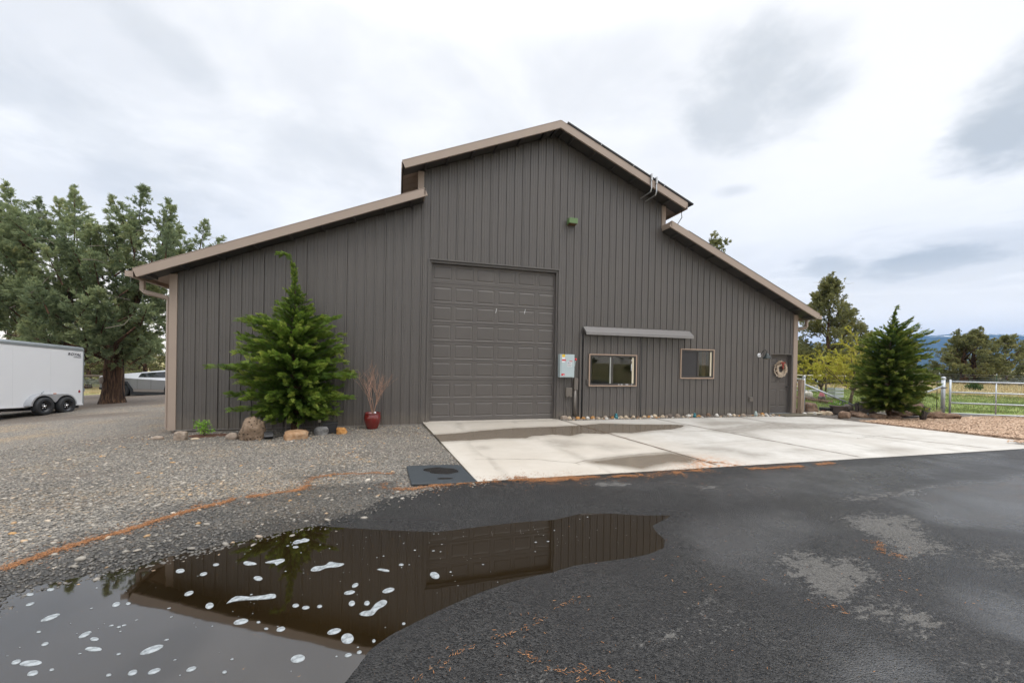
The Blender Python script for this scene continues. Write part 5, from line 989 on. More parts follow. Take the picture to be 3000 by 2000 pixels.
def mk_fixtures():
    # disconnect switch box with labels
    b = empty('electrical_disconnect_box', (.447, 0, 1.21), 0, 'pale grey electrical disconnect box with red handle on the barn wall', 'electrical box')
    MB().box(-.22, .222, -.19, -.02, 0, .66).build('enclosure', M['grey_box'], b, bevel=.008); MB().box(-.185, .185, -.2, -.19, .02, .66).build('cover', M['grey_box'], b, bevel=.004)
    q = lambda x0, x1, z0, z1, mt, nm, d=0: MB().box(x0, x1, -.2035-d, -.2005, z0, z1).build(nm, mt, b)
    lb = q(-.17, -.08, .58, .655, M['yellow'], 'yellow_sticker'); q(-.17, -.08, .52, .578, M['paper'], 'white_sticker')
    q(-.17, -.05, .475, .515, M['red'], 'red_sticker'); q(-.17, -.09, .43, .472, M['paper'], 'white_sticker'); q(-.18, -.085, .055, .11, M['red'], 'red_sticker'); q(-.125, -.10, .062, .085, M['paper'], 'white_sticker', .001)
    q(.06, .15, .455, .475, M['red'], 'red_sticker'); pl = q(-.01, .13, .31, .45, M['paper'], 'instruction_label')
    tx = MB(); r = random.Random(4)
    for i, z in enumerate((.425, .408, .388, .362, .343, .325)):
        x = -.0
        while x < .115:
            w = r.uniform(.012, .03); tx.box(x, min(x+w, .125), -.2052, -.2045, z, z+.008); x += w+.007
    tx.build('printed_lines', M['ink'], pl)
    tx = MB()
    for z in (.43, .418): tx.box(0.0, .05, -.2054, -.2046, z, z+.006)
    tx.build('blue_print', M['blue_ink'], pl)
    h = MB().tube([(.235, -.12, .30), (.245, -.15, .34), (.25, -.165, .44), (.262, -.17, .50)], .012, 6); hh = h.build('switch_handle', M['grey_box'], b)
    MB().lathe([(0, -.035), (.022, -.03), (.034, -.01), (.034, .012), (.022, .03), (0, .036)], 12, (.268, -.172, .52)).build('red_grip', M['red'], hh, True)
    MB().box(.222, .236, -.16, -.06, .2, .56).build('handle_guard', M['grey_box'], b)
    rc = MB().box(.265, .385, -.12, -.02, -.355, -.02); rc.build('raceway', M['siding'], b, bevel=.004)
    MB().tube([(.31, -.07, -.355), (.31, -.07, -1.17)], .045, 10).build('conduit', M['siding'], b, True)
    j = MB().box(.02, .205, -.1, -.02, -.54, -.30); j.box(.03, .09, -.11, -.1, -.565, -.54); j.box(.13, .19, -.11, -.1, -.565, -.54); j.build('junction_box', M['siding'], b, bevel=.004)
    MB().tube([(.055, -.05, -.54), (.06, -.05, -.8), (.10, -.05, -1.17)], .008, 6).build('cable', M['siding'], b)
    # barn lamp by the walk door
    l = empty('wall_lamp', (7.55, 0, 2.0), 0, 'dark gooseneck barn lamp with round white mount left of the walk door', 'lamp')
    m = MB(); m.lathe([(0, 0), (.075, 0), (.075, .012), (.05, .03), (.0, .035)], 18); m.xform(Matrix.Translation((0, -.004, 0)) @ Matrix.Rotation(R(90), 4, 'X')); m.build('mount_plate', M['paper'], l, True)
    MB().tube([(0, -.03, 0), (0, -.10, .05), (.0, -.16, .15), (.0, -.25, .17), (.0, -.30, .12), (.0, -.31, .06)], .011, 8).build('arm', M['black'], l, True)
    s = MB().lathe([(.02, .07), (.05, .06), (.055, .0), (.13, -.09), (.135, -.115), (.128, -.11), (.05, -.01), (.02, .05)], 22, (0, -.31, 0)); s.build('lamp_shade', simple('dark_green_enamel', (.02, .03, .03), .3), l, True)
    MB().lathe([(0, -.12), (.05, -.115), (.062, -.08), (.05, -.03), (0, -.01)], 14, (0, -.31, -.02)).build('bulb_jar', simple('lamp_glass', (.3, .28, .22), .15), l, True)
    # outlet
    o = empty('outdoor_outlet', (7.184, 0, .445), 0, 'small dark weatherproof outlet box low on the wall left of the walk door', 'outlet')
    MB().box(-.07, .07, -.07, -.018, 0, .15).build('box', M['siding'], o, bevel=.006); MB().box(-.06, .06, -.085, -.07, .01, .14).build('cover', M['siding'], o, bevel=.006)
    # floodlight
    f = empty('floodlight', (.55, 0, 5.62), 0, 'green box floodlight mounted high above the big door', 'floodlight')
    m = MB(); m.prism([(-.21, .0), (-.02, -.01), (-.02, .14), (-.06, .15), (-.21, .15)], 'x', -.13, .13); m.build('housing', M['green_box'], f, bevel=.006); MB().prism([(-.20, -.004), (-.035, -.013), (-.035, -.02), (-.20, -.012)], 'x', -.115, .115).build('lens', simple('amber_glass', (.12, .07, .03), .2), f)
    MB().box(-.07, .07, -.02, .0, .02, .12).build('bracket', M['frame'], f)
    # solar panels
    lab = {0: 'solar panel nearest the ridge on the raised roof', 1: 'second solar panel down from the ridge', 2: 'third solar panel down, behind the two bare conduits', 3: 'lowest solar panel on the raised roof edge'}
    th = math.atan(.4167)
    def panel(xa, za, L, label, grp):
        e = empty('solar_module', (xa, 0, za), 0, label, 'solar panel', grp); e.rotation_euler = (0, th, 0)
        MB().box(.005, L-.017, -.445, 1.35, .04, .045).build('glass', M['solar'], e); m = MB(); m.box(0, L-.012, -.455, 1.36, .0, .04); m.build('panel_frame', M['black'], e)
        r = MB(); r.box(-.008, .004, -.465, -.2, -.02, .052); r.box(.25, .29, -.30, 1.3, -.055, -.002); r.box(L-.35, L-.31, -.3, 1.3, -.055, -.002); r.build('mounting_rail', M['silver'], e)
    L = 4.28/4/math.cos(th)*.985
    for i in range(4):
        xx = .20+i*(4.28/4)*.985; panel(xx, 8.285-.4167*xx+.075, L, lab[i], 'solar panels along the upper roof edge')
    lab2 = ['topmost solar panel on the lower right roof', 'second solar panel on the lower right roof', 'third solar panel down the lower right roof', 'fourth solar panel down the lower right roof', 'lowest solar panel on the lower right roof']
    for i in range(5):
        xx = 4.25+i*.975; panel(xx, 3.44+.4167*(9.62-xx)+.012, .975/math.cos(th), lab2[i], 'solar panels along the lower right roof edge')
    # wreath
    w = empty('wreath', (8.55, .075, 1.54), 0, 'round wreath of dried cream flowers with a red bow on the walk door', 'wreath')
    m = MB(); r = random.Random(3)
    for i in range(950):
        a = r.uniform(0, 2*math.pi); q = r.uniform(0, 2*math.pi); rr = .20+.052*math.cos(q)*r.uniform(.6, 1.2); y = -.03-.045*math.sin(q)*abs(r.uniform(.5, 1)); c = Vector((rr*math.cos(a), y, rr*math.sin(a)))
        d = Vector((math.cos(a)*math.cos(q)+r.uniform(-.6, .6)-.5*math.sin(a), -abs(math.sin(q)), math.sin(a)*math.cos(q)+r.uniform(-.6, .6)+.5*math.cos(a))).normalized(); u = d.orthogonal().normalized()*.009; v = d.cross(u)
        L = r.uniform(.02, .05); e = c+d*L
        m.add([c-u*.4, e+u, e+d*.012, e-u, c+v*.4, e+v, e-v], [(0, 1, 2, 3), (4, 5, 2, 6)])
    m.build('dried_flowers', M['berry'], w)
    MB().tube([(.20*math.cos(a), -.03, .20*math.sin(a)) for a in np.linspace(0, 2*math.pi, 28)[:-1]], .022, 8, closed=True).build('grapevine_ring', M['twig'], w)
    rb = MB()
    for s in (-1, 1):
        rb.tube([(.03, -.10, .20), (.03+s*.05, -.12, .25), (.03+s*.09, -.11, .23), (.03+s*.05, -.11, .19), (.03, -.10, .20)], .012, 6)
        rb.tube([(.03, -.10, .19), (.03+s*.02, -.11, .11), (.03+s*.01, -.10, .02)], .011, 6)
    rb.build('bow', M['ribbon'], w)
mk_fixtures()
# ------------------------------------------------------------------ rocks and small things by the barn
def rock_mesh(seed, sx, sy, sz, rough=.22, sub=3, cut=.0, blocky=0.0):
    bm = bmesh.new(); bmesh.ops.create_icosphere(bm, subdivisions=sub, radius=1)
    o = Vector((seed*13.7, seed*3.1, seed*7.7))
    for v in bm.verts:
        n = v.co.normalized()
        if blocky: n = Vector([math.copysign(abs(c)**(1-blocky*.6), c) for c in n]); n = n/max(abs(c) for c in n)*.9*(blocky) + v.co*(1-blocky)
        d = 1+rough*mnoise.fractal(n*1.3+o, .9, 2.1, 4)+rough*.5*abs(mnoise.noise(n*3.1+o))
        p = n*d; v.co = (p.x*sx, p.y*sy, max(p.z, -.55)*sz)
    zmin = min(v.co.z for v in bm.verts)
    for v in bm.verts: v.co.z -= zmin
    me = bpy.data.meshes.new('rock'); bm.to_mesh(me); bm.free(); return me
def rock(name, loc, size, seed, mat, label, cat='rock', group=None, rz=0, smooth=True, sink=.1, sub=3, **kw):
    me = rock_mesh(seed, size[0]/2, size[1]/2, size[2]/1.55, sub=sub, **kw); o = link(name, me, M[mat], None, (loc[0], loc[1], loc[2]-size[2]*sink), smooth)
    o.rotation_euler = (0, 0, rz); return tag(o, label, cat, group)
def gz(x, y): return float(lotz(np.array([x]), np.array([y]))[0])
def mk_left_bed():
    rock('lava_rock', (-7.10, -1.25, gz(-7.1, -1.25)), (.46, .38, .47), 3, 'rock_lava', 'tall pitted brown lava rock left of the young conifer', rough=.3, sub=4, rz=.4, sink=.06)
    rock('flat_rock', (-6.27, -1.42, gz(-6.3, -1.4)), (.50, .36, .19), 5, 'rock_flat', 'flat orange sandstone rock in front of the young conifer', rough=.2, blocky=.55, rz=.2, sink=.05)
    rock('grey_rock', (-5.83, -1.05, gz(-5.8, -1.05)), (.29, .24, .19), 8, 'rock_grey', 'rough grey rock right of the young conifer', blocky=.35, rz=.3, smooth=False, sink=.05)
    rock('orange_rock', (-5.42, -1.03, gz(-5.4, -1.0)), (.22, .18, .15), 11, 'rock_orange', 'bright orange rock between the black box and the red pot', blocky=.4, smooth=False, sink=.05)
    rock('round_stone', (-7.52, -1.15, gz(-7.5, -1.15)), (.24, .18, .15), 14, 'rock_tan', 'small rounded brown stone left of the pitted lava rock', rough=.12, sink=.08)
    rock('brown_stone', (-8.50, -.98, gz(-8.5, -1)), (.24, .2, .20), 17, 'rock_tan', 'squared brown stone at the barn corner beside the little green shrub', blocky=.6, rough=.14, smooth=False, sink=.08)
    rock('tan_stone', (-8.98, -.82, gz(-9, -.8)), (.22, .14, .085), 20, 'rock_tan', 'low tan stone under the barn corner trim', rough=.15)
    rock('pebble', (-8.24, -1.0, gz(-8.2, -1)), (.16, .1, .04), 21, 'rock_cream', 'flat pale pebble in front of the little green shrub', rough=.1)
    # spotlights and boxes
    s = empty('garden_spotlight', (-6.79, -1.35, gz(-6.8, -1.35)), .3, 'low black garden spotlight beside the pitted lava rock', 'garden light')
    m = MB(); m.prism([(-.085, .06), (.0, .16), (.07, .15), (.09, .04), (.02, .0)], 'x', -.085, .085); m.build('housing', M['black'], s, bevel=.012); m = MB()
    for i in range(6): m.box(-.08+.028*i, -.07+.028*i, -.075, .04, .148, .162)
    m.build('cooling_fins', M['black'], s); MB().box(-.012, .012, -.01, .01, -.05, .03).build('stake', M['black'], s)
    s = empty('black_box', (-5.68, -.86, gz(-5.7, -.9)), .15, 'black plastic box standing behind the grey rock', 'box')
    MB().prism([(-.13, 0), (.13, 0), (.155, .2), (-.155, .2)], 'y', -.12, .12).build('body', M['black'], s, bevel=.012); m = MB(); m.box(-.165, .165, -.13, .13, .2, .235); m.box(-.04, .04, -.06, .06, .235, .25); m.build('lid', M['black'], s, bevel=.01)
    s = empty('solar_stake_light', (-6.03, -.12, gz(-6, -.1)), 0, 'small stake light with pale lens and black cap against the wall', 'garden light')
    MB().tube([(0, 0, 0), (0, 0, .14)], .008, 6).build('stake', M['black'], s); MB().lathe([(0, .14), (.03, .14), (.036, .21), (.0, .21)], 12).build('lens', M['cream'], s); MB().lathe([(0, .255), (.03, .24), (.042, .21), (0, .21)], 12).build('cap', M['black'], s)
    MB().tube([(-6.72, -1.2, gz(-6.7, -1.2)+.012), (-6.6, -1.05, gz(-6.6, -1)+.012), (-6.3, -.9, gz(-6.3, -.9)+.012), (-6.05, -.95, gz(-6, -1)+.012)], .010, 6).build('irrigation_hose', M['black']); tag(bpy.data.objects['irrigation_hose'], 'thin black hose running along the ground behind the flat sandstone', 'hose')
    # red glazed pot and the twiggy shrub in it
    z = gz(-4.79, -.50); p = empty('red_pot', (-4.79, -.48, z), 0, 'glossy dark red ceramic pot on the gravel left of the big door', 'pot')
    MB().lathe([(0, 0), (.12, 0), (.13, .02), (.19, .17), (.205, .27), (.19, .345), (.178, .36), (.195, .372), (.198, .39), (.185, .395), (.165, .375), (.16, .33), (0, .33)], 36).build('body', M['redglaze'], p, True); MB().lathe([(0, .352), (.163, .35)], 20).build('soil', M['soil'], p)
    MB().lathe([(0, .0), (.02, .01), (.03, .03), (.02, .05), (0, .06)], 10, (.06, -.05, .36)).build('white_stone', M['paper'], p, True)
    t = empty('twiggy_shrub', (-4.79, -.48, z+.34), 0, 'bare pale branching shrub growing in the glossy red pot', 'shrub'); m = MB(); fine = MB(); r = random.Random(12)
    def br(p, d, L, rad, lev, mb):
        pts = [p]; q = p.copy(); dd = d.copy()
        for i in range(5):
            dd = (dd+Vector((r.uniform(-.22, .22), r.uniform(-.22, .22), .10))).normalized(); q = q+dd*L/5; pts.append(q.copy())
            if lev < 3 and i >= 1 and r.random() < (.75 if lev < 2 else .5): br(q.copy(), (dd+Vector((r.uniform(-.9, .9), r.uniform(-.9, .9), r.uniform(-.1, .5)))).normalized(), L*r.uniform(.45, .75), rad*.55, lev+1, fine if lev > 0 else mb)
        mb.tube(pts, [max(.0022, rad*(1-.16*i)) for i in range(6)], 5)
    for i in range(6):
        a = i*1.05+r.uniform(-.3, .3); br(Vector((0, 0, -.02)), Vector((math.cos(a)*.38, math.sin(a)*.3, 1)).normalized(), r.uniform(.5, .68), .011, 0, m)
    m.build('stems', M['redtwig'], t); fine.build('twigs', M['redtwig'], t)
    # little green shrub in dark mulch
    zz = gz(-8.25, -.55); s = empty('small_green_shrub', (-8.22, -.62, zz), 0, 'tiny lime green shrub in red mulch by the barn corner', 'shrub')
    m = MB(); V = []; F = []; T = []; r = random.Random(5)
    for i in range(11):
        a = r.uniform(0, 6.28); tip = Vector((math.cos(a)*r.uniform(.05, .2), math.sin(a)*r.uniform(.05, .16), r.uniform(.12, .32))); m.tube([(0, 0, 0), tip*.5+Vector((0, 0, .03)), tip], [.006, .004, .002], 4)
        for k in range(26):
            c = tip*r.uniform(.4, 1.05)+Vector((r.uniform(-.05, .05), r.uniform(-.05, .05), r.uniform(-.03, .05))); d = Vector((r.uniform(-1, 1), r.uniform(-1, 1), r.uniform(-.2, .9))).normalized(); u = d.orthogonal().normalized()*.012; L = r.uniform(.03, .055); b = len(V)
            V += [c, c+d*L*.5+u, c+d*L, c+d*L*.5-u]; F.append((b, b+1, b+2, b+3)); T += [r.random()]*4
    m.build('stems', M['twig'], s); link('leaves', np_mesh('leaves', [tuple(v) for v in V], F, dict(tint=T)), M['leaf_lime'], s)
    bm = bmesh.new(); bmesh.ops.create_circle(bm, cap_ends=True, segments=26, radius=1)
    for v in bm.verts: k = 1+.25*mnoise.noise(v.co*2.3); v.co = (v.co.x*.42*k, v.co.y*.22*k, 0)
    me = bpy.data.meshes.new('mulch_mound'); bm.to_mesh(me); bm.free(); o = link('mulch_mound', me, M['bark_mulch_dark'], None, (-8.12, -.62, zz+.012)); tag(o, 'patch of dark red mulch around the tiny lime shrub', 'mulch')
mk_left_bed()

def mk_border_stones():
    r = random.Random(21); n = 0
    mats = [('rock_cream', 'pale cream'), ('rock_orange', 'rust orange'), ('rock_tan', 'tan'), ('rock_dark', 'dark grey'), ('rock_brown', 'dark brown'), ('rock_white', 'off white')]
    protos = {}
    for k, (mt, cn) in enumerate(mats):
        for j in range(3): protos[k, j] = rock_mesh(40+k*5+j, .5, .42, .42, rough=.2, sub=2); protos[k, j].materials.append(M[mt])
    x = .42
    while x < 7.95:
        w = r.choice((.07, .09, .11, .14)) if r.random() < .75 else .17
        big = x < .8
        yb = -.10-.028*x*.8
        for row in range(2 if r.random() < .55 else 1):
            k = r.choices(range(6), (5, 4, 4, 3, 2, 2))[0]; me = protos[k, r.randrange(3)]
            s = w*(1.45 if big and row == 0 else 1)*r.uniform(.85, 1.15)*(1 if row == 0 else .6)
            o = link('border_stone', me, None, None, (x+r.uniform(-.02, .02), yb-(.09+.02*x/2 if row else 0)+r.uniform(-.03, .03), -.022)); o.scale = (s, s, s*r.uniform(.8, 1.25)); o.rotation_euler = (r.uniform(-.25, .25), r.uniform(-.25, .25), r.uniform(0, 6.28))
            zone = 'under the conduit by the big door' if x < 1.0 else 'below the wide window' if x < 2.9 else 'along the wall between the two windows' if x < 4.3 else 'below the small window' if x < 5.8 else 'along the wall near the walk door'
            tag(o, f"{mats[k][1]} {'small ' if s < .08 else ''}stone in the border {zone}", 'stone', 'stones bordering the barn wall')
        x += w*r.uniform(.85, 1.25)
    # filler pebbles, too many to count
    bm = bmesh.new(); bmesh.ops.create_icosphere(bm, subdivisions=1, radius=1); bv = np.array([v.co[:] for v in bm.verts]); bf = np.array([[v.index for v in f.verts] for f in bm.faces]); bm.free()
    N = 1700; px = rng.uniform(.3, 8.0, N); py = -.06-rng.random(N)*(.22+.028*px); s = rng.uniform(.010, .030, N)
    T = bv[None]*(1+rng.uniform(-.25, .3, (N, len(bv), 1)))*np.stack([s*1.25, s, s*.7], 1)[:, None, :]
    V = (T+np.stack([px, py, np.full(N, -.004)], 1)[:, None, :]).reshape(-1, 3)
    me = np_mesh('border_pebbles', V, (bf[None]+(np.arange(N)*len(bv))[:, None, None]).reshape(-1, 3), dict(tint=np.repeat(rng.beta(1.5, 1.5, N), len(bv)), wet=np.repeat(rng.random(N)*.5, len(bv))))
    tag(link('border_pebbles', me, M['stone']), 'small mixed pebbles filling the strip along the barn wall', 'pebbles', kind='stuff')
    # glass insulators
    def ins(loc, mt, lab, s=1):
        o = MB().lathe([(0, 0), (.058, 0), (.062, .02), (.05, .05), (.058, .062), (.05, .085), (.034, .095), (.04, .11), (.036, .145), (.02, .155), (0, .156)], 20).build('glass_insulator', M[mt], None, True, loc=loc); o.scale = (s,)*3
        tag(o, lab, 'insulator', 'old glass insulators among the stones')
    ins((2.03, -.22, -.012), 'teal', 'teal glass insulator standing among the stones below the wide window', 1.1); ins((4.74, -.30, -.012), 'teal', 'teal glass insulator among the stones below the small window', .95); ins((7.13, -.31, -.012), 'clear', 'clear pale glass insulator below the low wall outlet', 1.05)
    # mats
    o = MB().box(-.78, .62, -.29, .29, 0, .026).build('doormat', M['doormat'], None, bevel=.008, loc=(8.78, -.40, .004)); o.rotation_euler = (0, 0, -.03); tag(o, 'brown coarse doormat on the concrete at the walk door', 'mat')
mk_border_stones()
def mk_rubber_mat():
    P = [np.array(p) for p in MAT]; nu, nv = 60, 60; V = []; wet = []
    for j in range(nv):
        for i in range(nu):
            u, v = i/(nu-1), j/(nv-1); q = (P[0]*(1-u)+P[1]*u)*(1-v)+(P[3]*(1-u)+P[2]*u)*v; V.append((q[0], q[1], -.026+.006*math.sin(u*3+v*2)-.008*u))
            a = ((u-.60)/.26)**2+((v-.36)/.21)**2; b = ((u-.42)/.2)**2+((v-.30)/.12)**2; n = .5*(mnoise.noise((u*5, v*5, 1)))
            w = 1-smooth01(np.array([min(a, b, ((u-.55)/.14)**2+((v-.80)/.06)**2*1.6)+n]), .75, 1.05)[0]; wet.append(w)
    F = [(j*nu+i, j*nu+nu+i, j*nu+nu+i+1, j*nu+i+1) for j in range(nv-1) for i in range(nu-1)]
    b = len(V); ring = [i for i in range(nu)]+[j*nu+nu-1 for j in range(1, nv)]+[(nv-1)*nu+i for i in range(nu-2, -1, -1)]+[j*nu for j in range(nv-2, 0, -1)]
    for k in ring: V.append((V[k][0], V[k][1], V[k][2]-.024)); wet.append(0)
    n = len(ring); F += [(ring[k], ring[(k+1) % n], b+(k+1) % n, b+k) for k in range(n)]
    c = np.mean(np.array(V), 0); o = link('rubber_mat', np_mesh('rubber_mat', V, F, dict(wet=wet)), M['mat_black']); tag(o, 'black rubber mat with a small puddle lying at the slab corner', 'mat')
mk_rubber_mat()

# ------------------------------------------------------------------ right hand bed
def mk_right_bed():
    Z = -.02
    rk = [((9.95, .10), (.66, .42, .34), 60, 'rock_brown', 'large flat topped brown boulder behind the walk door mat', .16),
          ((9.46, .22), (.42, .36, .2), 61, 'rock_brown', 'brown boulder low behind the steel corner post', 0),
          ((9.75, -.10), (.5, .3, .12), 62, 'rock_dark', 'dark flat rock in front of the flat topped boulder', 0),
          ((10.42, -.12), (.24, .22, .22), 63, 'rock_red', 'rounded dark red cinder rock left of the planter', 0),
          ((9.99, -.34), (.21, .2, .16), 64, 'rock_cream', 'left of two cream rocks in front of the red cinder rock', 0),
          ((10.2, -.42), (.24, .2, .155), 65, 'rock_cream', 'right of two cream rocks in front of the red cinder rock', 0),
          ((9.70, -.30), (.13, .12, .12), 66, 'rock_white', 'small white rock left of the two cream rocks', 0),
          ((9.30, -.26), (.16, .12, .10), 67, 'rock_white', 'small white rock at the foot of the steel corner post', 0),
          ((10.06, -1.02), (.45, .34, .24), 68, 'rock_brown', 'rounded brown rock in front of the planter', 0),
          ((10.72, -1.05), (.5, .34, .18), 69, 'rock_brown', 'brown rock right of the rounded one by the planter', 0),
          ((11.05, -.72), (.42, .32, .2), 70, 'rock_brown', 'brown rock stacked behind the edging rocks right of the stake', 0),
          ((11.08, -1.35), (.5, .3, .17), 71, 'rock_brown', 'brown edging rock just left of the bushy conifer trunk', 0),
          ((11.42, -1.62), (.45, .3, .15), 72, 'rock_brown', 'brown edging rock at the bushy conifer trunk', 0),
          ((11.55, -.10), (.6, .3, .42), 73, 'rock_dark', 'dark pointed rock behind the charred stake', 0),
          ((12.0, -.42), (.66, .42, .5), 74, 'rock_dark', 'tall dark wedge rock left of the bushy conifer', 0),
          ((13.75, -.55), (1.3, .55, .58), 75, 'rock_brown', 'big brown block of rock right of the bushy conifer', 0)]
    for (x, y), s, sd, mt, lb, lift in rk: rock('boulder' if s[0] > .35 else 'stone', (x, y, Z+lift*.6), s, sd, mt, lb, blocky=.35 if sd != 63 else .1, rough=.2, rz=sd*.7 if sd < 75 else -.28)
    # pale stick, logs, stakes
    m = MB().tube([(9.5, -.22, .03), (9.75, -.34, .045), (10.0, -.42, .03)], [.03, .035, .02], 7); tag(m.build('driftwood_stick', M['cream'], None, True), 'pale driftwood stick lying by the small white rocks', 'stick')
    def log(nm, a, b, r0, seed, lab, flat=.6):
        a = Vector(a); b = Vector(b); n = 26; k = 12; mb = MB(); ax = (b-a).normalized(); u = Vector((-ax.y, ax.x, 0)).normalized(); vs = []; fs = []
        for i in range(n):
            f = i/(n-1); p = a.lerp(b, f); rr = r0*(.72+.35*math.sin(math.pi*min(1, f*1.15+.1)))*(1 if 0 < i < n-1 else .7)
            for j in range(k):
                t = 2*math.pi*j/k; d = u*math.cos(t)+Vector((0, 0, 1))*math.sin(t)*flat; q = 1+.45*mnoise.noise(Vector((f*3+seed, math.cos(t)*2, math.sin(t)*2)))+.18*mnoise.noise(Vector((f*9+seed, math.cos(t)*6, math.sin(t)*6)))
                vs.append(p+d*rr*q)
        for i in range(n-1):
            for j in range(k): fs.append((i*k+j, i*k+(j+1) % k, i*k+k+(j+1) % k, i*k+k+j))
        fs += [tuple(range(k-1, -1, -1)), tuple((n-1)*k+j for j in range(k))]
        mb.add(vs, fs); tag(mb.build(nm, M['log'], None, True), lab, 'log')
    log('weathered_log', (12.65, -1.65, .08), (13.75, -2.06, .085), .16, 2, 'weathered cracked log lying in front of the gate post', .75); log('log_slab', (11.95, -1.18, .10), (13.25, -1.52, .13), .24, 5, 'flat weathered log slab lying right of the bushy conifer', .36)
    m = MB(); m.tube([(12.03, -2.02, -.04), (12.05, -2.05, .2), (12.10, -2.1, .42)], [.075, .085, .09], 9); m.tube([(12.08, -2.08, .2), (12.17, -2.12, .26)], [.04, .02], 6); tag(m.build('charred_stump', M['charred'], None, True), 'short charred post stump standing in front of the weathered log', 'stump')
    m = MB().box(-.05, .05, -.05, .05, 0, .46); o = m.build('charred_stake', M['charred'], None, bevel=.01, loc=(10.98, -.78, -.03)); o.rotation_euler = (0, .03, .2); tag(o, 'upright charred square stake right of the planter', 'stake')
    # planter with pansies
    p = empty('flower_planter', (10.82, -.30, -.01), 0, 'low grey brown planter bowl with pansies and greenery', 'planter'); MB().lathe([(0, 0), (.19, 0), (.215, .04), (.25, .27), (.275, .28), (.275, .315), (.25, .315), (.235, .26), (0, .25)], 28).build('bowl', M['planter'], p, True); MB().lathe([(0, .275), (.238, .27)], 20).build('soil', M['soil'], p)
    V = []; F = []; T = []; r = random.Random(8); fl = {k: MB() for k in ('purple', 'petal')}
    for i in range(240):
        c = Vector((r.uniform(-.2, .2), r.uniform(-.18, .18), .28+r.uniform(0, .10))); c.z += .06*(c.x > 0); d = Vector((r.uniform(-1, 1), r.uniform(-1, 1), r.uniform(0, 1))).normalized(); u = d.orthogonal().normalized()*.02; b = len(V); V += [c, c+d*.035+u, c+d*.07, c+d*.035-u]; F.append((b, b+1, b+2, b+3)); T += [r.random()]*4
    for i in range(12):
        k = 'purple' if i % 2 else 'petal'; c = Vector((r.uniform(.0, .2) if k == 'purple' else r.uniform(-.18, .02), r.uniform(-.15, .1), .39+r.uniform(-.04, .05)))
        for q in range(5): a = q*1.256; fl[k].add([c, c+Vector((math.cos(a-.5), -.3, math.sin(a-.5)))*.03, c+Vector((math.cos(a), -.4, math.sin(a)))*.042, c+Vector((math.cos(a+.5), -.3, math.sin(a+.5)))*.03], [(0, 1, 2, 3)])
    link('leaves', np_mesh('leaves', [tuple(v) for v in V], F, dict(tint=T)), M['leaf_lime'], p); fl['purple'].build('purple_flowers', M['purple'], p); fl['petal'].build('white_flowers', M['petal'], p)
    tag(MB().lathe([(0, 0), (.16, 0), (.2, .2), (.21, .22), (.19, .22), (.15, .03), (0, .03)], 22, (10.5, -.1, -.02)).build('black_tub', M['black'], None, True), 'black plastic tub partly hidden left of the planter', 'tub')
    # steel corner post, wooden post, braces, mesh
    w = MB(); w.box(-.075, .075, -.07, .07, -.1, 1.185); o = w.build('wooden_post', M['postwood'], None, bevel=.012, loc=(9.30, -.12, 0)); tag(o, 'short thick grey brown wooden post against the barn corner', 'post')
    sp = Vector((9.46, -.09, 0)); gp = Vector((14.62, -1.19, 0))
    f = empty('wire_fence', tuple(sp), 0, 'galvanised wire mesh fence with pipe braces between barn and gate', 'fence')
    d = (gp-sp); L = d.length; e = d.normalized()
    def post(mb, x, h, r): mb.tube([(x.x, x.y, -.05), (x.x, x.y, h)], r, 14).lathe([(r*1.15, h-.06), (r*1.18, h), (r*.9, h+.03), (0, h+.045)], 14, (x.x, x.y, 0))
    m = MB(); post(m, Vector((0, 0, 0)), 1.30, .043); m.build('corner_post', M['galv'], f, True)
    m = MB(); m.tube([Vector((0, 0, 1.04)), e*1.9+Vector((0, 0, .30)), e*2.0+Vector((0, 0, .26))], .03, 10); m.build('brace', M['galv'], f, True)
    m = MB(); m.tube([d+Vector((0, 0, 1.04)), d-e*2.9+Vector((0, 0, .0))], .03, 10); m.build('brace', M['galv'], f, True)
    w = MB()
    for z in (.06, .16, .26, .36, .46, .57, .68, .8, .93, 1.06, 1.2): w.tube([Vector((0, 0, z)), d+Vector((0, 0, z))], .0022, 3, False)
    nn = int(L/.075)
    for i in range(nn): p = e*(i*.075); w.tube([p+Vector((0, 0, .03)), p+Vector((0, 0, 1.2))], .0014, 3, False)
    w.build('wire_mesh', M['wire'], f)
    ib = MB().box(-.03, .03, -.03, .02, -.05, .05); ib.build('insulator', M['black'], f, loc=(.33, -.16, 1.185), bevel=.012)
    # gate post and pipe gate
    g = empty('gate_post', tuple(gp), 0, 'stout round galvanised gate post with domed cap', 'post'); m = MB(); post(m, Vector((0, 0, 0)), 1.335, .057); m.build('pipe', M['galv'], g, True)
    hb = MB()
    for z in (.26, .98): hb.lathe([(.064, z-.025), (.064, z+.025)], 14); hb.box(.0, .15, -.04, .0, z-.018, z+.018); hb.tube([(-.06, -.06, z), (-.10, -.08, z)], .012, 6)
    hb.build('hinge', M['wire'], g)
    ga = empty('pipe_gate', (14.78, -1.30, 0), math.atan2(-1.12, 1.86), 'wide silver pipe gate with four rails and wire mesh', 'gate')
    GL = 4.2; zs = (.075, .45, .83, 1.205)
    for z in zs: MB().tube([(0.0, 0, z), (GL, 0, z)], .0255, 10).build('rail', M['galv'], ga, True)
    for x in (0.0, 1.28, 2.75, GL):
        m = MB().tube([(x, 0, .06), (x, 0, 1.26 if x == 0 else 1.205)], .030 if x == 0 else .02, 10)
        if x == 0: m.lathe([(.031, 1.255), (.02, 1.275), (0, 1.28)], 10)
        m.build('upright', M['galv'], ga, True)
    w = MB()
    for i in range(int(GL/.075)): w.tube([(.03+i*.075, .028, .08), (.03+i*.075, .028, 1.2)], .0014, 3, False)
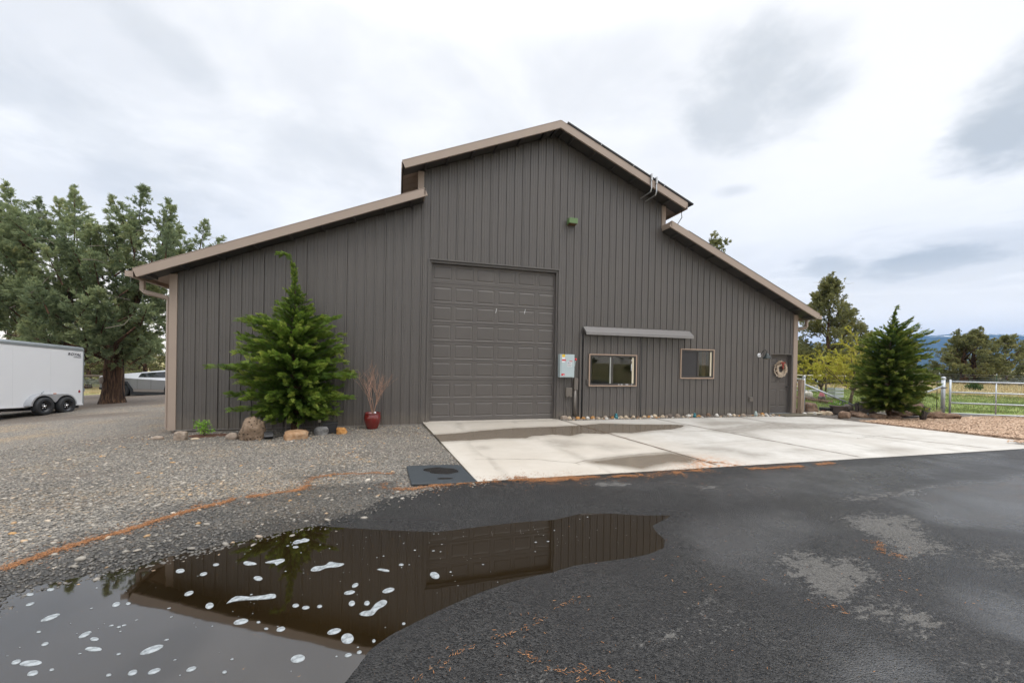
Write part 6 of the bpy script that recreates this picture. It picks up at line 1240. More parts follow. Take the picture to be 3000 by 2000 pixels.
    for z in np.arange(.12, 1.2, .1): w.tube([(0, .028, z), (GL, .028, z)], .0014, 3, False)
    w.build('wire_mesh', M['wire'], ga)
    # shepherd's hook
    h = MB(); cx = 14.42; cyy = -1.12; pts = [(cx, cyy, -.05), (cx, cyy, 1.30)]+[(cx+.16-.16*math.cos(a), cyy-.03, 1.30+.15*math.sin(a)) for a in np.linspace(.2, 2.3, 8)]+[(cx+.40, cyy-.05, 1.36), (cx+.50, cyy-.06, 1.30), (cx+.56, cyy-.06, 1.30), (cx+.58, cyy-.06, 1.36)]
    tag(h.tube(pts, .011, 7).build('shepherd_hook', M['black'], None, True), 'thin black shepherd hook standing beside the gate post', 'hook')
    # dry grass tuft
    r = random.Random(2); V = []; F = []; T = []
    for i in range(160):
        a = r.uniform(0, 6.28); L = r.uniform(.15, .36); b0 = Vector((r.gauss(0, .04), r.gauss(0, .04), 0)); t = b0+Vector((math.cos(a)*L*.4, math.sin(a)*L*.4, L)); u = Vector((math.sin(a), -math.cos(a), 0))*.004; b = len(V); V += [b0-u, b0+u, t]; F.append((b, b+1, b+2)); T += [r.random()]*3
    tag(link('dry_grass_tuft', np_mesh('dry_grass_tuft', [tuple(v) for v in V], F, dict(tint=T)), M['leaf_straw'], None, (14.05, -1.35, -.02)), 'straw coloured tuft of dry grass behind the weathered log', 'grass tuft')
    # timber edging, ornament, white stones and crate beyond the fence
    m = MB(); 
    for i, (x, y) in enumerate([(15.3, 4.35), (14.95, 3.4), (14.62, 2.5)]):
        m.tube([(x+.25, y+.75, .05), (x, y, .05), (x-.02, y-.05, .05)], .085, 8)
    tag(m.build('timber_edging', M['log'], None, True), 'dark log edging along the lawn beyond the wire fence', 'edging')
    o = empty('garden_ornament', (15.65, 3.85, .0), 0, 'small round grey garden ornament with a pink top beyond the fence', 'ornament')
    MB().lathe([(0, 0), (.12, .02), (.17, .12), (.15, .22), (.08, .28), (0, .28)], 16).build('body', M['rock_dark'], o, True); MB().lathe([(.13, .22), (.10, .34), (.06, .46), (0, .5)], 14).build('pink_cap', M['pink'], o, True)
    rock('white_boulder', (16.3, 5.1, .12), (.6, .4, .3), 90, 'rock_white', 'white rock on dark stones beyond the wire fence'); rock('boulder', (16.2, 5.0, -.03), (.8, .5, .22), 91, 'rock_dark', 'dark low rock under the white one beyond the fence')
    c = MB()
    for z in (0, .17, .34): c.box(-.3, .3, -.2, -.18, z, z+.12); c.box(-.3, .3, .18, .2, z, z+.12); c.box(-.3, -.28, -.18, .18, z, z+.12); c.box(.28, .3, -.18, .18, z, z+.12)
    c.box(-.3, .3, -.2, .2, -.02, 0)
    o = c.build('slatted_crate', M['plaque'], None, loc=(17.6, 4.6, .12)); tag(o, 'pale grey slatted crate on the lawn behind the brace pipe', 'crate')
    # far yard fence: rail, posts and a small gate
    y0 = Vector((20.2, 10.2, 0)); y1 = Vector((27.5, 6.6, 0)); fe = empty('yard_fence', tuple(y0), 0, 'far yard fence with a pale top rail on steel posts', 'fence'); dd = y1-y0
    MB().tube([Vector((0, 0, 1.06)), dd*.5+Vector((0, 0, 1.08))], .055, 7).build('top_rail', M['palewood'], fe, True)
    for k in (.36, .62): p = dd*k; MB().tube([p+Vector((0, 0, -.1)), p+Vector((0, 0, 1.22))], .05, 8).build('post', M['railwood'], fe, True)
    yg = empty('yard_gate', (19.9, 9.6, 0), math.atan2(-3.6, 7.3), 'small pale pipe gate half hidden behind the barn corner', 'gate')
    for z in (.12, .38, .62, .86): MB().tube([(0, 0, z), (2.1, 0, z)], .03, 7).build('rail', M['galv'], yg)
    for x in (0, 2.1): MB().tube([(x, 0, .0), (x, 0, .98)], .035, 7).build('upright', M['galv'], yg)
    # pasture fence of t-posts
    pf = empty('pasture_fence', (36, 25.5, 0), 0, 'thin wire pasture fence on green steel posts across the meadow', 'fence'); a = Vector((0, 0, 0)); b = Vector((16.5, -22.5, 0)); w = MB()
    for z in (.25, .5, .75, 1.0, 1.2): w.tube([a+Vector((0, 0, z)), b+Vector((0, 0, z))], .006, 3, False)
    w.build('wires', M['wire'], pf)
    gm = simple('green_steel', (.06, .11, .07), .6)
    for i in range(9):
        p = a.lerp(b, i/8); m = MB(); m.box(p.x-.02, p.x+.02, p.y-.02, p.y+.02, -.1, 1.22); m.build('post', gm, pf); MB().box(p.x-.022, p.x+.022, p.y-.022, p.y+.022, 1.22, 1.36).build('post_cap', M['plaque'], pf)
mk_right_bed()

# ------------------------------------------------------------------ trailer
def mk_trailer():
    # local frame: +x = backwards (to the rear), y = outward (toward the barn side), z up; rear lower corner at origin
    T = empty('cargo_trailer', (-15.85, 8.61, -.31), 0, 'white enclosed cargo trailer with tandem black wheels parked under the junipers', 'trailer')
    ang = math.atan2(.989, .148)
    T.matrix_world = Matrix.Translation((-15.85, 8.61, -.31)) @ Matrix.Rotation(ang, 4, 'Z') 
    L = 5.0; H = 2.06; W = 2.1
    # barn side is -y after the turn
    def side(m): return m
    b = MB(); b.box(-L, 0, 0, W, 0.0, H); body = b.build('body', M['white'], T, bevel=.02)
    r = MB(); r.prism([(-.012, H-.02), (-.012, H+.06), (.05, H+.13), (W/2, H+.2), (W-.05, H+.13), (W+.012, H+.06), (W+.012, H-.02)], 'x', -L-.01, .01); r.build('roof_trim', M['alu'], T)
    s = MB(); s.box(-L, 0, -.014, .0, -.02, .035); s.build('lower_rail', M['white'], T)
    s = MB(); s.box(-L, -.05, .1, W-.1, -.13, -.02); s.build('chassis', M['black'], T)
    MB().box(-.022, .008, -.016, W+.01, 0.0, H).build('rear_corner_trim', M['alu'], T)
    hg = MB()
    for z in (.5, 1.5): hg.box(.01, .035, -.03, .01, z, z+.12)
    hg.build('door_hinges', M['alu'], T)
    sm = MB()
    for x in (-1.25, -2.47, -3.69): sm.box(x-.004, x+.004, -.0022, .0, .06, H-.03)
    sm.build('panel_seam', simple('seam_line', (.62, .64, .67), .5), T)['kind'] = 'stuff'  # panel seams drawn slightly greyer than the body
    # tandem fender
    xw = (-.93, -1.72); R0 = .31; zc = .0
    def arc(cx, r, a0, a1, n=12): return [(cx+r*math.cos(R(a)), zc+r*math.sin(R(a))) for a in np.linspace(a0, a1, n)]
    outer = arc(xw[0], .42, 4, 90)+arc(xw[1], .42, 90, 176)
    fm = MB()
    for (a, c) in zip(outer[:-1], outer[1:]):
        fm.quad((a[0], -.23, a[1]), (c[0], -.23, c[1]), (c[0], .0, c[1]), (a[0], .0, a[1]))
        for (p, q) in ((a, c),):
            cx = lambda t: xw[0] if t[0] > xw[0] else (xw[1] if t[0] < xw[1] else t[0])
    ob = outer; ib = arc(xw[0], .375, 4, 90)+arc(xw[1], .375, 90, 176)
    for i in range(len(ob)-1): fm.quad((ob[i][0], -.232, ob[i][1]), (ob[i+1][0], -.232, ob[i+1][1]), (ib[i+1][0], -.232, ib[i+1][1]), (ib[i][0], -.232, ib[i][1]))
    fm.build('fender', M['tread'], T)
    mid = (xw[0]+xw[1])/2; web = [(xw[0], zc+.375)]+arc(xw[0], .375, 95, 150, 6)+[(mid, zc+.12)]+arc(xw[1], .375, 30, 85, 6)+[(xw[1], zc+.375)]
    MB().prism(web, 'y', -.232, -.215).build('fender_web', M['tread'], T)
    wa = arc(xw[0], .41, -14, 90)+arc(xw[1], .41, 90, 194)
    MB().prism(wa, 'y', -.0035, -.0005).build('wheel_well', M['black'], T)
    for i, x in enumerate(xw):
        for far in (0, 1):
            w = empty('wheel', (0, 0, 0)); w.parent = T; y = -.19 if not far else W-.05
            w.location = (x, y, zc); w.rotation_euler = (R(90), 0, 0)
            t = MB(); t.lathe([(.195, -.10), (.25, -.108), (.295, -.095), (.312, -.06), (.312, .06), (.295, .095), (.25, .108), (.195, .10)], 32); t.build('tyre', M['rubber'], w, True)
            rm = MB(); rm.lathe([(.2, -.10), (.2, .10), (.19, .10), (.165, .03), (.10, .015), (.09, .045), (0, .045)], 28)
            for k in range(8): a = k*math.pi/4; rm.box(math.cos(a)*.13-.012, math.cos(a)*.13+.012, math.sin(a)*.13-.012, math.sin(a)*.13+.012, .02, .032)
            rm.build('rim', M['rim'], w, True)
            hb = MB(); hb.lathe([(0, .085), (.038, .08), (.045, .045)], 14)
            for k in range(5): a = k*1.2566+.3; hb.lathe([(.0, .055), (.012, .053), (.014, .02)], 6, (math.cos(a)*.07, math.sin(a)*.07, 0))
            hb.build('hub_cap', M['chrome'], w, True)
    MB().box(mid-.06, mid+.03, -.235, -.21, zc+.425, zc+.455).build('amber_marker', M['amber'], T, bevel=.006)
    rr = MB(); rr.box(-.20, -.13, -.018, -.001, .46, .53); rr.build('red_marker', M['redlens'], T, bevel=.006)
    MB().prism([(-.165-.012, .53), (-.165+.012, .53), (-.165, .565)], 'y', -.012, -.001).build('red_marker', M['redlens'], T)
    MB().tube([(mid-.25, -.01, zc+.44), (mid-.25, -.05, zc+.48), (mid-.2, -.05, zc+.52)], .010, 6).build('step_hook', M['alu'], T)
    # lettering near the rear top corner
    def text(s, size, x1, z, nm, shear=.25):
        c = bpy.data.curves.new(nm, 'FONT'); c.body = s; c.size = size; c.align_x = 'RIGHT'; c.shear = shear; c.offset = size*.035; c.extrude = .001; c.space_character = 1.12
        o = bpy.data.objects.new(nm, c); COL.objects.link(o); bpy.context.view_layer.update()
        me = bpy.data.meshes.new_from_object(o.evaluated_get(bpy.context.evaluated_depsgraph_get())); bpy.data.objects.remove(o)
        k = link(nm, me, M['ink'], T, (x1, -.004, z)); k.rotation_euler = (R(90), 0, 0); return k
    # the trailer stands nose high: its long lines climb toward the hitch while its ends stay plumb
    sh = .0647
    for ch in T.children:
        if ch.type == 'MESH':
            for v in ch.data.vertices: v.co.z -= v.co.x*sh
        else: ch.location.z -= ch.location.x*sh
    for s_, sz, zt, nm, kx in (('ROYAL', .135, H-.215, 'lettering', 1.12), ('CARGO', .062, H-.29, 'small_lettering', 1.25)):
        k = text(s_, sz, -.115, zt, nm); k.scale = (kx, 1, 1); k.rotation_euler = (R(90), R(3.7), 0); k.location.z += .115*sh
mk_trailer()

# ------------------------------------------------------------------ angular steel pickup
def mk_truck():
    zg = -1.09
    T = empty('angular_pickup', (-22.38, 20.87, zg), math.atan2(-.2744, .9616), 'angular bare stainless steel pickup truck parked beyond the big juniper', 'truck')
    W = 2.0
    def shell(poly, y0, y1, nm, mat, par=T): return MB().prism(poly, 'y', y0, y1).build(nm, mat, par)
    # lower side panels and the upper canted side
    def skin(pts_low, pts_high, nm, mat):
        m = MB(); n = len(pts_low)
        for sgn in (0, 1):
            yl = [p[2] if not sgn else W-p[2] for p in pts_low]; yh = [p[2] if not sgn else W-p[2] for p in pts_high]
            for i in range(n-1): m.quad((pts_low[i][0], yl[i], pts_low[i][1]), (pts_low[i+1][0], yl[i+1], pts_low[i+1][1]), (pts_high[i+1][0], yh[i+1], pts_high[i+1][1]), (pts_high[i][0], yh[i], pts_high[i][1]))
        return m.build(nm, mat, T)
    lower = [(.02, .62, .05), (.55, .60, .03), (.75, 1.02, .03), (1.72, 1.04, .03), (2.02, .56, .02), (4.1, .56, .02), (4.25, 1.0, .03), (5.0, 1.0, .03), (5.25, .6, .04), (5.66, .6, .1)]
    mid = [(.0, 1.30, .0), (.55, 1.285, .0), (.75, 1.275, .0), (1.72, 1.235, .0), (2.02, 1.225, .0), (4.1, 1.13, .0), (4.25, 1.125, .0), (5.0, 1.09, .0), (5.25, 1.08, .02), (5.68, 1.05, .08)]
    skin(lower, mid, 'lower_side', M['stainless'])
    up = [(.02, 1.335, .10), (.55, 1.40, .10), (.75, 1.425, .11), (1.72, 1.53, .13), (2.02, 1.56, .15), (4.1, 1.79, .3), (4.25, 1.74, .3), (5.0, 1.42, .2), (5.25, 1.30, .12), (5.68, 1.12, .12)]
    # bed sail and roof, with the glasshouse cut as its own pieces
    skin(mid, up, 'upper_side', M['stainless_skylit'])
    m = MB()
    for a, b in zip(up[:-1], up[1:]): m.quad((a[0], a[2], a[1]), (b[0], b[2], b[1]), (b[0], W-b[2], b[1]), (a[0], W-a[2], a[1]))
    m.build('roof', M['stainless_dark'], T)
    m = MB(); m.quad((.0, 0, 1.30), (.02, .05, .62), (.02, W-.05, .62), (0, W, 1.30)); m.quad((0, 0, 1.30), (.02, .1, 1.335), (.02, W-.1, 1.335), (0, W, 1.30)); m.build('tailgate', M['stainless'], T)
    m = MB(); m.quad((5.66, .1, .6), (5.68, .08, 1.05), (5.68, W-.08, 1.05), (5.66, W-.1, .6)); m.build('nose', M['stainless'], T)
    # side windows lie 4 mm proud of the canted side
    def on_side(x, f, off=.006):
        ym = np.interp(x, [p[0] for p in mid], [p[2] for p in mid]); zm = np.interp(x, [p[0] for p in mid], [p[1] for p in mid]); yu = np.interp(x, [p[0] for p in up], [p[2] for p in up]); zu = np.interp(x, [p[0] for p in up], [p[1] for p in up])
        return Vector((x, ym+(yu-ym)*f-off, zm+(zu-zm)*f+off*.4))
    for sgn in (0, 1):
        for xa, xb, fa, fb in ((2.46, 4.55, .28, .28),):
            xs = [xa, xa+.09]+list(np.arange(2.75, 4.1, .15))+[4.1, 4.17, 4.25, 4.4, xb]; mb = MB()
            lo = [on_side(x, fa, .022) for x in xs]; hi = [on_side(x, .30 if i == 0 else .84 if x < 4.2 else .84-(x-4.2)*.9, .022) for i, x in enumerate(xs)]
            if sgn: lo = [Vector((v.x, W-v.y, v.z)) for v in lo]; hi = [Vector((v.x, W-v.y, v.z)) for v in hi]
            for i in range(len(xs)-1): mb.quad(lo[i], lo[i+1], hi[i+1], hi[i])
            mb.build('side_window', M['tint'], T)
    # lower band with the ground's reflection in its colour, sills and wheel arches
    b = MB(); b.box(2.02, 4.1, .018, W-.018, .387, .555); b.build('lower_band', M['stainless_dark'], T)
    b = MB(); b.box(1.95, 4.2, .03, W-.03, .2, .385); b.box(.2, 5.6, .2, W-.2, .32, .9); b.build('sill', M['clad'], T)
    def arch(cx):
        for y0 in (-.03, W-.06):
            o = [(cx-.66, .36), (cx-.52, .62), (cx-.44, 1.0), (cx+.36, 1.02), (cx+.70, .58), (cx+.76, .36), (cx+.62, .36), (cx+.56, .55), (cx+.31, .90), (cx-.36, .90), (cx-.5, .55), (cx-.56, .36)]
            m = MB(); n = 6; vs = [(p[0], y0, p[1]) for p in o]+[(p[0], y0+.09, p[1]) for p in o]; fs = []
            for i in range(5): fs += [(i, i+1, 10-i, 11-i), (12+i, 23-i, 22-i, 13+i)]
            for i in range(12): fs.append((i, 12+i, 12+(i+1) % 12, (i+1) % 12))
            m.add(vs, fs).build('wheel_arch', M['clad'], T)
    for cx in (1.42, 4.78):
        arch(cx)
        for y in (.16, W-.16):
            w = empty('wheel', (cx, y, .44)); w.parent = T; w.rotation_euler = (R(90), 0, 0)
            MB().lathe([(.27, -.13), (.36, -.14), (.425, -.12), (.44, -.08), (.44, .08), (.425, .12), (.36, .14), (.27, .13)], 30).build('tyre', M['rubber'], w, True)
            m = MB(); m.lathe([(.275, .12), (.2, .10), (.06, .11), (0, .12)], 26)
            for k in range(7): a = k*.8976; m.box(math.cos(a)*.15-.03, math.cos(a)*.15+.03, math.sin(a)*.15-.03, math.sin(a)*.15+.03, .105, .125)
            m.build('rim', M['rim'], w)
    bp = MB(); bp.prism([(-.04, .62), (.5, .60), (.42, .42), (.0, .49)], 'y', .02, W-.02); bp.build('rear_bumper', M['clad'], T); MB().box(-.035, .04, .4, .8, .63, .68).build('tow_pin', M['rock_red'], T)
    MB().box(-.008, .0, .1, W-.1, 1.20, 1.225).build('tail_light', M['redlens'], T)
    g = MB()
    for x in (2.42, 3.29): g.quad((x, -.004, .57), (x+.012, -.004, .57), (x+.012, -.004, 1.2), (x, -.004, 1.2))
    g.build('door_gap', M['clad'], T)
mk_truck()

def mk_left_fence():
    a = Vector((-34, 31.2, 0)); b = Vector((-8, 23.4, 0)); f = empty('ranch_fence', (a.x, a.y, 0), 0, 'ranch fence with a dark pole top rail and wires beyond the pickup', 'fence'); d = b-a
    z0 = -1.42; m = MB(); m.tube([Vector((0, 0, -.15)), d*.5+Vector((0, 0, -.08)), d+Vector((0, 0, .0))], .075, 8); m.build('top_rail', M['railwood'], f, True)
    for k in range(8):
        p = d*(k/7.0+.012); MB().tube([p+Vector((0, 0, z0-.2)), p+Vector((0, 0, 0.02))], .07, 8).build('post', M['railwood'], f, True)
    w = MB()
    for z in (-.55, -.95, -1.3): w.tube([Vector((0, 0, z)), d+Vector((0, 0, z+.1))], .014, 4, False)
    for i in range(150): p = d*(i/150); w.tube([p+Vector((0, 0, -1.35)), p+Vector((0, 0, -.2))], .004, 3, False)
    w.build('wires', M['wire'], f)
mk_left_fence()
# ------------------------------------------------------------------ foliage
def frond_tpl(seed, n=8, width=.34, sag=.12, droop=.0, blade=.034):
    """feathery flat spray along +Y of length 1: a stem of slim leaflets in the XY plane"""
    r = random.Random(seed); V = []; F = []
    def leaf(p, d, L, w):
        u = Vector((-d.y, d.x, 0))
        if u.length < 1e-4: u = Vector((1, 0, 0))
        u = u.normalized()*w; b = len(V)
        V.extend([p-u*.35, p+d*L*.45-u, p+d*L, p+d*L*.45+u]); F.append((b, b+1, b+2, b+3))
    for i in range(n):
        f = (i+.3)/n; p = Vector((0, f*.85, sag*4*f*(1-f)*.5-droop*f*f)); L = (1-f)*.42+.16
        for s in (-1, 1):
            a = r.uniform(.45, .85); d = Vector((s*math.sin(a)*width*2.1, math.cos(a), r.uniform(-.25, .25))).normalized()
            leaf(p, d, L*r.uniform(.8, 1.2), blade*r.uniform(.8, 1.2))
            if L > .3:
                q = p+d*L*.45
                for s2 in (-1, 1): d2 = (d+Vector((s2*.7*d.y, -s2*.7*d.x, r.uniform(-.2, .2)))).normalized(); leaf(q, d2, L*.42, blade*.8)
    leaf(Vector((0, .7, 0)), Vector((0, 1, -droop)).normalized(), .34, blade)
    return np.array([tuple(v) for v in V]), np.array(F)
def tuft_tpl(seed, n=12, blade=.055):
    """compact juniper tuft: short scale-leaved twigs fanning forward"""
    r = random.Random(seed); V = []; F = []
    for i in range(n):
        p = Vector((r.uniform(-.12, .12), r.uniform(0, .45), r.uniform(-.12, .12))); d = Vector((r.gauss(0, .55), 1, r.gauss(0, .55))).normalized(); L = r.uniform(.35, .65)
        u = d.cross(Vector((r.gauss(0, 1), r.gauss(0, 1), r.gauss(0, 1)))).normalized()*blade*r.uniform(.7, 1.3); b = len(V)
        V.extend([p-u*.4, p+d*L*.5-u, p+d*L, p+d*L*.5+u]); F.append((b, b+1, b+2, b+3))
    return np.array([tuple(v) for v in V]), np.array(F)
CEDAR_T = [frond_tpl(i, 9, .34, .10, .12) for i in range(6)]
CEDAR_S = [frond_tpl(50+i, 5, .34, .10, .12, .06) for i in range(5)]
TUFT_T = [tuft_tpl(i) for i in range(8)]
TUFT_S = [tuft_tpl(20+i, 5, .12) for i in range(6)]
def place(tpls, pos, dirs, scale, tint, roll=None, seed=1):
    pos = np.asarray(pos, float); d = np.asarray(dirs, float); d = d/np.linalg.norm(d, axis=1, keepdims=True); n = len(pos); g = np.random.default_rng(seed)
    up = np.tile([0, 0, 1.0], (n, 1))+g.normal(0, .28 if roll is None else roll, (n, 3))
    x = np.cross(d, up); x /= np.linalg.norm(x, axis=1, keepdims=True)+1e-9; z = np.cross(x, d)
    k = g.integers(0, len(tpls), n); VV = []; FF = []; TT = []; b = 0; scale = np.asarray(scale)
    for i, (tv, tf) in enumerate(tpls):
        m = k == i; c = m.sum()
        if not c: continue
        P = pos[m][:, None]+scale[m][:, None, None]*(tv[None, :, 0:1]*x[m][:, None]+tv[None, :, 1:2]*d[m][:, None]+tv[None, :, 2:3]*z[m][:, None])
        VV.append(P.reshape(-1, 3)); FF.append((tf[None]+(np.arange(c)*len(tv))[:, None, None]).reshape(-1, 4)+b); b += c*len(tv)
        TT.append(np.repeat(np.asarray(tint)[m], len(tv)))
    return np.vstack(VV), np.vstack(FF), np.concatenate(TT)

def cedar(name, loc, H, prof, seed, mat, label, cat='tree', lean=0.0, group=None, nb=260, base=.22, hook=None, tpl=None, fs=1.0, stray=(), wf=1.0):
    """young cedar-like conifer; prof = [(height fraction, left radius, right radius)] seen from the lot"""
    g = np.random.default_rng(seed); t = empty(name, loc, 0, label, cat, group)
    ph = [p[0] for p in prof]; pl = [p[1]*wf for p in prof]; pr = [p[2]*wf for p in prof]
    def axis(f): return np.array([lean*max(0, f-.5)**1.5*2, 0, f*H])
    tr = MB(); n = 14; tr.tube([tuple(axis(f)) for f in np.linspace(-.02, .97, n)], [max(.006, .075*(1-f)**.9*H/4) for f in np.linspace(0, .97, n)], 9)
    tr.build('trunk', M['bark'], t, True)
    P = []; D = []; S = []; T = []; bb = MB()
    for i in range(nb):
        f = base/H+(1-base/H)*(1-(1-(i+g.random())/nb)**.85)
        f = min(f, .985); az = i*2.39996+g.normal(0, .3); c, s = math.cos(az), math.sin(az)
        rl = np.interp(f, ph, pl); rr = np.interp(f, ph, pr); rad = (rr if c > 0 else rl); rad = (rad*abs(c)+(rl+rr)/2*(1-abs(c)))*(.70+.42*g.random()**1.3); rad = max(.05, rad*1.06-.10*(f > .45))
        if g.random() < .08: rad *= 1.15
        clt = g.normal(0, .08); el = np.interp(f, [0, .25, .6, .85, 1], [.08, .28, .55, .9, 1.25])+g.normal(0, .16)
        p0 = axis(f*.97-rad*.12/H); L = rad/max(.62, math.cos(el)); pts = []; m = 7
        for j in range(m):
            u = j/(m-1); e = el*(1-.35*u)+(.25*u*u if f > .5 else -.12*u*u+.2*u**4); 
            q = p0+np.array([c, s, 0])*L*u*math.cos(el)*1.0+np.array([0, 0, 1])*(L*u*math.sin(el)*(1-.25*u)-.10*L*u*u*(1-f)); pts.append(q)
        bb.tube([tuple(q) for q in pts], [max(.003, .014*(1-u/m)*(1-f*.6)) for u in range(m)], 4, False)
        nf = int(4+L*25)
        for j in range(nf):
            u = .18+.84*(j+g.random())/nf; u = min(u, .99); k = min(int(u*(m-1)), m-2); fr = u*(m-1)-k; q = pts[k]*(1-fr)+pts[k+1]*fr; d = pts[k+1]-pts[k]; d /= np.linalg.norm(d)+1e-9
            sd = np.array([-d[1], d[0], 0]); sd /= np.linalg.norm(sd)+1e-6; sgn = 1 if j % 2 else -1
            w = g.uniform(.35, .95)*(1-.75*u); d2 = d+sd*sgn*w+np.array([0, 0, g.normal(.24, .40)])
            P.append(q+g.normal(0, .012, 3)); D.append(d2); S.append(fs*(.15+.15*(1-f)+.07*g.random())*(1.12-.38*u)*min(1, .45+rad*.75)); T.append(np.clip(.10+.55*u**1.4+.10*f+.18*g.normal()*(1 if j % 3 == 0 else .4)+clt, 0, 1))  # tint darker inside, brighter at tips and top: light and dark put into colour
        # leading tip
        P.append(pts[-2]); D.append(pts[-1]-pts[-2]+np.array([0, 0, .02])); S.append(fs*.24*min(1, .45+rad*.75)); T.append(np.clip(.62+g.normal(0, .15), 0, 1))
    for x, z, L, e in stray:      # long branches that stick out of the outline
        q0 = np.array([0, -.15, z-L*math.sin(e)*.6]); d = np.array([math.copysign(math.cos(e), x), -.12, math.sin(e)])
        ln = abs(x); pts = [q0+d*ln*u+np.array([0, 0, -.05*ln*u*u]) for u in np.linspace(.2, 1, 7)]; bb.tube([tuple(q) for q in pts], [.010]*3+[.006]*4, 4, False)
        for j in range(26):
            u = .25+.74*j/25; k = min(int((u-.2)/.8*6), 5); q = pts[k]+(pts[k+1]-pts[k])*(((u-.2)/.8*6)-k); sg = 1 if j % 2 else -1
            P.append(q); D.append(d+np.array([0, sg*.5*(1-u*.5), sg*.25])); S.append(.24*(1.1-.4*u)); T.append(np.clip(.5+g.normal(0, .15), 0, 1))
    if hook:   # nodding leader
        pts = [axis(.95)]+[axis(1)+np.array(h) for h in hook]; bb.tube([tuple(q) for q in pts], [.012]+[.006]*len(hook), 5, False)
        for a, b in zip(pts[:-1], pts[1:]):
            for j in range(9): q = a+(b-a)*(j/9); P.append(q); D.append((b-a)/np.linalg.norm(b-a)*.9+g.normal(0, .42, 3)); S.append(.13); T.append(.5+g.normal(0, .12))
    bb.build('branches', M['twig'], t)
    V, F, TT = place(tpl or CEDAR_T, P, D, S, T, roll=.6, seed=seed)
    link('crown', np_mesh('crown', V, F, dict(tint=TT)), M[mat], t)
    return t
def mk_conifers():
    z = float(lotz(np.array([-6.45]), np.array([-.55]))[0])
    # widths measured on the photograph, metres either side of the stem
    pf = [(0, .1, .1), (.05, .2, .3), (.10, .62, .85), (.2, 1.1, 1.2), (.3, 1.35, 1.3), (.36, 1.45, 1.3), (.42, 1.28, 1.3), (.5, 1.3, 1.12), (.56, 1.22, .98), (.62, .98, .8), (.68, .72, .62), (.74, .52, .48), (.8, .36, .34), (.86, .2, .2), (.92, .1, .1), (1, .03, .03)]
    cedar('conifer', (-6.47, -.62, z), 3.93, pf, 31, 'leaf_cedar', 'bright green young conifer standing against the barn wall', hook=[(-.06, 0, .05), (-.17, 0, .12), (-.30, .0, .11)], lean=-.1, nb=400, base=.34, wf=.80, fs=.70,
          stray=[(-1.55, 1.52, 1.6, .06), (-1.05, 2.5, 1.3, .15), (1.25, .82, 1.2, .10), (1.3, 1.32, 1.2, .10), (.95, 2.6, 1.2, .35), (-1.15, .62, 1.2, .0)])
    # two thin stakes by its stem
    pr = [(0, .08, .08), (.06, .3, .3), (.10, .75, .7), (.18, 1.0, 1.0), (.3, 1.2, 1.15), (.42, 1.15, 1.3), (.5, 1.05, 1.35), (.58, 1.15, 1.3), (.66, 1.1, 1.0), (.72, .75, .9), (.76, .5, .95), (.82, .33, .55), (.88, .26, .28), (.94, .2, .16), (1, .03, .03)]
    cedar('conifer', (11.62, -1.35, -.02), 3.62, pr, 77, 'leaf_cedar2', 'bushy dark conifer in the rock bed by the gate', nb=400, base=.34, wf=.82, lean=.25, hook=[(.03, 0, .05), (.08, 0, .09)], stray=[(1.35, 2.72, 1.2, .45), (1.45, 2.10, 1.3, .05), (1.0, 3.0, 1.2, .6)], fs=.68)
    for i, (x, y) in enumerate([(-6.62, -.72), (-6.38, -.70)]):
        tag(MB().tube([(0, 0, 0), (.01*(1-2*i), 0, .42)], .012, 5).build('garden_stake', M['deadwood'], None, loc=(x, y, z)), 'thin wooden stake at the foot of the young conifer', 'stake', 'stakes at the young conifer')
mk_conifers()

def in_poly(x, y, poly): return float(sdf(np.array([x]), np.array([y]), poly)[0])
def plume(g, base, tip, rad, dens, P, D, S, T, fs, droop=0.0, tt=0.0):
    """foliage plume: tufts in a tapering spindle round an axis, pointing up and out along it"""
    base = np.array(base, float); tip = np.array(tip, float); ax = tip-base; L = np.linalg.norm(ax); a = ax/L; n = int(dens*L*(rad+.12)*95)
    o1 = np.cross(a, [0.3, .2, 1]); o1 /= np.linalg.norm(o1); o2 = np.cross(a, o1)
    # side sprigs set spirally round the axis, each a little pointed spray of its own
    ns = int(7+L*7); us = np.linspace(.03, .97, ns)+g.normal(0, .02, ns); ths = np.arange(ns)*2.4+g.normal(0, .5, ns)
    Ls = rad*np.interp(us, [0, .15, .45, .75, 1], [1.0, 1.35, 1.15, .55, .18])*g.uniform(.65, 1.35, ns)
    k = g.integers(-max(1, ns//7), ns, n); main = k < 0; k = np.abs(k) % ns
    v = g.random(n)**.75; off = np.cos(ths[k])[:, None]*o1+np.sin(ths[k])[:, None]*o2
    sd = off*.86+a*(.30+.55*us[k])[:, None]+np.array([0, 0, .16-droop]); sd /= np.linalg.norm(sd, axis=1, keepdims=True)
    sd = np.where(main[:, None], a, sd); ln = np.where(main, L, Ls[k]); org = np.where(main[:, None], base, base+np.outer(us[k]*L, a))
    thick = np.where(main, .10, (.10+.26*Ls[k])*(1-.8*v)*np.interp(v, [0, .2, 1], [.5, 1, .8]))
    pos = org+sd*(v*ln)[:, None]+g.normal(0, 1, (n, 3))*thick[:, None]*.55
    d = sd+off*.15+np.array([0, 0, .22-droop*.6])+g.normal(0, .30, (n, 3)); u = np.where(main, v, us[k]); r = v
    P.append(pos); D.append(d); S.append(fs*g.uniform(.75, 1.3, n)*(1-.25*u)); T.append(np.clip(.20+.32*r+.18*u+tt+.14*g.normal(0, 1)+g.normal(0, .13, n), 0, 1))
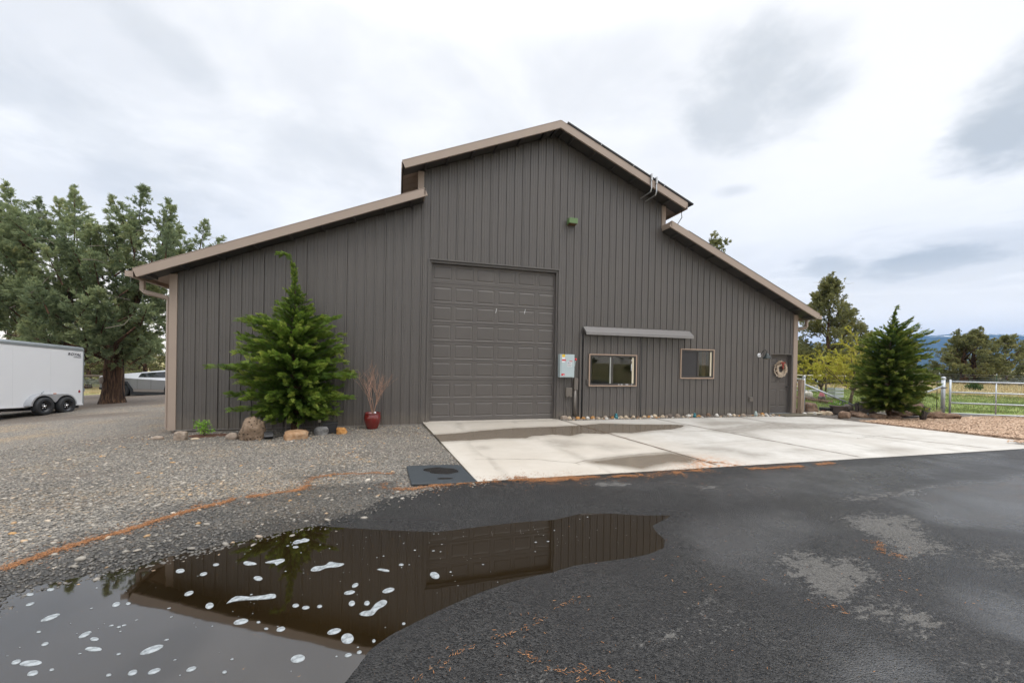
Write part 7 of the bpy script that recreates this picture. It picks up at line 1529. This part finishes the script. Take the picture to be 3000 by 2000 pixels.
def tree_from_plumes(name, loc, rz, trunk_paths, plumes, seed, mat, label, cat='tree', group=None, fs=.34, dens=1.0, tpl=None, dead=0, knot=None):
    g = np.random.default_rng(seed); t = empty(name, loc, rz, label, cat, group)
    tm = MB()
    for pts, rads in trunk_paths[:1]:
        # fluted old trunk with flared foot
        n = 22; m = len(pts); b = len(tm.v); f = np.linspace(0, 1, 26); pp = np.array([[np.interp(q, np.linspace(0, 1, m), [p[k] for p in pts]) for k in range(3)] for q in f]); rr = np.interp(f, np.linspace(0, 1, m), rads)
        for i in range(26):
            for k in range(n):
                a = 2*math.pi*k/n; w = 1+.13*mnoise.noise(Vector((math.cos(a)*2.2, math.sin(a)*2.2, f[i]*1.3+seed)))+.10*mnoise.noise(Vector((math.cos(a)*6, math.sin(a)*6, f[i]*2+seed)))*(1.5-f[i])
                tm.v.append((pp[i][0]+math.cos(a)*rr[i]*w, pp[i][1]+math.sin(a)*rr[i]*w, pp[i][2]))
        for i in range(25):
            for k in range(n): tm.f.append((b+i*n+k, b+i*n+(k+1) % n, b+(i+1)*n+(k+1) % n, b+(i+1)*n+k))
        tm.f.append(tuple(b+25*n+k for k in range(n)))
    for pts, rads in trunk_paths[1:]: tm.tube(pts, rads, 9)
    P, D, S, T = [], [], [], []
    for (base, tip, rad, *rest) in plumes:
        plume(g, base, tip, rad, dens, P, D, S, T, fs, *(rest[:1] or [0.0]))
        b = np.array(base); tp = np.array(tip); tm.tube([tuple(b-(tp-b)*.25), tuple(b), tuple(b+(tp-b)*.5), tuple(b+(tp-b)*.96)], [.034, .028, .018, .006], 5, False)
    tk = tm.build('trunk', M['bark'], t, True)
    if knot: MB().lathe([(0, .03), (.10, .02), (.125, -.03)], 14).xform(Matrix.Translation(Vector(knot)) @ Matrix.Rotation(R(90), 4, 'X') @ Matrix.Diagonal((.75, 1.35, 1, 1))).build('knot', M['deadwood'], tk, True)
    if dead:
        dm = MB()
        for i in range(dead):
            pl = plumes[g.integers(0, len(plumes))]; p = np.array(pl[0])+g.normal(0, .5, 3); d = g.normal(0, 1, 3); d[2] = abs(d[2])*.3; d /= np.linalg.norm(d); L = g.uniform(.5, 1.3)
            dm.tube([tuple(p), tuple(p+d*L*.5+g.normal(0, .06, 3)), tuple(p+d*L+g.normal(0, .1, 3))], [.018, .012, .004], 4, False)
        dm.build('dead_twigs', M['deadwood'], t)['kind'] = 'stuff'
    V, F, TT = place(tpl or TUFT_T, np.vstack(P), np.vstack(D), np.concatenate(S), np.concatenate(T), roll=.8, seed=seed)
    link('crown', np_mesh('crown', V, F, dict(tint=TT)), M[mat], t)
    return t
YAW = -.277972
def mk_big_juniper():
    g = np.random.default_rng(5); pl = []
    R_ = [.55, .5, .6, .42, .42, .36, .30, .30, .62, .42, .42, .4, .45, .4, .34, .5, .45, .45, .5]
    L_ = [2.6, 1.9, 2.2, 1.6, 1.5, 1.2, 1.0, 1.0, 2.9, 1.5, 1.5, 1.3, 1.7, 1.4, 1.1, 1.9, 1.7, 1.7, 1.8]
    lean = [-.25, .05, -.35, -.1, .1, .0, -.3, .0, .05, .25, .4, .5, .35, .1, .7, -.55, -.4, -.3, -.4]
    for (a, z), r, L, l in zip(ATIPS, R_, L_, lean):
        b = g.uniform(-1.3, 1.0); tip = (a, b, z); pl.append(((a-l*L*.8, b+g.normal(0, .2), z-L), tip, r*.8))
    # the body of the crown, filled inside its measured outline
    k = 0; tries = 0
    A = np.array(APOLY); low = A[:, 1] < 3.2; A[low, 1] -= .10; POLY = [tuple(q) for q in A]
    while k < 175 and tries < 4000:
        tries += 1; a = g.uniform(A[:, 0].min(), A[:, 0].max()); z = g.uniform(A[:, 1].min(), A[:, 1].max()); s = in_poly(a, z, POLY)
        if s > -.35: continue
        b = g.uniform(-2.9, 2.2)*(1-.35*abs(a)/6); hgt = (z-2)/8; L = g.uniform(.9, 1.7); ox = np.sign(a)*g.uniform(.2, .9)*min(1, abs(a)/2.5); ob = np.sign(b)*g.uniform(.1, .7)
        d = np.array([ox, ob, .35+.6*hgt+g.normal(0, .15)]); d /= np.linalg.norm(d); d[2] = max(d[2], .12) if hgt < .12 else d[2]; tip = np.array([a, b, z]); pl.append((tuple(tip-d*L), tuple(tip), g.uniform(.32, .52), .15 if hgt < .3 else 0)); k += 1
    tp = [([(0.0, 0, -.1), (.0, 0, .25), (0, 0, .7), (.02, 0, 1.5), (.05, 0, 2.6), (.1, 0, 3.6)], [.47, .405, .36, .345, .28, .05]),
          ([(.0, 0, 2.2), (-.9, -.1, 3.3), (-1.9, -.2, 4.6), (-2.5, -.1, 6.0), (-2.6, -.2, 7.4)], [.24, .19, .14, .09, .02]),
          ([(.1, 0, 2.6), (.7, 0, 4.0), (1.3, 0, 5.4), (1.6, 0, 6.0), (1.7, 0, 6.6)], [.22, .17, .12, .08, .02]),
          ([(.1, 0, 3.0), (1.6, .3, 4.3), (3.2, .3, 5.0), (4.1, .2, 6.6)], [.14, .10, .07, .02]),
          ([(-.6, 0, 3.0), (-2.4, .4, 3.9), (-4.2, .4, 5.2), (-4.9, .3, 6.9)], [.16, .12, .08, .02]),
          ([(-.1, 0, 2.0), (-1.6, -.8, 2.7), (-3.6, -1.0, 3.0)], [.13, .09, .03]), ([(.1, 0, 2.0), (1.0, -.9, 2.7), (2.1, -1.2, 3.4)], [.11, .08, .03])]
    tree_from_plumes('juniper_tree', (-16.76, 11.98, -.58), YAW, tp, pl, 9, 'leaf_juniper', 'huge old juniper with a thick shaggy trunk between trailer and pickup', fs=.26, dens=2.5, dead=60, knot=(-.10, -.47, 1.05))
mk_big_juniper()

def gen_juniper(H, Wd, seed, spires, nbody, trunk=.3, clear=.16, conical=.5, airy=0.0):
    """returns trunk paths and plumes for an ordinary juniper, H tall and Wd wide"""
    g = np.random.default_rng(seed); pl = []
    for (a, z, L, r) in spires: pl.append(((a*.75, g.normal(0, .25), z-L), (a, g.normal(0, .3), z), r))
    for i in range(nbody):
        f = clear+(1-clear)*g.random()**(1.25); az = g.uniform(0, 2*np.pi); wmax = Wd/2*np.interp(f, [0, clear, clear+.14, .55, .8, 1], [.3, .62, 1, 1-.42*conical, .62-.4*conical, .08]); rr = wmax*(.45+.55*np.sqrt(g.random()))
        L = g.uniform(.10, .17)*H; d = np.array([math.cos(az)*.9, math.sin(az)*.9, .25+.8*f]); d /= np.linalg.norm(d); tip = np.array([math.cos(az)*rr, math.sin(az)*rr, f*H]); pl.append((tuple(tip-d*L), tuple(tip), H*g.uniform(.036, .06)*(1-airy*.35), .2 if f < .35 else 0))
    tp = [([(0, 0, -.1), (0, 0, .03*H), (.01*H, 0, .15*H), (.0, .01*H, .4*H), (0, 0, .7*H)], [trunk*1.5, trunk*1.15, trunk, trunk*.7, trunk*.25])]
    for i in range(7):
        az = i*.9+seed; f = .2+.08*i; tp.append(([(0, 0, f*H*.7), (math.cos(az)*Wd*.16, math.sin(az)*Wd*.16, f*H*.9), (math.cos(az)*Wd*.33, math.sin(az)*Wd*.33, f*H*1.05)], [trunk*.3, trunk*.18, trunk*.05]))
    return tp, pl
def mk_background_trees():
    def tree(loc, H, Wd, seed, spires, nbody, label, mat='leaf_juniper_far', fs=.42, dens=.75, group='junipers around the yard', **kw):
        dead = kw.pop('dead', 0); tp, pl = gen_juniper(H, Wd, seed, spires, nbody, **kw)
        return tree_from_plumes('juniper_tree', loc, YAW, tp, pl, seed, mat, label, fs=fs*.9, dens=dens*2.0, tpl=TUFT_S, group=group, dead=dead)
    # second juniper behind the trailer
    tree((-25.9, 19.6, -1.2), 6.2, 8.6, 21, [(-1.5, 6.4, 2.0, .7), (1.2, 5.8, 1.8, .6), (3.0, 5.0, 1.6, .6)], 60, 'second juniper with a dark bare trunk rising behind the trailer', 'leaf_juniper', fs=.36, dens=1.1, trunk=.22, clear=.36, group=None)
    # right of the barn
    tree((36.9, 19.0, -.1), 10.9, 8.0, 22, [(-.1, 10.9, 2.4, .75), (.7, 10.2, 2.0, .55), (-.9, 10.0, 2.0, .6), (.2, 9.2, 2.4, .8), (2.5, 7.4, 1.7, .55), (1.6, 8.1, 1.7, .5), (-1.5, 8.2, 1.6, .5), (2.4, 6.4, 1.5, .6)], 150, 'tall dense juniper just behind the barn\'s right corner', fs=.38, dens=.62, trunk=.20, clear=.04, conical=.42, airy=.3, dead=26, group=None)
    tree((46.0, 21.9, -.1), 6.6, 4.2, 23, [(-.1, 6.6, 1.8, .45), (.8, 5.6, 1.4, .5)], 26, 'slender juniper between the tall one and the bushy conifer', trunk=.16, clear=.15, group=None)
    tree((59.9, 20.1, -.05), 6.0, 7.6, 24, [(-.75, 6.35, 1.9, .5), (-.2, 5.6, 1.4, .6), (-1.3, 5.4, 1.4, .6), (.6, 5.2, 1.4, .5)], 84, 'meadow juniper with the left of the twin spires and a reddish trunk', trunk=.36, clear=.2, conical=.3, dead=8, group=None, fs=.36, dens=1.0)
    tree((61.2, 19.9, -.05), 6.4, 6.4, 25, [(.75, 6.75, 1.9, .36), (.2, 5.7, 1.5, .5), (1.6, 5.4, 1.5, .5)], 70, 'meadow juniper with the right of the twin spires and a dark trunk', trunk=.32, clear=.2, conical=.35, dead=8, group=None, fs=.36, dens=1.0)
    tree((66.8, 19.8, -.05), 5.9, 7.2, 26, [(-1.9, 5.2, 1.2, .5), (-.9, 5.5, 1.3, .5), (.0, 4.9, 1.0, .34), (1.0, 6.0, 1.6, .6), (2.6, 5.3, 1.4, .5)], 84, 'wide loose juniper right of the twin spires, limbs showing', trunk=.25, clear=.2, conical=.25, airy=.5, dead=24, group=None, fs=.36, dens=.9)
    tree((70.5, 16.6, -.05), 6.2, 6.0, 27, [(.3, 6.1, 1.6, .5), (-1.0, 5.0, 1.4, .5)], 44, 'juniper at the right edge of the meadow', trunk=.25, clear=.12, conical=.3, group=None, fs=.36, dens=.9)
    # behind the roof
    tree((19.8, 15.6, -.1), 12.1, 3.2, 28, [(.0, 12.2, 1.8, .34)], 30, 'juniper whose top alone peeks over the right roof', trunk=.18, conical=.95, group=None)
    # ranks farther off, copies of three habits
    pro = [tree((-36, 47, -1.9), 5.6, 6.8, 31, [(-.6, 5.8, 1.6, .6), (1.2, 5.0, 1.4, .6)], 40, 'juniper standing beyond the ranch fence at left', trunk=.25, fs=.44, dens=.8, group='distant junipers behind the left fence'),
           tree((-30, 50, -1.9), 4.9, 7.4, 32, [(.6, 5.0, 1.5, .7)], 40, 'juniper standing beyond the ranch fence at left', trunk=.25, fs=.44, dens=.8, group='distant junipers behind the left fence'),
           tree((-24, 46, -1.9), 5.4, 6.4, 33, [(-.4, 5.6, 1.7, .6)], 36, 'juniper standing beyond the ranch fence at left', trunk=.22, fs=.44, dens=.8, group='distant junipers behind the left fence')]
    r = random.Random(9)
    def cp(k, x, y, z, s, lab, grp):
        c = copy_tree(pro[k]); c.location = (x, y, z); c.rotation_euler = (0, 0, r.uniform(0, 6.28)); c.scale = (s*r.uniform(.95, 1.15), s, s*r.uniform(.92, 1.1)); c['label'] = lab; c['group'] = grp; c['category'] = 'tree'
    for i, (x, y) in enumerate([(-42, 44), (-47, 49), (-53, 46), (-40, 54), (-33, 56), (-27, 55), (-20, 52), (-18, 58), (-46, 60), (-58, 56), (-12, 55), (-31, 43), (-33.5, 46), (-28.5, 42.5), (-38.5, 52), (-44, 52), (-26.5, 49), (-36, 43), (-40, 47), (-23, 42), (-49, 44)]): cp(i % 3, x, y, -1.9, r.uniform(.85, 1.2), 'juniper standing beyond the ranch fence at left', 'distant junipers behind the left fence')
    for i, (x, y, s) in enumerate([(52, 27, .75), (57, 24.5, .62), (50, 31, .85), (55, 34, .8), (66, 30, .8), (44, 29, 1.0), (40, 25, .8), (77, 22, .95), (80, 15, 1.0), (86, 24, 1.0), (62, 26.5, .6), (72, 27, .7), (94, 18, 1.0), (34, 24, .7), (31, 22, .62), (38, 23, .8), (42, 24.5, .7), (47, 25, .65), (35, 22, .6), (55, 22.5, .55), (50, 21.5, .55), (53, 24, .6), (65, 24, .7), (70, 23.5, .7), (74, 18.5, .9), (60, 23, .55)]): cp(i % 3, x, y, -.1, s, 'juniper in the rank at the far side of the meadow', 'distant junipers across the meadow')
    for i, (x, y, s) in enumerate([(-22, -34, 1.2), (-13, -40, 1.3), (-5, -36, 1.1), (3, -42, 1.4), (11, -37, 1.2), (19, -41, 1.3), (27, -35, 1.2), (-30, -40, 1.3)]): cp(i % 3, x, y, 0, s, 'juniper on the far side of the driveway, mirrored in the window glass', 'junipers mirrored in the windows')
mk_background_trees()

def scatter_blades(name, n, region, hgt, mat, label, cat, width=.012, seed=3, dens=None, zf=None, per=5):
    g = np.random.default_rng(seed); x, y = region(g, n)
    if dens is not None: k = g.random(len(x)) < dens(x, y); x, y = x[k], y[k]
    n = len(x); z = zf(x, y) if zf is not None else np.full(n, -.03); V = np.empty((n, per, 3, 3)); h0 = hgt*g.uniform(.5, 1.4, n)
    for j in range(per):
        a = g.uniform(0, 6.28, n); b = g.uniform(.15, .75, n)*h0; ox = g.normal(0, .05, n); oy = g.normal(0, .05, n); w = width*g.uniform(.6, 1.3, n); h = h0*g.uniform(.6, 1.2, n)
        V[:, j, 0] = np.stack([x+ox-np.sin(a)*w, y+oy+np.cos(a)*w, z], 1); V[:, j, 1] = np.stack([x+ox+np.sin(a)*w, y+oy-np.cos(a)*w, z], 1); V[:, j, 2] = np.stack([x+ox+np.cos(a)*b, y+oy+np.sin(a)*b, z+h], 1)
    F = np.arange(n*per*3).reshape(-1, 3); t = np.repeat(np.clip(g.normal(.45, .2, n)+.5*(fbm(x*.25, y*.25, 4)-.5), 0, 1), per*3)
    o = link(name, np_mesh(name, V.reshape(-1, 3), F, dict(tint=t)), M[mat]); return tag(o, label, cat, kind='stuff')
def clumps(name, spots, mat, label, cat, seed, group=None, stuff=False, tpl=TUFT_S, fs=.25, dens=160):
    g = np.random.default_rng(seed); P = []; D = []; S = []; T = []
    for x, y, z, w, h in spots:
        n = int(dens*max(w, .3)); th = g.uniform(0, 6.28, n); ph = np.arccos(g.random(n)); r = g.random(n)**.35
        d = np.stack([np.cos(th)*np.sin(ph), np.sin(th)*np.sin(ph), np.cos(ph)], 1); P.append(np.array([x, y, z])+d*np.stack([r*w/2, r*w/2, r*h], 1)*(.75+.4*g.random((n, 1)))); D.append(d+np.array([0, 0, .35])+g.normal(0, .3, (n, 3))); S.append(fs*g.uniform(.7, 1.2, n)); T.append(np.clip(g.normal(.45, .22, n)+.12*g.normal(), 0, 1))
    V, F, TT = place(tpl, np.vstack(P), np.vstack(D), np.concatenate(S), np.concatenate(T), roll=.8, seed=seed)
    o = link(name, np_mesh(name, V, F, dict(tint=TT)), M[mat]); return tag(o, label, cat, group, 'stuff' if stuff else None)
def mk_plants():
    # green meadow beyond the gate and the lawn beyond the mesh fence
    reg = lambda g, n: (g.uniform(10, 34, n), g.uniform(-6, 16, n))
    def dens(x, y):
        fenceY = -.1-.21*(x-9.4); ok = ((y > fenceY+.4) & (x < 15.6)) | ((x >= 15.6) & (y > -.1-.4*(x-15.6)))
        b = .85*x+.5*y; return ok*(y > .4-.2*(x-10))*np.clip((32-b)/5, 0, 1)*(.35+.9*smooth01(fbm(x*.35, y*.35, 17), .42, .6))
    scatter_blades('grass', 52000, reg, .10, 'leaf_grass', 'green grass of the meadow and lawn beyond the fence', 'grass', dens=dens, width=.010, seed=4)
    reg2 = lambda g, n: (g.uniform(24, 75, n), g.uniform(-12, 32, n)); scatter_blades('dry_grass', 16000, reg2, .22, 'leaf_straw', 'dry straw coloured grass over the far meadow', 'grass', dens=lambda x, y: ((.85*x+.5*y) > 28)*.8, width=.02, seed=5)
    reg3 = lambda g, n: (g.uniform(-34, -12, n), g.uniform(22, 46, n)); scatter_blades('field_grass', 9000, reg3, .2, 'leaf_straw', 'dry and green grass of the field behind the ranch fence', 'grass', dens=lambda x, y: (y > 31.2-.3*(x+34)+.6)*.8, width=.02, seed=6, zf=lambda x, y: terr(x, y)-.02)
    g = np.random.default_rng(8); sp = []
    for i in range(330):
        x = g.uniform(46, 92); y = g.uniform(2, 36)
        if .85*x+.5*y > 54+6*g.random(): sp.append((x, y, -.1, g.uniform(.9, 1.9), g.uniform(.5, .95)))
    for i in range(24): x = g.uniform(30, 44); y = g.uniform(19, 28); sp.append((x, y, -.1, g.uniform(.8, 1.5), g.uniform(.5, .8)))
    clumps('sagebrush', sp, 'leaf_sage', 'grey green sagebrush spreading under the far junipers', 'sagebrush', 8, stuff=True, fs=.26, dens=150)
    sp = [(x, y, -1.5, g.uniform(.8, 1.6), g.uniform(.4, .8)) for x, y in zip(g.uniform(-50, -14, 70), g.uniform(36, 48, 70))]
    clumps('field_brush', sp, 'leaf_sage', 'low grey brush in the field behind the ranch fence', 'brush', 18, stuff=True, fs=.26, dens=110)
    clumps('round_bush', [(41.8, 10.75, -.1, 1.05, .72)], 'leaf_bush', 'round dark green bush alone in the straw meadow', 'bush', 3, fs=.16, dens=700)
    clumps('yellow_bush', [(-22.8, 19.2, -.95, .75, 1.35)], 'leaf_yellow', 'ochre bush peeking out behind the trailer\'s rear edge', 'bush', 6, fs=.18, dens=500)
    # fence-side spring willows, yellow with new leaf
    def willow(loc, H, spread, seed, label, lean=(0, 0), nstem=7, trunkh=.5):
        t = empty('yellow_shrub', loc, YAW, label, 'shrub'); m = MB(); fine = MB(); r = random.Random(seed); P = []; D = []; S = []; T = []
        base = Vector((lean[0]*.4, 0, trunkh)); m.tube([(0, 0, -.05), (lean[0]*.15, 0, trunkh*.5), tuple(base)], [.075, .062, .055], 8)
        def br(p, d, L, rad, lev):
            pts = [p.copy()]; q = p.copy(); d = d.copy(); n = 8
            for i in range(n):
                d = (d+Vector((r.gauss(0, .20), r.gauss(0, .16), .05-.10*(i/n)*(lev+.3)))).normalized(); q = q+d*L/n; pts.append(q.copy())
                if lev < 2 and i > 0 and r.random() < .85: br(q.copy(), (d*.5+Vector((r.gauss(0, .8), r.gauss(0, .6), r.gauss(.12, .45)))).normalized(), L*r.uniform(.32, .6), rad*.5, lev+1)
                if lev > 0 or i > 3:
                    for k in range(3 if lev else 1):
                        f = r.random(); c = pts[-2].lerp(pts[-1], f); P.append(tuple(c)); D.append((r.gauss(0, .6), r.gauss(0, .6), r.gauss(-.1, .6))); S.append(r.uniform(.045, .085)); T.append(r.random())
            (m if lev == 0 else fine).tube([tuple(v) for v in pts], [max(.004, rad*(1-.1*i)) for i in range(n+1)], 5, False)
        for i in range(nstem):
            a = -1.15+2.3*i/(nstem-1)+r.gauss(0, .15); br(base.copy(), Vector((math.sin(a)*spread+lean[0]*.3, r.gauss(0, .4), math.cos(a)*.9+.25)).normalized(), H*r.uniform(.62, .95), .028, 0)
        m.build('trunk', M['twig'], t, True); fine.build('twigs', simple('yellow_twig', (.36, .27, .07), .8), t)
        V, F, TT = place(TUFT_S, P, D, S, T, roll=1.2, seed=seed); link('leaves', np_mesh('leaves', V, F, dict(tint=TT)), M['leaf_yellow'], t)
    willow((15.45, 2.45, -.02), 2.3, 1.1, 4, 'yellow budding willow with a crooked grey trunk behind the mesh fence', (.35, 0), 9, .62)
    willow((16.2, 4.25, -.02), 1.9, .8, 14, 'yellow budding shrub nearer the barn with a reddish stem', (-.1, 0), 7, .6)
    tag(MB().tube([(13.8, 1.0, .78), (14.3, .85, .84), (14.75, .75, .98), (15.6, .4, 1.06), (16.4, .1, 1.16)], [.02, .035, .03, .026, .02], 6).build('bare_branch', M['redtwig'], None, True), 'long bare brown branch stretching left from behind the bushy conifer', 'branch')
mk_plants()
